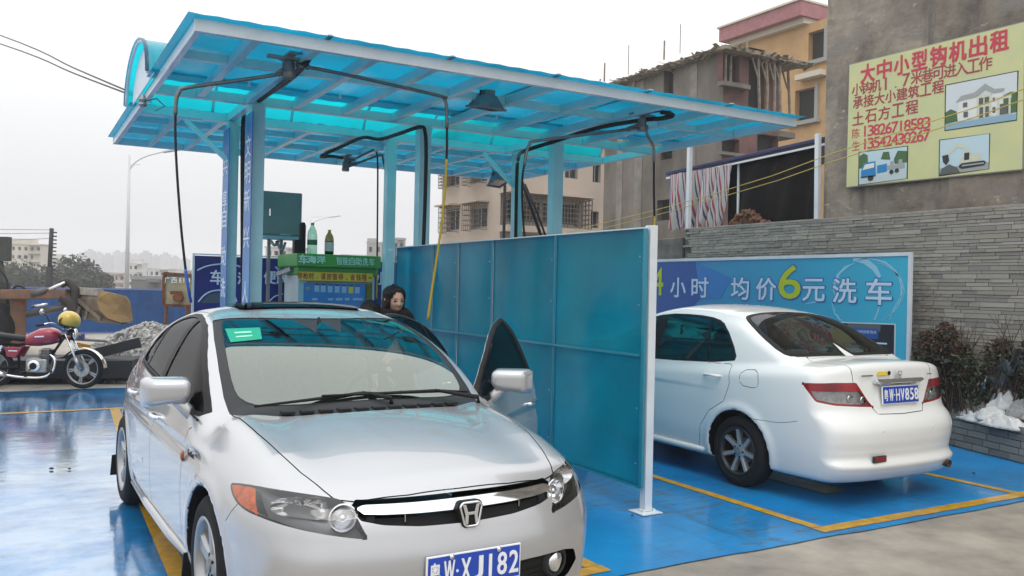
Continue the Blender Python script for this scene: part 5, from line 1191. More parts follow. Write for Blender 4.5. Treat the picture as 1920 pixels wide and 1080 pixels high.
# ------------------------------------------------------------------ tall rendered building with the hire sign
REND = bpy.data.materials.new('stained_render'); REND.use_nodes = True; t = REND.node_tree; b = t.nodes['Principled BSDF']; b.inputs['Roughness'].default_value = .92
tc = nd(t, 'ShaderNodeTexCoord')
def _n(sc, det, st, ro=.65):
    mp = nd(t, 'ShaderNodeMapping'); mp.inputs['Scale'].default_value = st; t.links.new(tc.outputs['Object'], mp.inputs[0]); n = nd(t, 'ShaderNodeTexNoise', Scale=sc, Detail=float(det), Roughness=ro); t.links.new(mp.outputs[0], n.inputs['Vector']); return n.outputs[0]
def _r(i_, p0, p1, c0, c1):
    r = nd(t, 'ShaderNodeValToRGB'); r.color_ramp.elements[0].position = p0; r.color_ramp.elements[1].position = p1; r.color_ramp.elements[0].color = (*c0, 1); r.color_ramp.elements[1].color = (*c1, 1); t.links.new(i_, r.inputs[0]); return r.outputs[0]
c1 = _r(_n(.9, 8, (1, 1, 1)), .38, .62, (.135, .115, .095), (.36, .31, .25)); k1 = _r(_n(1.6, 7, (1, 1, 2.2)), .50, .58, (0, 0, 0), (.7, .7, .7)); k2 = _r(_n(2.4, 6, (1, 1.6, .28)), .52, .66, (0, 0, 0), (.75, .75, .75)); k3 = _r(_n(3.2, 9, (1, .8, 1.8), .75), .60, .66, (0, 0, 0), (.8, .8, .8))
for k_, col_ in ((k1, (.23, .21, .185)), (k2, (.115, .10, .088)), (k3, (.50, .46, .40))):
    mx = nd(t, 'ShaderNodeMixRGB'); t.links.new(k_, mx.inputs[0]); t.links.new(c1, mx.inputs[1]); mx.inputs[2].default_value = (*col_, 1); c1 = mx.outputs[0]
t.links.new(c1, b.inputs['Base Color']); bp = nd(t, 'ShaderNodeBump', Strength=.7, Distance=.03); t.links.new(_n(7, 8, (1, 1, 1)), bp.inputs['Height']); t.links.new(bp.outputs[0], b.inputs['Normal'])
REND2 = mat('render_patch', (.29, .26, .22), .9, noise=.5, nscale=3, ncol=(.15, .135, .12), bump=.5, bscale=20)
BX = 9.28; yc = atX(1547, 250, BX).y
bd = thing('rendered_building', (14, 4, 0), 0, 'tall windowless building of stained grey brown render carrying the yellow sign', 'building')
m = MB()
ny, nz = 40, 60; Pv = []; rb = random.Random(8)
for j in range(nz+1):
    for i in range(ny+1):
        y = yc-(yc+1.5)*i/ny; z = 11*j/nz; Pv.append((BX+(.012*math.sin(3.1*y+1.7*z)+.010*math.sin(7*y-4*z)+rb.uniform(-.004, .004) if 0 < i < ny else 0), y, z))
m.poly(Pv, [(j*(ny+1)+i, j*(ny+1)+i+1, (j+1)*(ny+1)+i+1, (j+1)*(ny+1)+i) for j in range(nz) for i in range(ny)])
m.poly([(BX, yc, 0), (18, yc, 0), (18, yc, 11), (BX, yc, 11)], [(0, 1, 2, 3)]); m.poly([(BX, -1.5, 0), (18, -1.5, 0), (18, -1.5, 11), (BX, -1.5, 11)], [(0, 1, 2, 3)]); m.poly([(BX, -1.5, 11), (18, -1.5, 11), (18, yc, 11), (BX, yc, 11)], [(0, 1, 2, 3)]); m.poly([(18, -1.5, 0), (18, yc, 0), (18, yc, 11), (18, -1.5, 11)], [(0, 1, 2, 3)])
pm(m, 'wall', REND, bd, smooth=True)
SX = BX-.06
sg = thing('hire_sign', (SX, 6.3, 3.7), 0, 'large pale yellow sign with red lettering 大中小型钩机出租 on the tall building', 'sign')
c0, c1, c2, c3 = atX(1593, 122, SX), atX(1921, 41.5, SX), atX(1587, 350.5, SX), atX(1916, 317, SX)
SY = mat('sign_yellow', (.62, .62, .30), .5, noise=.12, nscale=3, ncol=(.55, .58, .31))
m = MB(); P = [c0, c1, c3, c2]; m.poly(P+[p+Vector((.025, 0, 0)) for p in P], [(0, 1, 2, 3), (7, 6, 5, 4), (0, 4, 5, 1), (1, 5, 6, 2), (2, 6, 7, 3), (3, 7, 4, 0)]); pm(m, 'panel', SY, sg)
m = MB(); Q = [p+Vector((.018, 0, 0)) for p in P]
for a, b in ((Q[0], Q[1]), (Q[1], Q[2]), (Q[2], Q[3]), (Q[3], Q[0])): m.bar(a, b, .022)
pm(m, 'frame', mat('sign_frame', (.28, .28, .27), .5), sg)
m = MB()
for k in range(4):
    y = c0.y+(c1.y-c0.y)*(k+.5)/4
    for z in (c0.z-.2, c2.z+.2): m.mm(SX+.02, y-.02, z-.02, BX+.01, y+.02, z+.02)
pm(m, 'bracket', STEEL, sg)['kind'] = 'stuff'
RED1 = mat('sign_red', (.55, .045, .085), .5); RED2 = mat('sign_dark_red', (.38, .05, .07), .5)
def signline(body, a, b, h, mt, bold=.0, ratio=.86):
    """characters evenly set from picture point a to b (centres of first and last)"""
    ya, za = atX(*a, SX).y, atX(*a, SX).z; yb, zb = atX(*b, SX).y, atX(*b, SX).z; n = len(body)
    for i, ch in enumerate(body):
        if ch == ' ': continue
        t = i/(n-1); y = ya+(yb-ya)*t; z = za+(zb-za)*t; nar = ch in '.1'; s = .34 if ch == '.' else 1; dig = ch.isdigit()
        w = h*(.13 if ch == '.' else .17 if ch == '1' else .62 if dig else ratio); hh = h*(.13 if ch == '.' else .95)
        place(text(ch, 'lettering', frame((SX, y, z-(h*.4 if ch == '.' else 0)), (0, -1, 0), (0, 0, 1)), h, mt, None, width=w, height=hh, zoff=.002, depth=.0006, off=0 if ch in '1.' else bold), sg)
hz = lambda px, py, d: abs((atX(px, py-d/2, SX)-atX(px, py+d/2, SX)).z)
signline('大中小型钩机出租', (1627, 137), (1874, 77), hz(1750, 105, 38), RED1, bold=.006, ratio=.84)
signline('小钩机1.7米巷可进入工作', (1607, 168), (1848, 119), hz(1730, 145, 25), RED2, bold=.0016, ratio=.95)
signline('承接大小建筑工程', (1609, 192), (1759, 163), hz(1690, 178, 24), RED2, bold=.002, ratio=.93)
signline('土石方工程', (1609, 222), (1710, 201), hz(1660, 210, 26), RED2, bold=.002, ratio=.95)
signline('陈', (1605, 250), (1606, 250), .12, RED1) if False else None
for ch, p in (('陈', (1605, 250)), ('生', (1605, 273))):
    c = atX(*p, SX); place(text(ch, 'lettering', frame((SX, c.y, c.z), (0, -1, 0), (0, 0, 1)), .12, RED1, None, width=.115, height=.125, zoff=.002, depth=.0006), sg)
signline('13826718583', (1622, 246), (1738, 230), hz(1680, 240, 22), RED1, bold=.0015)
signline('13542430267', (1622, 270), (1738, 253), hz(1680, 262, 22), RED1, bold=.0015)
def sflat(pts, mt, off=.002): 
    P = [atX(px, py, SX) for px, py in pts]; P = [Vector((SX-off, p.y, p.z)) for p in P]; n = len(P); m = MB(); m.poly(P+[p+Vector((.001, 0, 0)) for p in P], [tuple(range(n)), tuple(range(n, 2*n))[::-1]]); return m
def pic(name, layers):
    root = None
    for i, (mt, polys, off) in enumerate(layers):
        m = MB()
        for pts in polys:
            q = sflat(pts, mt, off); b = len(m.v); m.v += q.v; m.f += [tuple(k+b for k in f) for f in q.f]
        o = m.build(name if i == 0 else 'print_layer', mt, None)
        if i == 0: place(o, sg); root = o; 
        else: o.parent = root; o.matrix_parent_inverse = Matrix.Translation(-Vector(sg.location)) if False else Matrix(); 
        if i and len(polys) > 1: o['kind'] = 'stuff'
    return root
c_ = lambda n, c: mat('print_'+n, c, .5)
pW, pG, pSky, pBl, pBk, pGr, pRo, pTr, pDk = c_('white', (.72, .74, .70)), c_('grey', (.35, .37, .36)), c_('sky', (.50, .66, .72)), c_('truck_blue', (.02, .22, .50)), c_('black', (.03, .03, .03)), c_('green', (.06, .14, .05)), c_('road', (.25, .42, .52)), c_('cream', (.60, .62, .48)), c_('dark_grey', (.10, .11, .11))
def Q4(a, b, c, d): return [a, b, c, d]
# house picture: corners (1773,160) (1909,133) (1906,225) (1772,245)
def hp(u, v): 
    return (1773+136*u-1.5*v, 160-27*u+(85+7*u)*v)
def rect(f, a, b, c, d): return [f(a, b), f(c, b), f(c, d), f(a, d)]
pic('house_picture', [(pBk, [[(1772, 159), (1910, 132), (1907, 226), (1771, 246)]], .002), (c_('pale_sky', (.62, .68, .70)), [rect(hp, .01, .01, .99, .99)], .003), (pRo, [rect(hp, .01, .86, .99, .99)], .0042),
    (pGr, [[hp(.01, .6), hp(.08, .55), hp(.16, .62), hp(.18, .84), hp(.01, .86)], [hp(.80, .45), hp(.9, .40), hp(.99, .42), hp(.99, .84), hp(.82, .84)]], .0042),
    (pW, [rect(hp, .18, .40, .80, .84)], .0055), (pG, [[hp(.15, .42), hp(.22, .30), hp(.40, .28), hp(.55, .13), hp(.68, .28), hp(.82, .30), hp(.80, .36), hp(.66, .36), hp(.55, .26), hp(.44, .38), hp(.2, .42)]], .007),
    (pTr, [rect(hp, .44, .36, .64, .84), rect(hp, .70, .46, .92, .52), rect(hp, .72, .52, .75, .84), rect(hp, .88, .52, .91, .84)], .007), (pDk, [rect(hp, .47, .42, .53, .56), rect(hp, .55, .42, .61, .56), rect(hp, .48, .62, .53, .84), rect(hp, .56, .62, .61, .84), rect(hp, .25, .46, .31, .56), rect(hp, .26, .66, .32, .78), rect(hp, .66, .46, .69, .54), rect(hp, .66, .66, .70, .78), rect(hp, .76, .62, .87, .84)], .0085)])
def tp(u, v): return (1611+91*u-1*v, 286-12*u+(61+0*u)*v)
pic('truck_picture', [(pBk, [[(1610, 285), (1703, 273), (1702, 335), (1609, 348)]], .002), (pSky, [rect(tp, .01, .01, .99, .99)], .003), (pGr, [[tp(.0, .12), tp(.10, .05), tp(.18, .12), tp(.19, .5), tp(.0, .5)], [tp(.45, .3), tp(.5, .08), tp(.62, .1), tp(.65, .35)], [tp(.72, .35), tp(.8, .1), tp(.99, .15), tp(.99, .5), tp(.74, .5)]], .0042),
    (c_('pale_road', (.50, .60, .62)), [rect(tp, .01, .72, .99, .99)], .0042), (pBl, [[tp(.10, .35), tp(.34, .33), tp(.36, .78), tp(.05, .80), tp(.05, .60)], [tp(.38, .48), tp(.58, .45), tp(.58, .70), tp(.38, .72)]], .0055), (pG, [rect(tp, .58, .52, .95, .66), rect(tp, .65, .40, .72, .52), rect(tp, .82, .38, .9, .52)], .0055),
    (pW, [[tp(.13, .40), tp(.32, .38), tp(.32, .52), tp(.08, .56)]], .007), (pBk, [[tp(.25+.06*math.cos(a), .84+.09*math.sin(a)) for a in [k*.7 for k in range(9)]], [tp(.68+.045*math.cos(a), .73+.07*math.sin(a)) for a in [k*.7 for k in range(9)]], [tp(.79+.045*math.cos(a), .71+.07*math.sin(a)) for a in [k*.7 for k in range(9)]], rect(tp, .05, .76, .34, .80)], .0085)])
def ep(u, v): return (1762+94*u-1*v, 263-13*u+(66+1*u)*v)
pic('excavator_picture', [(pBk, [[(1761, 262), (1857, 250), (1855, 317), (1760, 331)]], .002), (pSky, [rect(ep, .01, .01, .99, .99)], .003), (pG, [rect(ep, .01, .80, .99, .99)], .0042), (pDk, [[ep(.01, .99), ep(.05, .82), ep(.2, .72), ep(.36, .84), ep(.42, .99)]], .0055),
    (pTr, [[ep(.12, .42), ep(.30, .22), ep(.36, .26), ep(.18, .48)], [ep(.30, .22), ep(.38, .16), ep(.56, .30), ep(.62, .52), ep(.55, .52), ep(.50, .34), ep(.36, .26)], [ep(.42, .62), ep(.52, .50), ep(.80, .50), ep(.84, .58), ep(.82, .72), ep(.42, .74)]], .0055),
    (pBk, [[ep(.06, .46), ep(.18, .44), ep(.2, .62), ep(.14, .74), ep(.08, .64)], rect(ep, .50, .46, .60, .66), [ep(.40, .78), ep(.46, .74), ep(.9, .74), ep(.94, .80), ep(.9, .88), ep(.46, .90), ep(.40, .86)]], .007), (pG, [rect(ep, .46, .79, .90, .83)], .0085)])

# ------------------------------------------------------------------ shed frame with tarpaulins behind the wall
SH = 9.45
sh = thing('lean_to_shed', (SH, 9.5, 2.5), 0, 'lean-to shed with white posts and a hanging black tarpaulin above the slate wall', 'shed')
NAVY = mat('navy_sheet', (.018, .025, .11), .5, noise=.3, nscale=6); TARPB = mat('black_tarp', (.014, .012, .012), .85, spec=.2, noise=.4, nscale=5, bump=.4, bscale=15)
ra, rb_ = atX(1251, 326, SH), atX(1549, 260, SH)
m = MB(); m.bar(ra, rb_+(rb_-ra)*.02, .07, .055); pm(m, 'roof_edge', NAVY, sh, bevel=.01)
m = MB(); q = [ra+Vector((.02, 0, .02)), rb_+Vector((.02, 0, .02)), rb_+Vector((2.6, 0, .25)), ra+Vector((2.6, 0, .25))]; m.poly(q+[p-Vector((0, 0, .02)) for p in q], [(0, 1, 2, 3), (7, 6, 5, 4), (0, 4, 5, 1), (1, 5, 6, 2), (2, 6, 7, 3), (3, 7, 4, 0)]); pm(m, 'roof_sheet', NAVY, sh)
m = MB(); m.bar(ra+Vector((-.01, 0, -.075)), rb_+Vector((-.01, 0, -.075)), .028); pm(m, 'rail', SHED_W, sh)
def post(px, y0, y1, X, w, name='post'):
    a, b = atX(px[0], y0, X), atX(px[1], y1, X); m = MB(); m.bar(b-Vector((0, 0, .5)), a, w, w, up=(0, 1, 0)); return pm(m, name, SHED_W, sh, bevel=.003)
post((1293.5, 1290.5), 277, 432, 9.27, .065); post((1534, 1533), 251, 415, 9.27, .062); post((1385, 1384), 308, 398, 9.5, .028)
def cloth(name, mt, tl, tr, br, bl, X, n, amp, fr, seed, ragged_=0):
    rr = random.Random(seed); P = []; mrow = 14
    for j in range(mrow+1):
        for i in range(n+1):
            u, v = i/n, j/mrow; a = Vector(tl).lerp(Vector(tr), u); b = Vector(bl).lerp(Vector(br), u); p = a.lerp(b, v)
            py = p.y+(rr.uniform(-ragged_, ragged_) if j == mrow else 0); w = atX(p.x, py, X)
            P.append((X+amp*(math.sin(u*fr*6.28+v*1.5)+.5*math.sin(u*fr*11+2+v*4))*(0.4+v), w.y, w.z))
    m = MB(); m.poly(P, [(j*(n+1)+i, j*(n+1)+i+1, (j+1)*(n+1)+i+1, (j+1)*(n+1)+i) for j in range(mrow) for i in range(n)]); return m
m = cloth('t', TARPB, (1368, 308), (1537, 275), (1534, 416), (1362, 428), SH+.05, 50, .03, 2.5, 1); pm(m, 'black_tarpaulin', TARPB, sh, smooth='all')
STR = bpy.data.materials.new('striped_tarp'); STR.use_nodes = True; t = STR.node_tree; b = t.nodes['Principled BSDF']; b.inputs['Roughness'].default_value = .6
tc = nd(t, 'ShaderNodeTexCoord'); sp = nd(t, 'ShaderNodeSeparateXYZ'); t.links.new(tc.outputs['Object'], sp.inputs[0])
ng = nd(t, 'ShaderNodeTexNoise', Scale=2.5, Detail=3.0); t.links.new(tc.outputs['Object'], ng.inputs['Vector'])
a1 = nd(t, 'ShaderNodeMath', operation='MULTIPLY_ADD'); a1.inputs[1].default_value = .05; t.links.new(ng.outputs[0], a1.inputs[0]); t.links.new(sp.outputs['Y'], a1.inputs[2])
a2 = nd(t, 'ShaderNodeMath', operation='MULTIPLY'); a2.inputs[1].default_value = 9.5; t.links.new(a1.outputs[0], a2.inputs[0]); a3 = nd(t, 'ShaderNodeMath', operation='FRACT'); t.links.new(a2.outputs[0], a3.inputs[0])
r = nd(t, 'ShaderNodeValToRGB'); r.color_ramp.interpolation = 'CONSTANT'; r.color_ramp.elements[0].color = (.50, .49, .48, 1); r.color_ramp.elements[1].position = .26; r.color_ramp.elements[1].color = (.36, .07, .09, 1)
for p_, c in ((.46, (.52, .50, .49, 1)), (.66, (.07, .07, .16, 1)), (.80, (.50, .48, .47, 1))): e = r.color_ramp.elements.new(p_); e.color = c
t.links.new(a3.outputs[0], r.inputs[0]); t.links.new(r.outputs[0], b.inputs['Base Color'])
m = cloth('s', STR, (1256, 328), (1371, 308), (1350, 426), (1252, 429), 9.38, 80, .055, 4.3, 6, 7); o = m.build('striped_tarpaulin', STR, None, smooth='all'); tag(o, 'red white and blue striped tarpaulin hanging between the white posts above the wall end', 'tarpaulin')
rub = MB(); rr = random.Random(31)
for i in range(150):
    u = rr.random(); p = atX(1372+70*u, 420-24*math.sin(PI*min(u*1.15, 1))*rr.random(), SH-.12+rr.random()*.1); s = rr.uniform(.03, .07); s *= .75; rub.box(p, (s*1.6, s*2, s), M=Matrix.Rotation(rr.random()*6, 3, Vector((rr.random(), rr.random(), rr.random())).normalized()))
o = rub.build('brick_rubble', mat('rubble_brick', (.22, .11, .07), .9, noise=.5, nscale=12), None); tag(o, 'small heap of broken brick on the slate wall below the black tarpaulin', 'rubble', kind='stuff')
# yellow cables slung across the yard
YC = mat('yellow_cable', (.50, .36, .05), .5)
CXp = 8.55
for i, P in enumerate(([(1030, 446), (1120, 421), (1230, 394), (1330, 366), (1450, 329), (1560, 288), (1700, 243), (1830, 201), (1930, 163)], [(1055, 452), (1140, 426), (1240, 401), (1340, 373), (1460, 338), (1560, 303), (1700, 260), (1830, 219), (1930, 183)])):
    m = MB(); X = [9.0-.0*k for k in range(len(P))]; m.tube([atX(px, py, CXp) for px, py in P], .006, 5); o = m.build('cable', YC, None); tag(o, ('upper', 'lower')[i]+' of the two yellow cables slung over the partition and across the sign', 'cable', 'yellow cables across the yard')
# ------------------------------------------------------------------ buildings behind
def facade(t, name, mt, origin, xd, W, H, holes, pane, depth=.22, frame_mt=None, bars=0, zsplit=1):
    """wall with rectangular openings (u0,v0,u1,v1); reveals and recessed panes as parts"""
    O = Vector(origin); X = Vector(xd).normalized(); Z = Vector((0, 0, 1)); N = X.cross(Z)
    us = sorted(set([0, W]+[h[0] for h in holes]+[h[2] for h in holes])); vs = sorted(set([0, H]+[h[1] for h in holes]+[h[3] for h in holes]))
    us = [u for u in us if 0 <= u <= W]; vs = [v for v in vs if 0 <= v <= H]; m = MB()
    for i in range(len(us)-1):
        for j in range(len(vs)-1):
            cu, cv = (us[i]+us[i+1])/2, (vs[j]+vs[j+1])/2
            if any(h[0] < cu < h[2] and h[1] < cv < h[3] for h in holes): continue
            m.poly([O+X*us[i]+Z*vs[j], O+X*us[i+1]+Z*vs[j], O+X*us[i+1]+Z*vs[j+1], O+X*us[i]+Z*vs[j+1]], [(0, 1, 2, 3)])
    for h in holes:
        a, b, c, d = h[:4]; P = [(a, b), (c, b), (c, d), (a, d)]
        for k in range(4):
            p, q = P[k], P[(k+1) % 4]; m.poly([O+X*p[0]+Z*p[1], O+X*q[0]+Z*q[1], O+X*q[0]+Z*q[1]-N*depth, O+X*p[0]+Z*p[1]-N*depth], [(0, 1, 2, 3)])
    w = pm(m, name, mt, t)
    for h in holes:
        a, b, c, d = h[:4]; f = MB(); s = min(.06, (c-a)*.08)
        pn = MB(); pn.poly([O+X*a+Z*b-N*depth*.95, O+X*c+Z*b-N*depth*.95, O+X*c+Z*d-N*depth*.95, O+X*a+Z*d-N*depth*.95], [(0, 1, 2, 3)])
        wo_ = pm(pn, 'window', pane, t)
        if frame_mt:
            for (p, q, r, s2) in ((a, b, a+s, d), (c-s, b, c, d), (a+s, b, c-s, b+s), (a+s, d-s, c-s, d), ((a+c)/2-s/2, b+s, (a+c)/2+s/2, d-s)):
                f.poly([O+X*u+Z*v-N*depth*k for k in (.78, .9) for u, v in ((p, q), (r, q), (r, s2), (p, s2))], [(0, 1, 2, 3), (7, 6, 5, 4), (0, 4, 5, 1), (1, 5, 6, 2), (2, 6, 7, 3), (3, 7, 4, 0)])
            fo = pm(f, 'window_frame', frame_mt, t); fo.parent = wo_; fo.matrix_parent_inverse = Matrix()
    return w, O, X, N
def uv(pts, O, X, px0, y0, px1, y1, plane):
    """picture rectangle to wall coordinates"""
    a = plane(px0, y0); b = plane(px1, y1); u0, u1 = (a-O).dot(X), (b-O).dot(X); return (min(u0, u1), min(a.z, b.z), max(u0, u1), max(a.z, b.z))
VOID = mat('dark_opening', (.012, .011, .010), .8); PANE = mat('dusty_pane', (.035, .04, .045), .25, noise=.5, nscale=2)
CONCW = mat('raw_concrete_wall', (.24, .215, .18), .92, noise=.55, nscale=.55, ncol=(.09, .08, .068), bump=.5, bscale=3, stretch=(1, 1, .45)); BRKW = mat('pink_brick_wall', (.19, .095, .085), .9, noise=.4, nscale=1.2, ncol=(.10, .055, .05), bump=.5, bscale=10)
WOOD = mat('weathered_timber', (.34, .29, .22), .9, noise=.5, nscale=4)
# unfinished building
uc = atD(1353, 300, 31); XU, YU = uc.x, uc.y
ub = thing('unfinished_building', (XU+4, YU+6, 0), 0, 'unfinished concrete and pink brick building with timber props and a ragged formwork roof', 'building')
zr = atX(1350, 100, XU).z; far = atX(1129, 160, XU).y; HU = zr
PXU = lambda x, y: atX(x, y, XU); PYU = lambda x, y: atY(x, y, YU)
# left face runs from the far end to the near corner (u grows towards the corner)
Of = Vector((XU, far, 0)); hA = [uv(None, Of, Vector((0, -1, 0)), *r, PXU) for r in ((1245, 128, 1262, 176), (1239, 285, 1260, 297), (1232, 376, 1257, 412), (1222, 250, 1223, 251))][:3]
facade(ub, 'side_wall', CONCW, Of, (0, -1, 0), far-YU, HU, hA, VOID, .3)
xr_ = atY(1500, 200, YU).x; Oc = Vector((XU, YU, 0)); xw = PYU(1462, 150).x
hB = [uv(None, Oc, Vector((1, 0, 0)), *r, PYU) for r in ((1356, 96, 1386, 158), (1405, 88, 1432, 205), (1354, 258, 1386, 288), (1420, 250, 1458, 292))]
facade(ub, 'front_wall', BRKW, Oc, (1, 0, 0), xw-XU, HU, hB, VOID, .3)
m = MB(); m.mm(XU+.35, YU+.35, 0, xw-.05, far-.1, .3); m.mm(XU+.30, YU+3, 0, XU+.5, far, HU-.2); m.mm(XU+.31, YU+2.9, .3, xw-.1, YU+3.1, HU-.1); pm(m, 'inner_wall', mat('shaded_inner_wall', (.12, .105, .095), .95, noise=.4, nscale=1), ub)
m = MB(); m.mm(xw, YU+.2, PYU(1450, 246).z-.1, xr_, YU+5, PYU(1450, 240).z); m.mm(xw, YU+2.8, 0, xr_-.6, YU+3, PYU(1450, 240).z-.1); pm(m, 'floor_slab', CONCW, ub)
# formwork roof: layered boards with ragged ends
ZR = HU; roof = MB(); rr = random.Random(77)
m = MB(); m.mm(XU-.25, YU-.35, ZR+.02, xr_, far+.3, ZR+.16); pm(m, 'formwork_deck', WOOD, ub)
def ragline(a, b, n, out, dz):
    for i in range(n):
        p = Vector(a).lerp(Vector(b), rr.random())+Vector((0, 0, rr.uniform(-.12, dz))); L = rr.choice((rr.uniform(.15, .4), rr.uniform(.2, .8))); d = (Vector(out)*rr.uniform(.3, 1)+Vector((rr.uniform(-.8, .8), rr.uniform(-.8, .8), rr.uniform(-.35, .45)))).normalized()
        roof.bar(p-d*L*.5, p+d*L*.5, rr.uniform(.05, .20), .015)
ragline((XU-.2, YU, ZR+.1), (XU-.2, far, ZR+.03), 170, (-1, 0, 0), .10); ragline((XU, YU-.25, ZR+.1), (xr_+.2, YU-.25, ZR+.03), 90, (0, -1, 0), .10)
for px, y0, y1 in ((1133, 153, 118), (1178, 140, 84), (1245, 112, 76), (1275, 100, 45), (1400, 95, 70), (1125, 152, 148)):
    a = atX(px, y0, XU); b = atX(px+1, y1, XU); roof.bar(a, b, .05 if y0-y1 < 40 else .025)
pm(roof, 'formwork_boards', WOOD, ub)['kind'] = 'stuff'
# timber props on the open corner and bracing inside the openings
for i, px in enumerate((1418, 1432, 1446, 1458, 1463, 1472, 1480, 1487, 1492)):
    a = PYU(px, 205+i*3); b = PYU(px-2+rr.uniform(-2, 2), 98+i*4); b.z = min(b.z, ZR); dy = rr.uniform(.1, 1.6) if i > 3 else -.15
    m = MB(); m.tube([a+Vector((0, dy, 0)), (a+b)/2+Vector((rr.uniform(-.06, .06), dy, 0)), b+Vector((0, dy, 0))], .055, 5); m.bar(b+Vector((-.3, dy, -.05)), b+Vector((0, dy, -.7)), .05); pm(m, 'timber_prop', WOOD, ub)
for px in (1364, 1374):
    a, b = PYU(px, 156), PYU(px+1, 100); m = MB(); m.tube([a+Vector((0, .12, 0)), b+Vector((0, .12, 0))], .05, 5); pm(m, 'timber_prop', WOOD, ub)
m = MB(); h = hB[0]; m.mm(XU+h[0]-.25, YU-.32, h[1]-.22, XU+h[2]+.25, YU, h[1]-.06); pm(m, 'window_sill', CONCW, ub)
m = MB(); m.bar(PYU(1354, 88)+Vector((0, -.1, 0)), PYU(1406, 103)+Vector((0, -.1, 0)), .12); pm(m, 'lintel_board', WOOD, ub)
m = MB(); m.bar(PXU(1230, 136)+Vector((-.1, 0, 0)), PXU(1272, 124)+Vector((-.1, 0, 0)), .12); pm(m, 'lintel_board', WOOD, ub)
m = MB(); h = hB[2]; m.mm(XU+h[0]-.2, YU-.2, h[1]-.14, XU+h[2]+.6, YU, h[1]-.03); pm(m, 'window_sill', CONCW, ub)
for px, w in ((1200, .25), (1165, .2), (1300, .2)):
    p = PXU(px, 200); m = MB(); m.mm(XU-.03, p.y-w, 0, XU, p.y+w, HU-.1); pm(m, 'cast_column', mat('cast_concrete', (.30, .28, .25), .9, noise=.4, nscale=1.5), ub)
# ochre building behind
YW = mat('ochre_render', (.58, .37, .17), .8, noise=.25, nscale=.8, ncol=(.46, .28, .13)); PINK = mat('pink_tile', (.42, .17, .18), .6, noise=.3, nscale=3); CREAM = mat('cream_trim', (.60, .55, .45), .7)
oc = atD(1512, 100, 44); XO = oc.x-1.0
ob = thing('ochre_building', (XO+3, oc.y, 0), 0, 'ochre yellow house with a pink tiled eave and dark unglazed windows behind the unfinished building', 'building')
PXO = lambda x, y: atX(x, y, XO); f0 = PXO(1385, 100).y; n0 = PXO(1580, 100).y; zt = PXO(1512, 46).z; Oo = Vector((XO, f0, 0))
hO = [uv(None, Oo, Vector((0, -1, 0)), *r, PXO) for r in ((1516, 62, 1546, 108), (1491, 171, 1528, 222))]
facade(ob, 'wall', YW, Oo, (0, -1, 0), f0-n0, zt, hO, VOID, .35, frame_mt=None)
m = MB(); m.poly([(XO, f0, 0), (XO+9, f0, 0), (XO+9, f0, zt), (XO, f0, zt)], [(0, 1, 2, 3)]); pm(m, 'wall', YW, ob)
yn = PXO(1512, 40).y
for dz0, dz1, out, mt, nm in ((0, .28, .35, CREAM, 'cornice'), (.281, 1.0, .75, PINK, 'eave_tiles'), (1.001, 1.10, .85, CREAM, 'cornice')):
    m = MB(); m.mm(XO-out, yn-out*.4, zt+dz0, XO+9, f0+out, zt+dz1); pm(m, nm, mt, ob)
for h in hO:
    m = MB(); y1, y0 = f0-h[0], f0-h[2]
    m.mm(XO-.22, y0-.35, h[1]-.22, XO-.002, y1+.35, h[1]-.02); m.mm(XO-.10, y0-.22, h[1]-.018, XO-.003, y0-.02, h[3]+.1); pm(m, 'window_surround', mat('grey_trim', (.33, .33, .32), .8), ob)
m = MB(); a, b = PXO(1503, 152), PXO(1552, 139); m.mm(XO-.5, b.y, a.z-.05, XO-.001, a.y, a.z+.22); pm(m, 'ledge', CREAM, ob)
# beige apartment house with caged windows
BEI = mat('beige_render', (.50, .42, .35), .85, noise=.25, nscale=.5, ncol=(.41, .34, .285)); CAGE = mat('cage_iron', (.16, .135, .115), .7, metal=.3); CURT = mat('window_dark_curtain', (.055, .050, .046), .5, noise=.6, nscale=6, stretch=(6, 6, .5))
bc = atD(938, 400, 25); XB, YB = bc.x, bc.y
bb = thing('beige_building', (XB+3, YB+4, 0), 0, 'beige apartment house with iron window cages seen under the right end of the canopy', 'building')
PXB = lambda x, y: atX(x, y, XB); PYB = lambda x, y: atY(x, y, YB); fB = PXB(828, 400).y; Ob = Vector((XB, fB, 0)); HB = 6.5
hL = [uv(None, Ob, Vector((0, -1, 0)), *r, PXB) for r in ((838, 394, 861, 432), (883, 389, 913, 427), (838, 328, 861, 347), (883, 318, 913, 340))]
facade(bb, 'side_wall', BEI, Ob, (0, -1, 0), fB-YB, HB, hL, CURT, .12, frame_mt=STEEL)
xE = PYB(1131, 400).x; Ob2 = Vector((XB, YB, 0)); hR = [uv(None, Ob2, Vector((1, 0, 0)), *r, PYB) for r in ((948, 370, 1085, 425), (1108, 396, 1122, 428), (1112, 305, 1126, 343), (1060, 300, 1083, 336))]
facade(bb, 'front_wall', BEI, Ob2, (1, 0, 0), xE-XB, HB, hR, CURT, .15, frame_mt=STEEL)
m = MB(); m.mm(XB-.3, YB-.3, HB, xE+.2, fB+.2, HB+.15); pm(m, 'roof_slab', BEI, bb); m = MB(); m.mm(XB+.5, YB+.5, 0, xE+.0, fB-.1, .4); m.poly([(XB, fB, 0), (xE, fB, 0), (xE, fB, HB), (XB, fB, HB)], [(0, 1, 2, 3)]); pm(m, 'back_wall', BEI, bb)
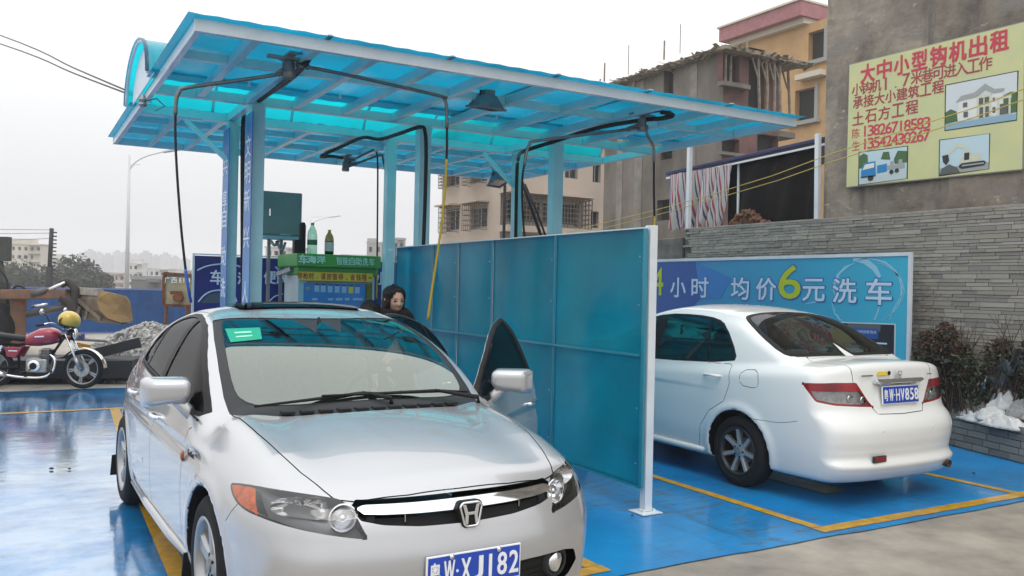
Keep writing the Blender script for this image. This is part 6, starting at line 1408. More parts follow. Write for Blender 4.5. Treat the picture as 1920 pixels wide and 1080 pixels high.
def cage(x0, y0, z0, x1, y1, z1, nx, nz, hood=True):
    m = MB(); r = .012
    def bars(a, b, n):
        for k in range(n+1):
            p = Vector(a).lerp(Vector(b), k/n); m.bar(p+Vector((0, 0, z0)), p+Vector((0, 0, z1)), .018)
        for k in range(nz+1):
            z = z0+(z1-z0)*k/nz; m.bar(Vector(a)+Vector((0, 0, z)), Vector(b)+Vector((0, 0, z)), .02)
    bars((x0, y0, 0), (x1, y0, 0), nx); ns = max(2, int(abs(y1-y0)/.14)); bars((x0, y0, 0), (x0, y1, 0), ns); bars((x1, y0, 0), (x1, y1, 0), ns)
    return pm(m, 'window_cage', CAGE, bb)
h = hR[0]; cage(XB+h[0]-.15, YB-.55, h[1]-.1, XB+h[2]+.1, YB-.02, h[3]+.05, 26, 6)
m = MB(); m.mm(XB+h[0]-.25, YB-.65, h[3]+.10, XB+h[2]+.2, YB, h[3]+.16); m.mm(XB+h[0]-.25, YB-.62, h[1]-.30, XB+h[2]+.2, YB, h[1]-.12); pm(m, 'ledge', BEI, bb)
for h in hL:
    y1, y0 = fB-h[0], fB-h[2]; m = MB()
    for k in range(9):
        y = y0+(y1-y0)*k/8; m.bar((XB-.30, y, h[1]-.05), (XB-.30, y, h[3]+.05), .016)
    for k in range(6):
        z = h[1]-.05+(h[3]-h[1]+.1)*k/5; m.bar((XB-.30, y0, z), (XB-.30, y1, z), .018)
        for y in (y0, y1): m.bar((XB-.30, y, z), (XB-.002, y, z), .018)
    pm(m, 'window_cage', CAGE, bb); m = MB(); m.mm(XB-.42, y0-.1, h[3]+.08, XB-.001, y1+.1, h[3]+.13); pm(m, 'rain_hood', BEI, bb)
# poles and a raking strut behind the canopy
m = MB(); a = atY(1012, 445, 14.5); m.tube([atY(978, 340, 14.5), atY(990, 372, 14.5), atY(1018, 452, 14.5), atY(1040, 520, 14.5)], .035, 6); m.tube([atY(984, 345, 14.6), atY(1008, 400, 14.6), atY(1050, 520, 14.6)], .022, 6)
o = m.build('raking_strut', BLACK, None, smooth='all'); tag(o, 'pair of black raking struts leaning behind the right back column', 'strut')
m = MB(); m.tube([atY(947, 330, 14.2), atY(943, 520, 14.2), atY(942, 620, 14.2)], .03, 6); o = m.build('black_pole', BLACK, None, smooth='all'); tag(o, 'thin black pole left of the right back column', 'pole')

# ------------------------------------------------------------------ far town on the left
def faraway(name, label, cat, px0, px1, yt, D, col, floors, bays, group, roof=None, dep=.7, seed=1, pane=PANE, base=-1.0, step=None):
    a = atD(px0, yt, D); b = atD(px1, yt, D); b.z = a.z; X = (b-a); X.z = 0; W_ = X.length; X.normalize(); N = Vector((X.y, -X.x, 0)); H_ = a.z-base; rr = random.Random(seed)
    t = thing(name, (a.x, a.y, base), 0, label, cat, group); mt = mat(name+'_wall', col, .9, noise=.2, nscale=.3)
    fh = H_/floors; bw = W_/bays; holes = []
    for j in range(floors):
        for i in range(bays):
            if rr.random() < .9: w = bw*rr.choice((.35, .45, .6)); u = bw*(i+.5); holes.append((u-w/2, fh*j+fh*.3, u+w/2, fh*j+fh*.72))
    facade(t, 'wall', mt, Vector((a.x, a.y, base)), X, W_, H_, holes, pane, .5)
    m = MB(); P = [a-N*0, b-N*0, b-N*W_*dep, a-N*W_*dep]; z0, z1 = base, a.z
    m.poly([(p.x, p.y, z) for z in (z0, z1) for p in P], [(0, 4, 7, 3), (1, 2, 6, 5), (2, 3, 7, 6)]); pm(m, 'side_wall', mt, t)
    m = MB(); c = (P[0]+P[2])/2; m.box((c.x, c.y, z1+fh*.06), (W_*1.06, W_*dep*1.06, fh*.12), rz=math.atan2(X.y, X.x)); pm(m, 'roof', roof or mt, t)
    if step:
        q0 = a.lerp(b, step[0]); q1 = a.lerp(b, step[1]); c = (q0+q1)/2-N*W_*dep*.4; m = MB(); m.box((c.x, c.y, z1+fh*.12+step[2]*fh/2), ((q1-q0).length, W_*dep*.5, step[2]*fh), rz=math.atan2(X.y, X.x)); pm(m, 'stair_tower', mt, t)
    for k in range(floors):
        if bays >= 3: m = MB(); q = a.lerp(b, .78)+N*.3; m.box((q.x, q.y, base+fh*(k+.98)), (W_*.36, 1.0, fh*.10), rz=math.atan2(X.y, X.x)); pm(m, 'balcony', mt, t)
    return t
G1 = 'far houses across the road'
faraway('apartment_block', 'pale cream apartment block of six storeys at the far left behind the loader', 'building', 19, 78, 458, 130, (.62, .58, .50), 6, 5, G1, seed=2, step=(.0, .65, .6))
faraway('apartment_block', 'low grey house at the very left edge beside the cream block', 'building', -20, 17, 476, 150, (.50, .49, .47), 4, 4, G1, seed=3)
faraway('town_house', 'white house with roof terrace just right of the dark utility pole', 'building', 82, 122, 486, 140, (.62, .61, .58), 4, 4, G1, seed=4, step=(.2, .8, .5))
faraway('town_house', 'narrow white house between the dark trees and the hazy towers', 'building', 152, 172, 498, 150, (.62, .60, .57), 3, 2, G1, seed=5)
faraway('warehouse', 'long low pinkish shed roofs in the haze left of the lamp post', 'building', 172, 234, 512, 190, (.48, .40, .37), 2, 6, G1, seed=6, roof=mat('dull_roof', (.42, .30, .27), .8))
faraway('town_house', 'white flat roofed house immediately right of the tall lamp post', 'building', 241, 268, 494, 140, (.66, .65, .62), 4, 3, G1, seed=7, step=(.1, .9, .4))
faraway('town_house', 'wide white low house left of the rusty billboard', 'building', 270, 318, 504, 150, (.66, .65, .63), 3, 5, G1, seed=8)
faraway('town_house', 'white house above the rusty billboard', 'building', 319, 362, 506, 160, (.64, .62, .60), 3, 4, G1, seed=9)
faraway('tin_shed', 'grey tin roofed shed with open front right of the lamp post', 'building', 246, 304, 524, 70, (.20, .20, .20), 1, 4, G1, seed=10, roof=mat('tin_roof', (.26, .26, .27), .6), dep=.4)
faraway('apartment_block', 'white balconied apartment block seen beneath the grey green cabinet', 'building', 498, 566, 464, 110, (.64, .63, .60), 5, 5, G1, seed=11)
faraway('apartment_block', 'grey concrete block left of the middle column', 'building', 688, 716, 456, 120, (.40, .39, .38), 5, 2, G1, seed=12, step=(.0, .6, .3))
faraway('apartment_block', 'taller grey block seen between the two middle columns', 'building', 728, 758, 448, 120, (.38, .37, .37), 5, 3, G1, seed=13)
faraway('town_house', 'low house with reddish roof behind the partition top', 'building', 768, 812, 468, 100, (.42, .40, .38), 3, 3, G1, seed=14, roof=mat('red_roof', (.38, .16, .11), .8))
faraway('town_house', 'low white house behind the kiosk bottles', 'building', 640, 688, 480, 130, (.60, .59, .57), 3, 4, G1, seed=15)
tw = [(146, 160, 476), (161, 178, 470), (179, 192, 474), (193, 212, 478), (213, 228, 472), (229, 245, 473), (246, 262, 478), (263, 284, 474), (285, 300, 480), (301, 320, 477), (321, 336, 482), (337, 356, 486)]
TWM = mat('tower_facade', (.34, .34, .35), .9, noise=.3, nscale=.05)
ORD = ('first', 'second', 'third', 'fourth', 'fifth', 'sixth', 'seventh', 'eighth', 'ninth', 'tenth', 'eleventh', 'twelfth')
for i, (a_, b_, y_) in enumerate(tw):
    D = 620+(i*53) % 120; a, b = atD(a_, y_, D), atD(b_, y_, D); X = b-a; X.z = 0; w = X.length; rz_ = math.atan2(X.y, X.x); c = (a+b)/2; t = thing('tower_block', (c.x, c.y, -2), 0, ORD[i]+' of the twelve hazy tower blocks on the left skyline counted from the left', 'tower', 'hazy tower blocks on the skyline')
    m = MB(); m.box((c.x, c.y, (a.z-2)/2), (w*.92, w*.6, a.z+2), rz=rz_); m.box((c.x, c.y, a.z+w*.10), (w*.4, w*.3, w*.2), rz=rz_); pm(m, 'wall', TWM, t)
# hills behind the town
rr = random.Random(5); m = MB(); n = 60
for k in range(n+1):
    px = -300+k*45; D = 900; p = atD(px, 540, D); hgt = 9+3*math.sin(k*.35)+2*math.sin(k*.9+1); m.v += [(p.x, p.y, -3), (p.x, p.y, hgt), (p.x*1.25, p.y*1.25, -3)]
for k in range(n): b = 3*k; m.f += [(b, b+3, b+4, b+1), (b+1, b+4, b+5, b+2)]
o = m.build('hills', mat('hill_green', (.10, .12, .08), .95, noise=.4, nscale=.02), None); tag(o, kind='structure')
def tree(px, py_top, py_bot, D, w, label, seed, group='dark trees in front of the far houses'):
    c = atD(px, py_bot, D); top_ = atD(px, py_top, D); H_ = top_.z-0; t = thing('tree', (c.x, c.y, 0), 0, label, 'tree', group); rr = random.Random(seed)
    m = MB(); m.tube([(c.x, c.y, 0), (c.x+.1, c.y, H_*.4), (c.x+rr.uniform(-.4, .4), c.y, H_*.8)], [.22, .16, .06], 7)
    for k in range(5): a = rr.random()*6.28; m.tube([(c.x, c.y, H_*(.3+.08*k)), (c.x+math.cos(a)*w*.5, c.y+math.sin(a)*w*.5, H_*(.5+.08*k))], [.10, .03], 5)
    pm(m, 'trunk', TWIG, t); m = MB(); lumps = [(rr.uniform(-.6, .6)*w, rr.uniform(-.5, .5)*w, rr.uniform(.35, .85)*H_, rr.uniform(.35, .6)*w) for _ in range(10)]
    for k in range(1500):
        lx, ly, lz, r = lumps[rr.randrange(10)]; d = Vector((rr.gauss(0, 1), rr.gauss(0, 1), rr.gauss(0, .8))).normalized()*r*rr.uniform(.6, 1.05); leaves(m, Vector((c.x+lx, c.y+ly, lz))+d, rr.uniform(.16, .34), rr)
    pm(m, 'crown', TREELEAF if False else mat('tree_leaf', (.06, .075, .045), .8, noise=.5, nscale=.8), t); return t
tree(32, 502, 560, 95, 2.6, 'dark rounded tree below the cream apartment block', 1); tree(8, 512, 560, 92, 2.0, 'dark bush like tree at the left edge of the photo', 2); tree(62, 520, 560, 90, 2.0, 'small dark tree beside the utility pole foot', 3)
tree(140, 492, 560, 95, 3.0, 'tallest dark tree between the utility pole and the narrow white house', 4); tree(112, 508, 560, 90, 2.4, 'dark tree just right of the utility pole', 5); tree(180, 520, 560, 92, 1.8, 'low dark tree under the hazy towers', 6); tree(675, 482, 560, 80, 2.0, 'dark tree seen above the kiosk roof beside the middle column', 7)

# street lamps and the utility pole
LP = mat('lamp_post_white', (.55, .57, .60), .5)
def lamp(px0, y0, px1, y1, D, armpts, label, r=.11):
    b, t_ = atD(px0, y0, D), atD(px1, y1, D); b = Vector((t_.x, t_.y, 0)); t = thing('street_lamp', b, 0, label, 'street lamp', 'street lamps along the road')
    m = MB(); m.tube([b, (b+t_)/2, t_], [r*1.3, r, r*.6], 8); pm(m, 'pole', LP, t, smooth='all')
    m = MB(); m.tube(bez([atD(x, y, D) for x, y in armpts], 5), r*.38, 6); m.bar(atD(px1, y0*0+armpts[0][1]-12, D), atD(armpts[0][0]+22, armpts[0][1]-14, D), r*.3); pm(m, 'arm', LP, t)
    e = [atD(x, y, D) for x, y in armpts[-2:]]; m = MB(); d = (e[1]-e[0]).normalized(); m.bar(e[1]-d*.2, e[1]+d*1.1, .34, .12); pm(m, 'lamp_head', LP, t, bevel=.03); return t
lamp(236, 560, 243, 290, 55, [(241, 322), (252, 306), (272, 294), (300, 286), (312, 284)], 'tall white street lamp post left of the canopy with its arm reaching right')
lamp(582, 540, 583, 412, 95, [(583, 420), (596, 413), (612, 408), (620, 407)], 'distant street lamp rising behind the green bottle')
ppb = atD(91, 560, 60); ppt = atD(97, 428, 60); t = thing('utility_pole', (ppt.x, ppt.y, 0), 0, 'dark leaning utility pole with a ladder of insulators at the far left', 'utility pole')
m = MB(); m.tube([(ppb.x, ppb.y, 0), atD(93, 500, 60)], .25, 8); m.tube([atD(93, 500, 60), ppt], .14, 8); pm(m, 'pole', BLACK, t, smooth='all'); m = MB()
for k in range(13): y = 436+k*7; p = atD(97.5-k*.25, y, 60); m.box(p+CR*.18, (.30, .2, .09))
pm(m, 'pole_steps', BLACK, t)['kind'] = 'stuff'
WIRE = mat('wire_black', (.02, .02, .02), .6)
for i, (y0, y1) in enumerate(((430, 431), (438, 437), (451, 447))):
    m = MB(); m.tube([atD(-200, y0+2, 75), atD(0, y0, 62), atD(96, y1, 60)], .022, 4); o = m.build('power_wire', mat('grey_wire', (.25, .25, .26), .7) if not i else bpy.data.materials['grey_wire'], None); tag(o, ('topmost', 'middle', 'lowest')[i]+' of the three thin wires running left from the utility pole', 'wire', 'wires of the utility pole')
for i, P in enumerate(([(-260, -22), (0, 66), (140, 128), (283, 189)], [(-260, 0), (0, 82), (140, 138), (283, 192)])):
    m = MB(); D = [30, 18, 14, 9.95]; m.tube(bez([atD(x, y, d) for (x, y), d in zip(P, D)], 6), .012, 5); o = m.build('power_cable', WIRE, None); tag(o, ('upper', 'lower')[i]+' black cable running from the left frame edge to the canopy side beam', 'cable', 'black cables to the canopy')
m = MB(); c = atX(276, 190, 1.10); m.lathe([(.025, -.06), (.045, -.04), (.03, -.015), (.045, .01), (.03, .03), (.02, .06)], 10, Matrix.Translation((1.06, c.y, c.z))); m.tube([(1.08, c.y, c.z), (1.2, c.y+.1, c.z+.06), (1.3, c.y+.25, c.z+.02), (1.2, c.y+.2, c.z-.05)], .008, 5)
o = m.build('insulator', STEEL, None, smooth=True); tag(o, 'cable clamp with insulator on the left side beam of the canopy', 'insulator')
# ------------------------------------------------------------------ blue corrugated fence, road, gravel, railings
FENB = mat('fence_blue', (.004, .075, .25), .45, noise=.3, nscale=2, ncol=(.004, .045, .16))
fe = thing('site_fence', (2, 26, 0), 0, 'long blue corrugated site fence across the road on the left', 'fence')
fa, fb = atD(-90, 540, 23.5), atD(372, 548, 27); fa.z = fb.z = 0; fd_ = (fb-fa); FL = fd_.length; fd_.normalize(); fn_ = Vector((fd_.y, -fd_.x, 0)); zt = 1.30
npan = 10
for k in range(npan):
    a = fa+fd_*(FL*k/npan)+fn_*(.004*(k % 2)); L = FL/npan+.03; m = MB(); n = int(L/.07); P = []
    for i in range(n+1):
        off = (0, .018, .018, 0)[i % 4]; p = a+fd_*(L*i/n)+fn_*off; P += [(p.x, p.y, .03), (p.x, p.y, zt)]
    m.poly(P, [(2*i, 2*i+2, 2*i+3, 2*i+1) for i in range(n)]); pm(m, 'fence_panel', FENB, fe)
m = MB(); m.bar(fa+Vector((0, 0, zt+.02)), fb+Vector((0, 0, zt+.02)), .06, .05); m.bar(fa+Vector((0, 0, .02)), fb+Vector((0, 0, .02)), .08, .05); pm(m, 'fence_rail', mat('rail_pale_blue', (.10, .16, .35), .5), fe)
road = sheet('road', [(-30, 16.5), (3.2, 14.9), (9, 20.5), (14, 34), (-30, 34)], -.003, mat('pale_concrete_road', (.42, .38, .33), .8, noise=.3, nscale=1.5, bump=.2, bscale=30))
# gravel heap
gc = atz(268, 672, 0); gc = Vector((2.05, 16.3, 0)); GR = mat('gravel_grey', (.52, .51, .48), .85, noise=.6, nscale=9, ncol=(.20, .195, .185))
m = MB(); rr = random.Random(10); R0, Hh = 1.70, .86
def heap(r): return Hh*max(0, 1-(r/R0)**1.25)
n = 22
m.v.append((gc.x, gc.y, Hh-.04))
for j in range(1, 9):
    for k in range(n): a = 2*PI*k/n; r = R0*j/8; m.v.append((gc.x+r*math.cos(a)*1.0, gc.y+r*math.sin(a), heap(r)-.04))
m.f += [(0, 1+k, 1+(k+1) % n) for k in range(n)]
for j in range(7): m.f += [(1+j*n+k, 1+(j+1)*n+k, 1+(j+1)*n+(k+1) % n, 1+j*n+(k+1) % n) for k in range(n)]
ico = [(0, 0, 1), (.9, 0, .35), (.28, .85, .4), (-.7, .5, .45), (-.7, -.5, .35), (.3, -.85, .4), (.7, .5, -.5), (-.3, .85, -.45), (-.9, 0, -.4), (-.3, -.85, -.45), (.7, -.5, -.5), (0, 0, -1)]
icf = [(0, 1, 2), (0, 2, 3), (0, 3, 4), (0, 4, 5), (0, 5, 1), (1, 6, 2), (2, 7, 3), (3, 8, 4), (4, 9, 5), (5, 10, 1), (2, 6, 7), (3, 7, 8), (4, 8, 9), (5, 9, 10), (1, 10, 6), (6, 11, 7), (7, 11, 8), (8, 11, 9), (9, 11, 10), (10, 11, 6)]
for i in range(4200):
    a = rr.random()*6.28; r = R0*1.08*math.sqrt(rr.random()); s = rr.uniform(.014, .040); q = (rr.uniform(.7, 1.2), rr.uniform(.7, 1.2), rr.uniform(.6, 1)); Mr = Matrix.Rotation(rr.random()*6, 3, Vector((rr.random()-.5, rr.random()-.5, rr.random())).normalized()); c = Vector((gc.x+r*math.cos(a), gc.y+r*math.sin(a), heap(r)+s*.2))
    m.poly([c+Mr @ Vector((x*s*q[0], y*s*q[1], z*s*q[2])) for x, y, z in ico], icf)
o = m.build('gravel_heap', GR, None); tag(o, 'heap of grey crushed stone behind the silver car and the pipe railings', 'gravel', kind='stuff')
# pipe railings
RP = mat('galvanised_pipe', (.40, .39, .38), .45, metal=.5, noise=.4, nscale=10)
m = MB(); Dr = 14.3; m.tube(bez([atD(118, 632, Dr), atD(140, 635, Dr), atD(196, 638, Dr), atD(205, 642, Dr), atD(205, 655, Dr), atD(204, 716, Dr)], 4), .035, 8); o = m.build('pipe_railing', RP, None, smooth='all'); tag(o, 'long low bent grey pipe rail beside the motorcycle front wheel', 'railing', 'pipe railings by the motorcycle')
m = MB(); Dr = 14.6; m.tube(bez([atD(217, 706, Dr), atD(218, 640, Dr), atD(220, 626, Dr), atD(232, 625, Dr), atD(236, 632, Dr), atD(235, 712, Dr)], 4), .032, 8); o = m.build('pipe_railing', RP, None, smooth='all'); tag(o, 'tall narrow pipe hoop between the motorcycle and the gravel heap', 'railing', 'pipe railings by the motorcycle')
m = MB(); p = atD(150, 634, 14.25); m.box((p.x, p.y, p.z+.03), (.12, .10, .09), rz=-.5); o = m.build('valve_box', mat('box_blue', (.03, .05, .2), .5), None, bevel=.01); tag(o, 'small dark blue valve box on the long pipe rail', 'valve box')
m = MB(); P = [atD(144, 642, 13.4), atD(169, 647, 13.4), atD(168, 657, 13.4), atD(144, 652, 13.4)]; m.poly(P+[q-CF*-.02 for q in P], [(0, 1, 2, 3), (7, 6, 5, 4), (0, 4, 5, 1), (1, 5, 6, 2), (2, 6, 7, 3), (3, 7, 4, 0)]); o = m.build('orange_plate', mat('plate_orange', (.55, .27, .03), .5, noise=.5, nscale=20), None); tag(o, 'small orange plate hanging under the long pipe rail', 'plate')
# dark loading ramp on the ground behind the motorcycle
m = MB(); DK = mat('dark_trailer_steel', (.018, .019, .024), .6, noise=.5, nscale=5)
a, b = Vector((-1.9, 15.35, 0)), Vector((1.55, 14.35, 0)); d = (b-a).normalized(); nn = Vector((-d.y, d.x, 0)); c = (a+b)/2+nn*.6; m.box((c.x, c.y, .22), ((b-a).length, 1.1, .28), rz=math.atan2(d.y, d.x)); t = thing('trailer_ramp', (c.x, c.y, 0), 0, 'dark steel trailer bed lying behind the red motorcycle', 'trailer'); pm(m, 'bed', DK, t, bevel=.01)
m = MB(); q = b+nn*.2; m.bar((q.x-1.25, q.y+.6, .22), (q.x+.10, q.y+.15, .62), .06, .16); pm(m, 'side_board', DK, t); m = MB(); m.bar((q.x-.7, q.y+.1, .22), (q.x+.35, q.y-.05, .10), .04, .12); pm(m, 'side_board', mat('navy_board', (.02, .02, .09), .5), t)
for k in (-1.3, 0, 1.3):
    p = c+d*k; m = MB(); m.box((p.x, p.y, .04), (.12, .9, .077), rz=math.atan2(d.y, d.x)); pm(m, 'bearer', BLACK, t)
# rusty billboard
D = 17.5; bt = thing('small_billboard', atD(328, 600, D), 0, 'rusty framed old billboard with faded white lettering left of the dark blue banner', 'billboard'); bt.location.z = 0
FAD = mat('faded_poster', (.10, .22, .26), .6, noise=.9, nscale=3.5, ncol=(.42, .30, .13)); RUST = mat('rust', (.20, .075, .03), .85, noise=.5, nscale=14)
P = [atD(308, 512, D), atD(362, 516, D), atD(361, 574, D), atD(307, 572, D)]; m = MB(); m.poly(P+[p+CF*.05 for p in P], [(0, 1, 2, 3), (7, 6, 5, 4), (0, 4, 5, 1), (1, 5, 6, 2), (2, 6, 7, 3), (3, 7, 4, 0)]); pm(m, 'panel', FAD, bt)
m = MB()
for i in range(4): m.bar(P[i]-CF*.02, P[(i+1) % 4]-CF*.02, .05)
for px in (312, 352): a = atD(px, 574, D); m.bar(a, (a.x, a.y, 0), .06)
pm(m, 'frame', RUST, bt)
Mx = frame(atD(334, 525, D)-CF*.03, CR, CU); place(text('广西 E1 4', 'lettering', Mx, .17, TXW, None, width=.52, height=.13, zoff=.003), bt)
m = MB(); p = atD(338, 558, D)-CF*.10; m.lathe([(.09, -.06), (.09, .06), (.05, .08), (.045, -.02)], 14, Matrix.Translation(p) @ CF.to_track_quat('Z', 'Y').to_matrix().to_4x4()); m.box(p+CR*-.05+Vector((0, 0, .1)), (.22, .10, .07)); o = m.build('rusty_motor', RUST, None, smooth=True); tag(o, 'rusty round motor housing on the front of the old billboard', 'motor')

# ------------------------------------------------------------------ wheel loader
LO = thing('wheel_loader', atD(40, 640, 18), 0, 'rusty orange brown wheel loader with its bucket raised at the left edge', 'loader'); LO.location.z = 0
RO = mat('loader_rusty_orange', (.26, .115, .055), .75, noise=.55, nscale=4, ncol=(.12, .075, .055), bump=.3, bscale=30); BUK = mat('bucket_steel', (.24, .19, .13), .65, noise=.7, nscale=2.6, ncol=(.10, .085, .065), metal=.2, bump=.3, bscale=20); SAND = mat('bucket_sand_yellow', (.36, .235, .10), .8, noise=.6, nscale=3, ncol=(.20, .135, .07))
D = 17.5
def PL(x, y, d=0): return atD(x, y, D+d)
m = MB(); m.bar(PL(36, 546, .2), PL(30, 700, .2), .34, .30); pm(m, 'mast', RO, LO, bevel=.03)
m = MB(); m.bar(PL(6, 552, 0), PL(128, 551, 0), .24, .20); pm(m, 'lift_arm', RO, LO, bevel=.02); m = MB(); m.bar(PL(-30, 546, 1.0), PL(8, 540, 1.0), .22, .25); pm(m, 'rear_arm', RO, LO, bevel=.02)
m = MB(); m.tube(bez([PL(118, 556), PL(136, 570), PL(141, 592), PL(140, 606)], 4), [.13]*13, 8); m.tube(bez([PL(114, 533), PL(126, 528), PL(137, 535), PL(142, 552), PL(141, 575)], 4), .085, 8); pm(m, 'bell_crank', mat('dark_iron', (.045, .035, .03), .7, noise=.4, nscale=10), LO, smooth='all')
m = MB(); m.tube([PL(60, 552, -.1), PL(86, 545, -.1)], .07, 8); m.tube([PL(50, 590, 0), PL(125, 574, 0)], .065, 8); pm(m, 'hydraulic_cylinder', mat('cylinder_grey', (.10, .095, .09), .5, metal=.4), LO, smooth='all')
m = MB(); m.tube([PL(82, 547, -.1), PL(122, 530, -.1)], .035, 8); m.tube([PL(60, 575, -.1), PL(88, 570, -.1)], .03, 8); pm(m, 'piston_rod', CHROME, LO, smooth='all')
m = MB(); m.tube(bez([PL(24, 560), PL(23, 546), PL(30, 537), PL(42, 538), PL(50, 546)], 4), .022, 6); m.tube(bez([PL(-8, 500), PL(4, 510), PL(14, 530), PL(14, 570)], 4), .02, 6); pm(m, 'hydraulic_hose', HOSE, LO, smooth='all')
m = MB(); m.bar(PL(-6, 462, .3), PL(4, 530, .3), .10, .12); m.bar(PL(4, 530, .3), PL(0, 650, .3), .16, .3); m.bar(PL(-40, 466, .3), PL(18, 467, .3), .16, .5); m.bar(PL(-40, 474, .3), PL(12, 474, .3), .05, .3); pm(m, 'cab_frame', mat('cab_dark_green_grey', (.05, .055, .048), .6, noise=.3, nscale=6), LO)
m = MB(); m.bar(PL(-60, 600, .8), PL(18, 600, .8), .9, .8); pm(m, 'front_frame', BLACK, LO, bevel=.03)
for s in (0.0, 1.7):
    c = PL(-25, 640, s); c.z = .55; m = MB(); Mx = Matrix.Translation(c) @ CF.to_track_quat('Z', 'Y').to_matrix().to_4x4(); m.lathe([(.28, -.22), (.5, -.24), (.56, -.18), (.56, .18), (.5, .24), (.28, .22)], 28, Mx); w = pm(m, 'wheel', RUBBER, LO, smooth=True); h = MB(); h.lathe([(.27, -.20), (.1, -.14), (.001, -.14)], 20, Mx, cap=False); ho = h.build('hub', RO, None); ho.parent = w; ho.matrix_parent_inverse = Matrix()
# bucket: curved shell between two side cheeks, swung towards the camera
bk = MB(); pa = [(141, 545), (136, 560), (142, 580), (156, 594), (180, 602), (200, 598)]; A_ = [PL(x, y, .35) for x, y in pa]; sh_ = PL(186, 545, -.6)-PL(141, 545, .35)
rows = []
for k in range(7): rows.append([p+sh_*(k/6)*(1.0) for p in A_])
P = [p for r_ in rows for p in r_]; n = len(A_); bk.poly(P, [(j*n+i, j*n+i+1, (j+1)*n+i+1, (j+1)*n+i) for j in range(6) for i in range(n-1)]); bk.poly([p+CF*.04-CU*.03 for p in P], [(j*n+i, (j+1)*n+i, (j+1)*n+i+1, j*n+i+1) for j in range(6) for i in range(n-1)])
pm(bk, 'bucket', BUK, LO)
m = MB(); q = rows[6]; poly = q+[PL(243, 566, -.75), PL(236, 556, -.75), PL(205, 548, -.7)]
m.poly(poly+[p+CF*.03 for p in poly], [tuple(range(len(poly))), tuple(range(len(poly), 2*len(poly)))[::-1]]+[(i, (i+1) % len(poly), len(poly)+(i+1) % len(poly), len(poly)+i) for i in range(len(poly))]); pm(m, 'bucket_side', SAND, LO)
m = MB(); m.bar(PL(142, 545, .3), PL(188, 548, -.6), .12, .14); m.bar(PL(146, 552, .3), PL(186, 553, -.6), .04, .05); pm(m, 'bucket_lip', mat('pale_worn_steel', (.36, .34, .30), .6, noise=.4, nscale=8), LO)
m = MB(); m.bar(PL(150, 575, -.1), PL(144, 596, -.1), .06); m.bar(PL(166, 572, -.2), PL(160, 600, -.2), .05); m.bar(PL(146, 562, 0), PL(190, 598, -.5), .05, .08); pm(m, 'bucket_rib', BUK, LO)

# ------------------------------------------------------------------ red motorcycle: x along the bike, z up, y to its left
MOC = Vector((.86, 14.0, 0)); mdir = math.atan2(-.44, .90)
MO = thing('motorcycle', (MOC.x-.62*math.cos(mdir), MOC.y-.62*math.sin(mdir), 0), mdir, 'dark red motorcycle standing at the left edge of the wash floor', 'motorcycle')
CRIM = carpaint('crimson_paint', (.30, .008, .030), metal=.2, rough=.3); MALLOY = mat('engine_alloy', (.42, .42, .41), .38, metal=.7, noise=.35, nscale=20)
def mb_(m, n, mt, **k): return m.build(n, mt, MO, **k)
RY = Matrix.Rotation(-PI/2, 4, 'X')
for wx, R, rim in ((.62, .285, .225), (-.64, .29, .225)):
    m = MB(); Mw = Matrix.Translation((wx, 0, R)) @ RY
    m.lathe([(rim-.004, -.028), (rim+.02, -.042), (R-.015, -.036), (R, -.012), (R, .012), (R-.015, .036), (rim+.02, .042), (rim-.004, .028)], 40, Mw, cap=False); w = mb_(m, 'wheel', RUBBER, smooth='all')
    r = MB(); r.lathe([(rim+.004, -.026), (rim-.016, -.022), (rim-.020, 0), (rim-.016, .022), (rim+.004, .026)], 40, Mw, cap=False)
    for k in range(5):
        a = k*2*PI/5+.5
        for dd in (-.05, .05): r.bar(Mw @ Vector((.03*math.cos(a), .03*math.sin(a), 0)), Mw @ Vector(((rim-.016)*math.cos(a+dd*1.6), (rim-.016)*math.sin(a+dd*1.6), 0)), .018, .022, up=(0, 1, 0))
    r.lathe([(.040, -.05), (.040, .05)], 16, Mw); r.build('rim', mat('moto_rim', (.30, .30, .30), .4, metal=.6), w, smooth=True)
    d = MB(); d.lathe([(.11, -.050), (.11, -.044), (.06, -.044)], 24, Mw, cap=True); d.build('brake_drum', MALLOY, w, smooth=True)
    f = MB(); A0, A1 = (-10, 150) if wx > 0 else (20, 170)
    pts = [(wx+(R+.035)*math.cos(R_(a)), (R+(R+.035)*math.sin(R_(a)))) for a in range(A0+15, A1, 12)]
    for i in range(len(pts)-1):
        (x0, z0), (x1, z1) = pts[i], pts[i+1]; f.poly([(x0, -.06, z0-.012), (x0, 0, z0), (x0, .06, z0-.012), (x1, -.06, z1-.012), (x1, 0, z1), (x1, .06, z1-.012)], [(0, 1, 4, 3), (1, 2, 5, 4)])
    mb_(f, 'mudguard', CHROME if wx > 0 else BLACK, smooth='all')
for s in (-.085, .085):
    m = MB(); m.tube([(.62, s, .285), (.50, s, .56), (.40, s, .80)], [.024, .022, .018], 8); mb_(m, 'fork_leg', CHROME, smooth='all')
    m = MB(); m.tube([(.615, s, .30), (.54, s, .46)], .032, 8); mb_(m, 'fork_slider', MALLOY, smooth='all')
    m = MB(); m.tube([(-.64, s*1.3, .30), (-.46, s*1.4, .62)], [.022, .022], 8); 
    for k in range(9):
        t_ = k/9; m.lathe([(.034, -.008), (.034, .008)], 8, Matrix.Translation((-.63+.15*t_, s*1.3, .33+.24*t_)))
    mb_(m, 'rear_shock', CHROME, smooth=True)
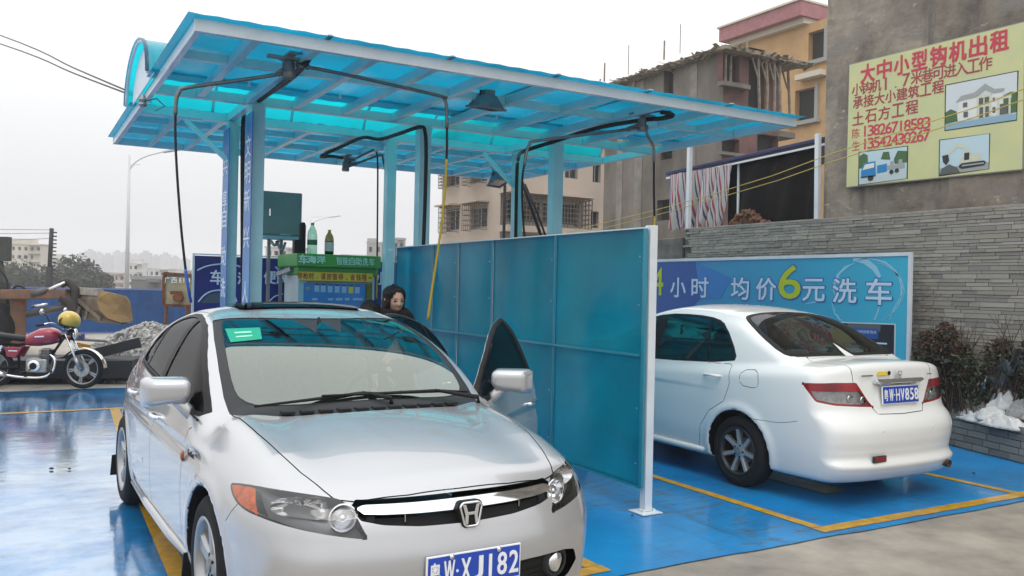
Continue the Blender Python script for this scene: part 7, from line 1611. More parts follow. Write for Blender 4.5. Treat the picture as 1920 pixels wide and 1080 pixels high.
m = MB(); m.tube([(.38, 0, .80), (.20, 0, .52), (.10, 0, .26), (-.15, 0, .22), (-.28, 0, .30)], .020, 8); m.tube([(.38, 0, .78), (.05, 0, .68), (-.30, 0, .62), (-.78, 0, .66)], .020, 8); m.tube([(-.28, .05, .30), (-.64, .05, .29)], .022, 6); m.tube([(-.28, -.05, .30), (-.64, -.05, .29)], .022, 6); m.tube([(-.30, 0, .62), (-.28, 0, .30)], .02, 6); mb_(m, 'frame', BLACK, smooth='all')
# tank, side panel and seat as smooth lofts
def loft(name, secs, mt, n=14):
    """sections: (x, half width, z bottom, z top)"""
    m = MB(); b = []
    for x, w, z0, z1 in secs:
        for k in range(n):
            a = 2*PI*k/n; cx = math.copysign(abs(math.cos(a))**.75, math.cos(a)); sz_ = math.copysign(abs(math.sin(a))**.75, math.sin(a)); m.v.append((x, w*cx, (z0+z1)/2+(z1-z0)/2*sz_))
    for i in range(len(secs)-1):
        for k in range(n): m.f.append((i*n+k, i*n+(k+1) % n, (i+1)*n+(k+1) % n, (i+1)*n+k))
    m.f.append(tuple(range(n))); m.f.append(tuple(range((len(secs)-1)*n, len(secs)*n))); return mb_(m, name, mt, smooth='all')
tk = loft('fuel_tank', [(.30, .05, .70, .80), (.26, .10, .66, .85), (.16, .145, .63, .885), (.02, .15, .61, .87), (-.10, .13, .61, .81), (-.18, .09, .62, .74), (-.21, .04, .64, .70)], CRIM)
st_ = MB(); st_.prism([(-.005, .744), (.125, .752), (.125, .770), (-.005, .762)], -.1535, -.147, Matrix(((1, 0, 0, 0), (0, 0, 1, 0), (0, 1, 0, 0), (0, 0, 0, 1)))); st_.build('tank_script', TXW, tk)
loft('seat', [(-.16, .10, .66, .74), (-.30, .12, .68, .77), (-.50, .13, .70, .79), (-.70, .13, .71, .83), (-.84, .10, .72, .84), (-.88, .05, .74, .82)], BLACK)
for s in (-1, 1):
    m = MB(); m.prism([(-.18, .60), (-.44, .60), (-.40, .46), (-.27, .44)], .08*s, .13*s, Matrix(((1, 0, 0, 0), (0, 0, 1, 0), (0, 1, 0, 0), (0, 0, 0, 1)))); mb_(m, 'side_cover', CRIM, bevel=.012, smooth=True)
    l_ = MB(); l_.box((-.31, .134*s, .545), (.12, .003, .014)); mb_(l_, 'side_stripe', TXW)
# engine, crankcase cover, cylinder fins, exhaust
m = MB(); m.box((.0, 0, .33), (.30, .20, .20)); m.box((.11, 0, .50), (.13, .13, .16)); mb_(m, 'engine', MALLOY, bevel=.02, smooth=True)
for k in range(6): m = MB(); m.box((.11, 0, .445+k*.022), (.17, .17, .008)); mb_(m, 'cooling_fin', BLACK)
for s in (-1, 1):
    m = MB(); m.lathe([(.085, 0), (.085, .03), (.06, .042), (.001, .045)], 24, Matrix.Translation((-.02, s*.10, .33)) @ Matrix.Rotation(-s*PI/2, 4, 'X')); mb_(m, 'crankcase_cover', CHROME, smooth=True); m = MB(); m.lathe([(.05, .043), (.05, .052), (.001, .052)], 20, Matrix.Translation((-.02, s*.10, .33)) @ Matrix.Rotation(-s*PI/2, 4, 'X')); mb_(m, 'cover_disc', BLACK, smooth=True)
m = MB(); m.tube(bez([(.17, -.06, .50), (.26, -.09, .42), (.24, -.11, .26), (.10, -.12, .17), (-.20, -.13, .17), (-.45, -.15, .21)], 5), .019, 8); mb_(m, 'exhaust_header', CHROME, smooth='all')
m = MB(); m.tube([(-.38, -.15, .195), (-.46, -.155, .215), (-.88, -.17, .30), (-.92, -.17, .305)], [.022, .042, .045, .03], 12); mb_(m, 'silencer', CHROME, smooth='all')
m = MB(); m.tube(bez([(.16, -.10, .30), (.24, -.16, .24), (.20, -.17, .18)], 4), .012, 6); m.bar((-.15, -.26, .235), (-.15, .26, .235), .03); m.bar((-.10, .10, .24), (-.16, .28, .02), .022); mb_(m, 'foot_peg', BLACK)
# handlebar, lamp, instruments, mirrors, levers
m = MB(); m.tube(bez([(.20, -.36, .94), (.30, -.28, .96), (.38, -.12, .87), (.39, 0, .85), (.38, .12, .87), (.30, .28, .96), (.20, .36, .94)], 5), .012, 8); mb_(m, 'handlebar', CHROME, smooth='all')
for s in (-1, 1):
    m = MB(); m.tube([(.21, s*.35, .941), (.15, s*.44, .93)], .018, 8); mb_(m, 'grip', BLACK, smooth='all')
    m = MB(); m.tube([(.27, s*.29, .96), (.24, s*.33, 1.06), (.20, s*.36, 1.10)], .006, 6); mo = mb_(m, 'mirror', BLACK, smooth='all'); g = MB(); g.lathe([(.045, -.008), (.048, .0), (.001, .006)], 16, Matrix.Translation((.19, s*.37, 1.12)) @ Matrix.Rotation(-PI/2, 4, 'Y') @ Matrix.Scale(1.35, 4, (0, 1, 0))); g.build('mirror_glass', CHROME, mo, smooth='all')
    m = MB(); m.lathe([(.022, 0), (.026, .02), (.02, .04), (.001, .045)], 12, Matrix.Translation((.46, s*.17, .76)) @ Matrix.Rotation(PI/2, 4, 'Y')); mb_(m, 'indicator', AMBER, smooth='all')
m = MB(); m.lathe([(.05, -.10), (.085, -.06), (.092, 0), (.088, .01)], 20, Matrix.Translation((.49, 0, .79)) @ Matrix.Rotation(PI/2, 4, 'Y')); mb_(m, 'headlamp_shell', BLACK, smooth='all'); m = MB(); m.lathe([(.088, .01), (.06, .03), (.001, .036)], 20, Matrix.Translation((.49, 0, .79)) @ Matrix.Rotation(PI/2, 4, 'Y')); mb_(m, 'headlamp_glass', REFLECTOR, smooth='all')
for s in (-.05, .05): m = MB(); m.lathe([(.036, 0), (.04, .03), (.036, .045), (.001, .047)], 16, Matrix.Translation((.40, s, .89)) @ Matrix.Rotation(-.5, 4, 'Y')); mb_(m, 'instrument', BLACK, smooth='all')
m = MB(); m.lathe([(.03, -.03), (.045, 0), (.03, .02)], 12, Matrix.Translation((-.90, 0, .72)) @ Matrix.Rotation(-PI/2, 4, 'Y')); mb_(m, 'tail_light', REDLENS, smooth='all')
# yellow helmet hung on the handlebar
hc = MO.matrix_basis @ Vector((.48, -.16, 1.00)); hz_ = thing('helmet', hc, 0, 'yellow motorcycle helmet hanging on the handlebar of the red motorcycle', 'helmet')
YH = carpaint('helmet_yellow', (.72, .46, .01), rough=.3); m = MB(); m.lathe([(.001, .135)]+[(.135*math.cos(a), .135*math.sin(a)) for a in [R_(k) for k in range(75, -35, -12)]]+[(.095, -.095)], 26, Matrix.Rotation(.25, 4, 'Y') @ Matrix.Scale(1.12, 4, (1, 0, 0)), cap=False); m.build('shell', YH, hz_, smooth='all')
m = MB(); m.lathe([(.125, -.08), (.10, -.10), (.08, -.06), (.07, .02)], 24, Matrix.Rotation(.25, 4, 'Y')); m.build('lining', BLACK, hz_, smooth='all')
m = MB(); m.poly([Vector((-.10-.045*math.sin(v*PI), -.11+.22*u, -.09+.14*v)) for v in (0, .33, .66, 1) for u in (0, .5, 1)], [(j*3+i, j*3+i+1, j*3+i+4, j*3+i+3) for j in range(3) for i in range(2)]); m.build('visor', BLACK, hz_, smooth='all')

# ------------------------------------------------------------------ kiosk, cabinet, banner at the back of the wash bays
KY = 10.7; GRN = mat('kiosk_green', (.05, .36, .05), .4, noise=.2, nscale=2, ncol=(.035, .27, .04)); KW = mat('kiosk_grey_white', (.50, .55, .52), .45, noise=.15, nscale=4); KP = mat('kiosk_pale_blue', (.30, .50, .54), .4); KB = mat('kiosk_panel_blue', (.03, .20, .55), .35, noise=.3, nscale=3, ncol=(.03, .20, .48)); KYE = mat('kiosk_strip_yellow', (.68, .54, .04), .5); KRED = mat('kiosk_red', (.38, .02, .04), .5)
kk = thing('wash_kiosk', (3.56, 11.1, 0), 0, 'self service wash kiosk with a green header reading 智能自助洗车', 'kiosk')
kx0, kx1 = atY(556, 500, KY).x, atY(704, 500, KY).x; kp = lambda px, py, Y=KY: atY(px, py, Y)
zt_, zb_ = kp(630, 478).z, kp(630, 502).z
m = MB(); m.mm(kx0-.03, KY-.12, zb_, kx1+.03, KY+.80, zt_); pm(m, 'header', GRN, kk, bevel=.012)
m = MB(); m.mm(kx0+.0, KY-.055, zb_-.10, kx1-.0, KY+.60, zb_-.001); pm(m, 'lower_header', mat('kiosk_green_dark', (.04, .28, .04), .4), kk, bevel=.006)
m = MB(); m.mm(kx0+.02, KY, .0045, kx1-.02, KY+.62, zb_-.101); pm(m, 'cabinet', KW, kk, bevel=.008)
m = MB(); m.mm(kx0+.02, KY-.03, .12, kx0+.13, KY-.001, zb_-.11); m.mm(kx1-.05, KY-.03, .12, kx1-.02, KY-.001, zb_-.11); pm(m, 'front_frame', KP, kk, bevel=.003)
ys0 = kp(625, 511).z; ys1 = kp(625, 527).z
m = MB(); m.mm(kx0+.01, KY-.065, ys1, kx1-.06, KY-.056, ys0); st = pm(m, 'yellow_strip', KYE, kk)
b0, b1 = kp(568, 530), kp(683, 577)
m = MB(); m.mm(b0.x, KY-.036, .55, b1.x, KY-.001, b0.z); bl_ = pm(m, 'control_panel', KB, kk, bevel=.003)
m = MB(); m.mm(b1.x+.01, KY-.036, .6, kx1-.055, KY-.001, b0.z); pm(m, 'sticker_strip', mat('sticker_olive', (.22, .20, .02), .5, noise=.6, nscale=30), kk)
FK = lambda px, py, Y: frame(kp(px, py, Y), (1, 0, 0), (0, 0, 1))
TXG = mat('kiosk_letter_green', (.50, .80, .62), .5)
for i, ch in enumerate('车海洋'): place(text(ch, 'lettering', FK(568+i*17 if i else 569, 486+i*.4, KY-.122), .13, TXG, None, width=.115 if not i else .105, height=.12 if not i else .09, zoff=.002, off=.0035), kk)
for i, ch in enumerate('智能自助洗车'): place(text(ch, 'lettering', FK(636+i*12.2, 489+i*.5, KY-.122), .1, TXG, None, width=.078, height=.10, zoff=.002, off=.001), kk)
for i, ch in enumerate('停枪时,请按暂停.省钱哦-'):
    sm = ch in ',.-'; o = text(ch, 'lettering', FK(562+i*11.0, 517+i*.32+(4 if ch in ',.' else 0), KY-.0655), .08, KRED, None, width=.018 if ch in ',.' else .04 if ch == '-' else .062, height=.02 if sm else .082, zoff=.001, off=0 if sm else .0012, depth=.0005); place(o, kk)
LBL = mat('panel_label_pale', (.30, .48, .66), .4)
for i, px in enumerate((594, 606, 619, 632, 645, 658, 670)):
    c = kp(px, 541+i*.5, KY-.04); m = MB(); m.box(c, (.062, .004, .085)); pm(m, 'button_label', LBL if i not in (5,) else KYE, kk)
    m = MB(); m.box(c+Vector((0, -.003, .05)), (.05, .004, .012)); pm(m, 'button_light', BLACK, kk)
for px, w in ((590, .07), (620, .07), (636, .09), (651, .06), (671, .13)):
    c = kp(px, 561, KY-.04); m = MB(); m.box(c, (w, .004, .03)); pm(m, 'button_label', LBL, kk)
m = MB(); m.lathe([(.028, 0), (.028, .006), (.001, .008)], 12, Matrix.Translation(kp(577, 541, KY-.036)) @ Matrix.Rotation(PI/2, 4, 'X')); pm(m, 'coin_knob', STEEL, kk)
BRSH = MB(); BRSH.bar(Vector((kx0-.02, KY+.15, zb_-.03)), Vector((kx0-.10, KY+.5, zb_-.10)), .05); pm(BRSH, 'side_bracket', STEEL, kk)
# bottles on top
def bottle(px, py0, py1, r, body, label, parts):
    b = kp(px, py0, KY+.1); top_ = kp(px, py1, KY+.1); b.z = zt_+.001; H_ = top_.z-b.z; t = thing('drinks_bottle', b, 0, label, 'bottle', 'bottles on the kiosk')
    m = MB(); m.lathe([(r*.8, 0), (r, .01), (r, H_*.30), (r*.93, H_*.36), (r, H_*.42), (r, H_*.60), (r*.85, H_*.74), (r*.35, H_*.90), (r*.30, H_*.95)], 20); m.build('bottle_body', body, t, smooth='all')
    m = MB(); m.lathe([(r*.36, H_*.93), (r*.36, H_)], 12); m.build('cap', parts[1], t, smooth=True)
    m = MB(); m.lathe([(r*1.02, H_*parts[2]), (r*1.02, H_*parts[3])], 20, cap=False); m.build('label_band', parts[0], t, smooth='all')
    if len(parts) > 4: m = MB(); m.lathe([(r*.95, .005), (r*.98, H_*parts[4])], 20); m.build('drink', parts[5], t, smooth='all')
BGL = glassy('bottle_green_clear', (.55, .78, .68), refl=.8, base=.12)
bottle(585, 474, 418, .062, BGL, 'clear green plastic bottle on the kiosk roof left', (mat('label_green', (.01, .14, .07), .5), GRN, .30, .46))
bottle(617, 475, 431, .058, glassy('bottle_olive', (.35, .34, .12), refl=.6, base=.1), 'olive plastic bottle with a white label on the kiosk roof', (mat('label_white', (.60, .58, .56), .5), mat('cap_yellow', (.5, .42, .05), .5), .14, .50, .55, mat('brown_drink', (.10, .035, .015), .4)))
m = MB(); p = kp(566, 472, KY+.12); m.lathe([(.045, 0), (.045, .36), (.03, .40), (.001, .40)], 14, Matrix.Translation((p.x, p.y, zt_+.001))); m.box((p.x-.07, p.y, zt_+.09), (.08, .1, .17)); o = m.build('black_canister', BLACK, None, smooth=True); tag(o, 'black cylindrical canister on the kiosk roof under the grey green cabinet', 'canister')
# grey green cabinet on a stand
CY = 11.6; GGC = mat('cabinet_grey_green', (.20, .29, .265), .55, noise=.15, nscale=3); c0_, c1_ = kp(490, 357, CY), kp(565, 449, CY)
cc_ = thing('control_cabinet', ((c0_.x+c1_.x)/2, CY+.12, 0), 0, 'grey green steel control cabinet on a stand behind the left front column', 'cabinet')
m = MB(); m.mm(c0_.x, CY, c1_.z+.04, c1_.x, CY+.28, c0_.z); pm(m, 'box', GGC, cc_, bevel=.008)
m = MB(); m.mm(c0_.x+.02, CY-.012, c1_.z+.06, c1_.x-.02, CY-.001, c0_.z-.02); pm(m, 'door', GGC, cc_, bevel=.004)
m = MB(); m.mm(c0_.x, CY-.01, c1_.z-.01, c1_.x, CY+.28, c1_.z+.035); pm(m, 'base_tray', KP, cc_)
m = MB(); p = kp(506, 398, CY-.015); m.box(p, (.022, .012, .10)); pm(m, 'door_handle', CHROME, cc_, bevel=.003); m = MB(); p = kp(535, 440, CY-.015); m.box(p, (.14, .01, .02)); pm(m, 'name_strip', KP, cc_)
for px in (505, 528, 556): p = kp(px, 450, CY+.1); m = MB(); m.mm(p.x-.02, CY+.1, .0045, p.x+.02, CY+.14, c1_.z-.011); pm(m, 'leg', STEEL, cc_)
m = MB(); m.tube(bez([kp(508, 452, CY+.05), kp(515, 460, CY), kp(522, 452, CY+.05)], 4), .02, 6); m.tube(bez([kp(518, 452, CY+.05), kp(528, 470, CY), kp(535, 455, CY+.05)], 4), .018, 6); pm(m, 'pipe_bends', STEEL, cc_, smooth='all')
# dark blue banner
NB = mat('banner_navy', (.006, .022, .24), .45, noise=.3, nscale=1.2, ncol=(.010, .016, .15)); BY = 12.55
nb = thing('navy_banner', (4, BY, 0), 0, 'dark blue banner with white 车海洋 lettering and a car outline behind the kiosk', 'banner'); q0, q1 = kp(365.5, 479, BY), kp(760, 494, BY)
m = MB(); m.mm(q0.x, BY, .25, q1.x, BY+.02, q0.z); pm(m, 'banner_sheet', NB, nb); m = MB(); m.mm(q0.x-.03, BY-.01, .2, q0.x-.002, BY+.03, q0.z+.01); m.mm(q0.x-.03, BY-.01, q0.z+.012, q1.x, BY+.03, q0.z+.03); pm(m, 'banner_frame', SHED_W, nb)
for ch, px, py, w, h in (('车', 407, 520, .18, .20), ('海', 432, 522, .13, .13), ('洋', 456, 522, .15, .17), ('便', 506, 520, .17, .19), ('民', 530, 520, .17, .19), ('小', 714, 522, .15, .19)):
    place(text(ch, 'lettering', FK(px, py, BY), h, TXW, None, width=w, height=h, zoff=.002, off=.004), nb)
def nline(P, w, sm=6):
    Q = [kp(x, y, BY-.004) for x, y in P]; m = MB(); m.tube(bez(Q, sm), w, 4); return pm(m, 'car_outline', TXW, nb)
nline([(370, 507), (385, 500), (405, 496), (430, 495), (450, 500), (464, 507)], .010); nline([(372, 566), (385, 552), (402, 545), (425, 545), (438, 552), (444, 566)], .010); nline([(504, 566), (515, 556), (530, 551)], .008); nline([(718, 560), (724, 556)], .008); nline([(516, 500), (522, 505)], .012)
m = MB(); m.poly([kp(x, y, BY-.002) for x, y in ((376, 568), (390, 553), (405, 549), (422, 549), (433, 556), (438, 568))], [tuple(range(6))]); pm(m, 'car_window', mat('print_slate', (.07, .10, .14), .5), nb)
place(text('Clean', 'lettering', FK(428, 508, BY), .04, mat('faint_violet', (.15, .12, .35), .5), None, width=.14, height=.03, zoff=.002), nb) if False else None
# litter on the floor
for i, (px, py, s) in enumerate(((1690, 891, .022), (1548, 887, .012), (1186, 967, .013), (130, 880, .015), (97, 880, .02), (1826, 888, .016))):
    p = atz(px, py, .006); m = MB(); rr = random.Random(i); m.poly([(p.x+x*s*rr.uniform(.7, 1.3), p.y+y*s*rr.uniform(.7, 1.3), .006+s*.4+z*s*.5) for x, y, z in ico], icf); o = m.build('pebble', BLACK if i in (3, 4) else SOIL, None)
    tag(o, ('brown stone on the blue floor right of the white car exhaust', 'small stone by the yellow line behind the white car', 'tiny stone near the partition foot', 'black bit of litter in the wet left bay', 'larger black bit of litter in the wet left bay', 'small stone near the planter wall')[i], 'pebble', 'pebbles and litter on the floor')
# ------------------------------------------------------------------ people beside the silver car
SKIN = mat('skin', (.50, .31, .235), .55, noise=.12, nscale=60); HAIR = mat('black_hair', (.006, .005, .005), .5, spec=.2, noise=.4, nscale=90, bump=.5, bscale=120); COAT = mat('dark_coat', (.020, .014, .013), .9, spec=.2, noise=.4, nscale=25, bump=.3, bscale=80); JEAN = mat('dark_trousers', (.02, .022, .03), .8); SHOE = BLACK
def skin_body(name, verts, edges, radii, root, mt, parent, sub=2):
    me = bpy.data.meshes.new(name); me.from_pydata(verts, edges, []); o = bpy.data.objects.new(name, me); COL.objects.link(o)
    m = o.modifiers.new('s', 'SKIN'); me.skin_vertices[0].data[root].use_root = True
    for i, r in enumerate(radii): me.skin_vertices[0].data[i].radius = (r, r) if not hasattr(r, '__len__') else r
    m.use_smooth_shade = True; s = o.modifiers.new('u', 'SUBSURF'); s.levels = sub; s.render_levels = sub
    dg = bpy.context.evaluated_depsgraph_get(); m2 = bpy.data.meshes.new_from_object(o.evaluated_get(dg)); bpy.data.objects.remove(o); m2.materials.clear(); m2.materials.append(mt); m2.name = name
    m2.polygons.foreach_set('use_smooth', [True]*len(m2.polygons)); return link(name, m2, parent)
def head(parent, c, yaw, tilt, hair=True, s=1.0):
    """face towards local -y; a lofted skull with brow, nose, mouth and chin"""
    M = Matrix.Translation(c) @ Matrix.Rotation(yaw, 4, 'Z') @ Matrix.Rotation(tilt, 4, 'X') @ Matrix.Scale(s, 4)
    bm = bmesh.new(); bmesh.ops.create_uvsphere(bm, u_segments=48, v_segments=36, radius=1)
    for v in bm.verts:
        x, y, z = v.co; w = .074; d = .092; hh = .118
        k = 1-.30*max(0, -z)**1.6                      # jaw narrows
        X, Y, Z = x*w*k, y*d*(1-.12*max(0, -z)), z*hh
        if y < 0:
            f = -y; g = lambda cx, cz, sx, sz: math.exp(-((X-cx)/sx)**2-((Z-cz)/sz)**2)
            Y *= 1-.10*abs(x)**3
            Y += .012*g(.030, .006, .016, .012)*f+.012*g(-.030, .006, .016, .012)*f      # eye sockets
            Y -= .020*g(0, -.024, .010, .012)*f+.010*g(0, -.005, .007, .022)*f           # nose
            Y -= .006*g(0, -.056, .020, .007)*f+.008*g(0, -.092, .020, .016)*f           # lips, chin
            Y -= .006*g(.038, -.022, .018, .018)*f+.006*g(-.038, -.022, .018, .018)*f    # cheeks
        v.co = (X, Y, Z)
    me = bpy.data.meshes.new('head'); bm.to_mesh(me); bm.free(); me.transform(M); me.materials.append(SKIN); me.polygons.foreach_set('use_smooth', [True]*len(me.polygons)); h = link('head', me, parent)
    def sub(m, n, mt, sm='all'): m.v = [tuple(M @ Vector(v)) for v in m.v]; return m.build(n, mt, h, smooth=sm)
    for sx in (-1, 1):
        m = MB(); m.lathe([(.0001, .0), (.011, .0005), (.0145, .003), (.012, .007), (.0001, .009)], 14, Matrix.Translation((sx*.030, -.0765, .004)) @ Matrix.Rotation(PI/2, 4, 'X') @ Matrix.Scale(.50, 4, (0, 1, 0))); sub(m, 'eye', mat('eye_dark', (.02, .014, .012), .3) if sx < 0 else bpy.data.materials['eye_dark'])
        m = MB(); m.tube([(sx*.014, -.087, .022), (sx*.030, -.089, .027), (sx*.046, -.080, .022)], [.0012, .002, .001], 6); sub(m, 'eyebrow', HAIR)
        m = MB(); m.lathe([(.001, 0), (.014, .004), (.018, .012), (.010, .016)], 12, Matrix.Translation((sx*.070, .005, -.005)) @ Matrix.Rotation(sx*PI/2, 4, 'Y') @ Matrix.Scale(1.7, 4, (1, 0, 0))); sub(m, 'ear', SKIN)
    m = MB(); m.tube([(-.022, -.0865, -.057), (-.010, -.0935, -.0545), (0, -.094, -.056), (.010, -.0935, -.0545), (.022, -.0865, -.057)], [.0015, .0045, .005, .0045, .0015], 8); sub(m, 'lips', mat('lips', (.36, .12, .11), .4) if 'lips' not in bpy.data.materials else bpy.data.materials['lips'])
    if hair:
        bm = bmesh.new(); bmesh.ops.create_uvsphere(bm, u_segments=48, v_segments=36, radius=1)
        for v in bm.verts:
            x, y, z = v.co; X, Y, Z = x*.086, y*.104+.014, z*.124+.008
            if z > 0: Z = .008+.112*z**.72; q = 1+.16*z*(1-z)*4*.6; X *= q; Y = (Y-.014)*q+.014
            if z < 0: Z = .008+z*.128*(1.7 if hair == 'long' else 1); X *= 1.06 if hair == 'long' else 1
            nz = .004*math.sin(40*x+9*z)*math.cos(30*y); v.co = (X+nz, Y+nz, Z)
        kill = [v for v in bm.verts if v.co.y < -.02 and ((v.co.x/.060)**2+((v.co.z+.03)/.112)**2 < 1 or (abs(v.co.x) < .05 and v.co.z < -.05))] if hair == 'long' else [v for v in bm.verts if v.co.z < -.03 or (v.co.y < -.06 and v.co.z < .06)]
        bmesh.ops.delete(bm, geom=kill, context='VERTS'); me = bpy.data.meshes.new('hair'); bm.to_mesh(me); bm.free(); me.transform(M); me.materials.append(HAIR); me.polygons.foreach_set('use_smooth', [True]*len(me.polygons)); ho = link('hair', me, h)
        so = ho.modifiers.new('t', 'SOLIDIFY'); so.thickness = .012
    return h
def fingers(V, E, Rr, wrist, wi, d, side):
    """palm and five unequal fingers, slightly curled, hanging along d"""
    d = Vector(d).normalized(); x = Vector((0, -1, 0)); x = (x-d*x.dot(d)).normalized(); n = d.cross(x)
    p = Vector(wrist)+d*.045; V.append(tuple(p)); Rr.append((.017, .030)); pi_ = len(V)-1; E.append((wi, pi_))
    for k, (off, L) in enumerate(((-.027, .062), (-.009, .076), (.009, .082), (.027, .074))):
        b = Vector(wrist)+d*.085+x*off; V.append(tuple(b)); Rr.append((.009, .009)); bi = len(V)-1; E.append((pi_, bi)); q = b
        for j, f in enumerate((.42, .32, .26)): q = q+(d*math.cos(.35*(j+1))+n*side*math.sin(.35*(j+1))).normalized()*L*f; V.append(tuple(q)); Rr.append((.0085-.001*j, .0085-.001*j)); E.append((bi, len(V)-1)); bi = len(V)-1
    b = Vector(wrist)+d*.03+x*.032; V.append(tuple(b)); Rr.append((.010, .010)); bi = len(V)-1; E.append((pi_, bi))
    for L in (.032, .028): b = b+(d*.75+x*.55+n*side*.2).normalized()*L; V.append(tuple(b)); Rr.append((.009, .009)); E.append((bi, len(V)-1)); bi = len(V)-1
# standing woman: local frame x right, face towards -y
wp_ = atD(738, 562, 7.35); WOM = thing('person', (wp_.x, wp_.y, 0), R_(8), 'woman with long black hair in a dark coat standing behind the silver car', 'person', None)
HT = 1.60; zc = HT-.125
V = [(0, 0, .90), (0, .01, 1.06), (0, .015, 1.22), (0, .01, 1.34), (0, 0, 1.39), (-.10, .01, 1.345), (.10, .01, 1.345), (-.175, .02, 1.30), (.175, .02, 1.30), (-.21, .01, 1.06), (.21, .01, 1.06), (-.20, -.06, .86), (.20, -.06, .86), (-.09, 0, .84), (.09, 0, .84), (-.10, -.01, .62), (.10, -.01, .62)]
E = [(0, 1), (1, 2), (2, 3), (3, 4), (3, 5), (3, 6), (5, 7), (6, 8), (7, 9), (8, 10), (9, 11), (10, 12), (0, 13), (0, 14), (13, 15), (14, 16)]
Rr = [(.17, .12), (.15, .11), (.16, .115), (.12, .09), (.055, .055), (.09, .08), (.09, .08), .068, .068, .052, .052, .042, .042, (.12, .12), (.12, .12), .10, .10]
skin_body('coat', V, E, Rr, 0, COAT, WOM)
V = [(0, 0, .95), (0, 0, 1.30), (0, -.005, 1.42), (0, -.01, 1.48), (-.10, 0, .88), (.10, 0, .88), (-.10, -.02, .48), (.10, -.02, .48), (-.10, .0, .10), (.10, .0, .10), (-.10, -.13, .035), (.10, -.13, .035), (-.17, .02, 1.29), (.17, .02, 1.29), (-.205, .01, 1.06), (.205, .01, 1.06), (-.20, -.065, .83), (.20, -.065, .83)]
E = [(0, 1), (1, 2), (2, 3), (0, 4), (0, 5), (4, 6), (5, 7), (6, 8), (7, 9), (8, 10), (9, 11), (1, 12), (1, 13), (12, 14), (13, 15), (14, 16), (15, 17)]; Rr = [.12, .11, .045, .045, .085, .085, .055, .055, .038, .038, .035, .035, .05, .05, .038, .038, .028, .028]
fingers(V, E, Rr, V[16], 16, (0, -.1, -1), 1); fingers(V, E, Rr, V[17], 17, (0, -.1, -1), -1)
skin_body('body', V, E, Rr, 0, SKIN, WOM); m = MB()
for s in (-1, 1):
    m = MB(); m.tube([(s*.10, 0, .86), (s*.10, -.02, .48), (s*.10, 0, .08)], [.095, .068, .058], 14); m.build('trouser_leg', JEAN, WOM, smooth='all'); m = MB(); m.tube([(s*.10, .04, .05), (s*.10, -.06, .045), (s*.10, -.17, .03)], [.048, .046, .030], 12); m.build('shoe', SHOE, WOM, smooth='all')
m = MB(); m.tube([(0+.10*math.cos(a), .012+.085*math.sin(a), 1.335+.02*math.sin(a)) for a in [2*PI*k/24 for k in range(25)]], .032, 8, cap=False); m.build('collar', COAT, WOM, smooth='all')
head(WOM, (0, -.012, zc), R_(-4), R_(8), 'long', s=1.08)
# second person bending forward towards the open rear door: only the dark hair shows above the roof
bp_ = atD(706, 580, 7.15); BEN = thing('person', (bp_.x-.02, bp_.y+.42, 0), R_(-5), 'stooping person whose dark hair shows over the silver car roof beside the woman', 'person')
V = [(0, .10, .92), (0, .02, 1.10), (0, -.12, 1.24), (0, -.24, 1.33), (0, -.31, 1.36), (-.10, -.22, 1.30), (.10, -.22, 1.30), (-.18, -.22, 1.24), (.18, -.22, 1.24), (-.22, -.25, 1.00), (.22, -.25, 1.00), (-.17, -.40, .88), (.17, -.40, .88), (-.10, .08, .86), (.10, .08, .86)]
E = [(0, 1), (1, 2), (2, 3), (3, 4), (3, 5), (3, 6), (5, 7), (6, 8), (7, 9), (8, 10), (9, 11), (10, 12), (0, 13), (0, 14)]; Rr = [(.15, .12), (.15, .12), (.16, .12), (.12, .10), .055, .09, .09, .07, .07, .055, .055, .045, .045, .12, .12]
skin_body('jacket', V, E, Rr, 0, COAT, BEN)
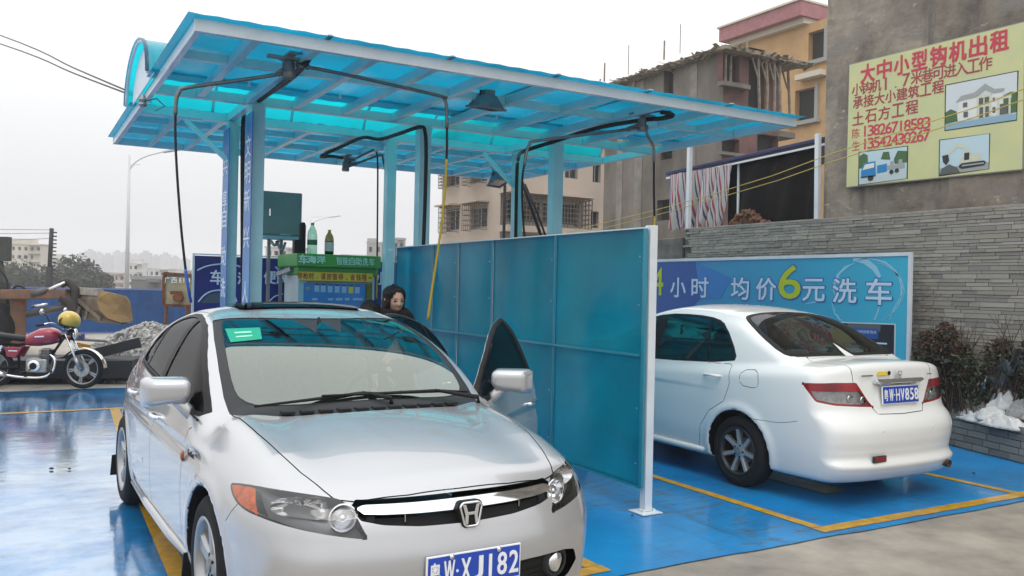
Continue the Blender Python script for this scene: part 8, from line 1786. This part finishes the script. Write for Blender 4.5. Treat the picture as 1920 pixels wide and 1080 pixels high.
V = [(0, .08, .92), (0, -.20, 1.28), (0, -.32, 1.36), (-.10, .08, .86), (.10, .08, .86), (-.11, .0, .48), (.11, .0, .48), (-.11, .06, .09), (.11, .06, .09), (-.11, -.08, .035), (.11, -.08, .035), (-.17, -.22, 1.22), (.17, -.22, 1.22), (-.215, -.25, 1.0), (.215, -.25, 1.0), (-.17, -.42, .87), (.17, -.42, .87)]
E = [(0, 1), (1, 2), (0, 3), (0, 4), (3, 5), (4, 6), (5, 7), (6, 8), (7, 9), (8, 10), (1, 11), (1, 12), (11, 13), (12, 14), (13, 15), (14, 16)]; Rr = [.12, .11, .045, .085, .085, .055, .055, .04, .04, .035, .035, .05, .05, .04, .04, .03, .03]
fingers(V, E, Rr, V[15], 15, (0, -.6, -.8), 1); fingers(V, E, Rr, V[16], 16, (0, -.6, -.8), -1)
skin_body('body', V, E, Rr, 0, SKIN, BEN)
for s in (-1, 1):
    m = MB(); m.tube([(s*.10, .09, .88), (s*.11, 0, .48), (s*.11, .05, .08)], [.10, .072, .06], 14); m.build('trouser_leg', JEAN, BEN, smooth='all'); m = MB(); m.tube([(s*.11, .10, .05), (s*.11, 0, .045), (s*.11, -.12, .03)], [.05, .048, .032], 12); m.build('shoe', SHOE, BEN, smooth='all')
head(BEN, (0, -.39, 1.345), R_(0), R_(55), 'short', s=1.0)

# ------------------------------------------------------------------ air between here and the far skyline
hzm = bpy.data.materials.new('haze_air'); hzm.use_nodes = True; t = hzm.node_tree; t.nodes.clear(); o_ = nd(t, 'ShaderNodeOutputMaterial'); pv = nd(t, 'ShaderNodeVolumePrincipled'); pv.inputs['Color'].default_value = (.97, .975, 1, 1); pv.inputs['Density'].default_value = .0013; pv.inputs['Anisotropy'].default_value = .2
t.links.new(pv.outputs[0], o_.inputs['Volume'])
m = MB(); m.mm(-950, -70, -4.2, 1150, 1260, 46); hz_o = m.build('haze', hzm, None); tag(hz_o, kind='stuff'); tag(hz_o, 'thin pale overcast haze filling the air over the whole yard', 'haze')
SC.cycles.volume_bounces = 1; SC.cycles.volume_step_rate = 10
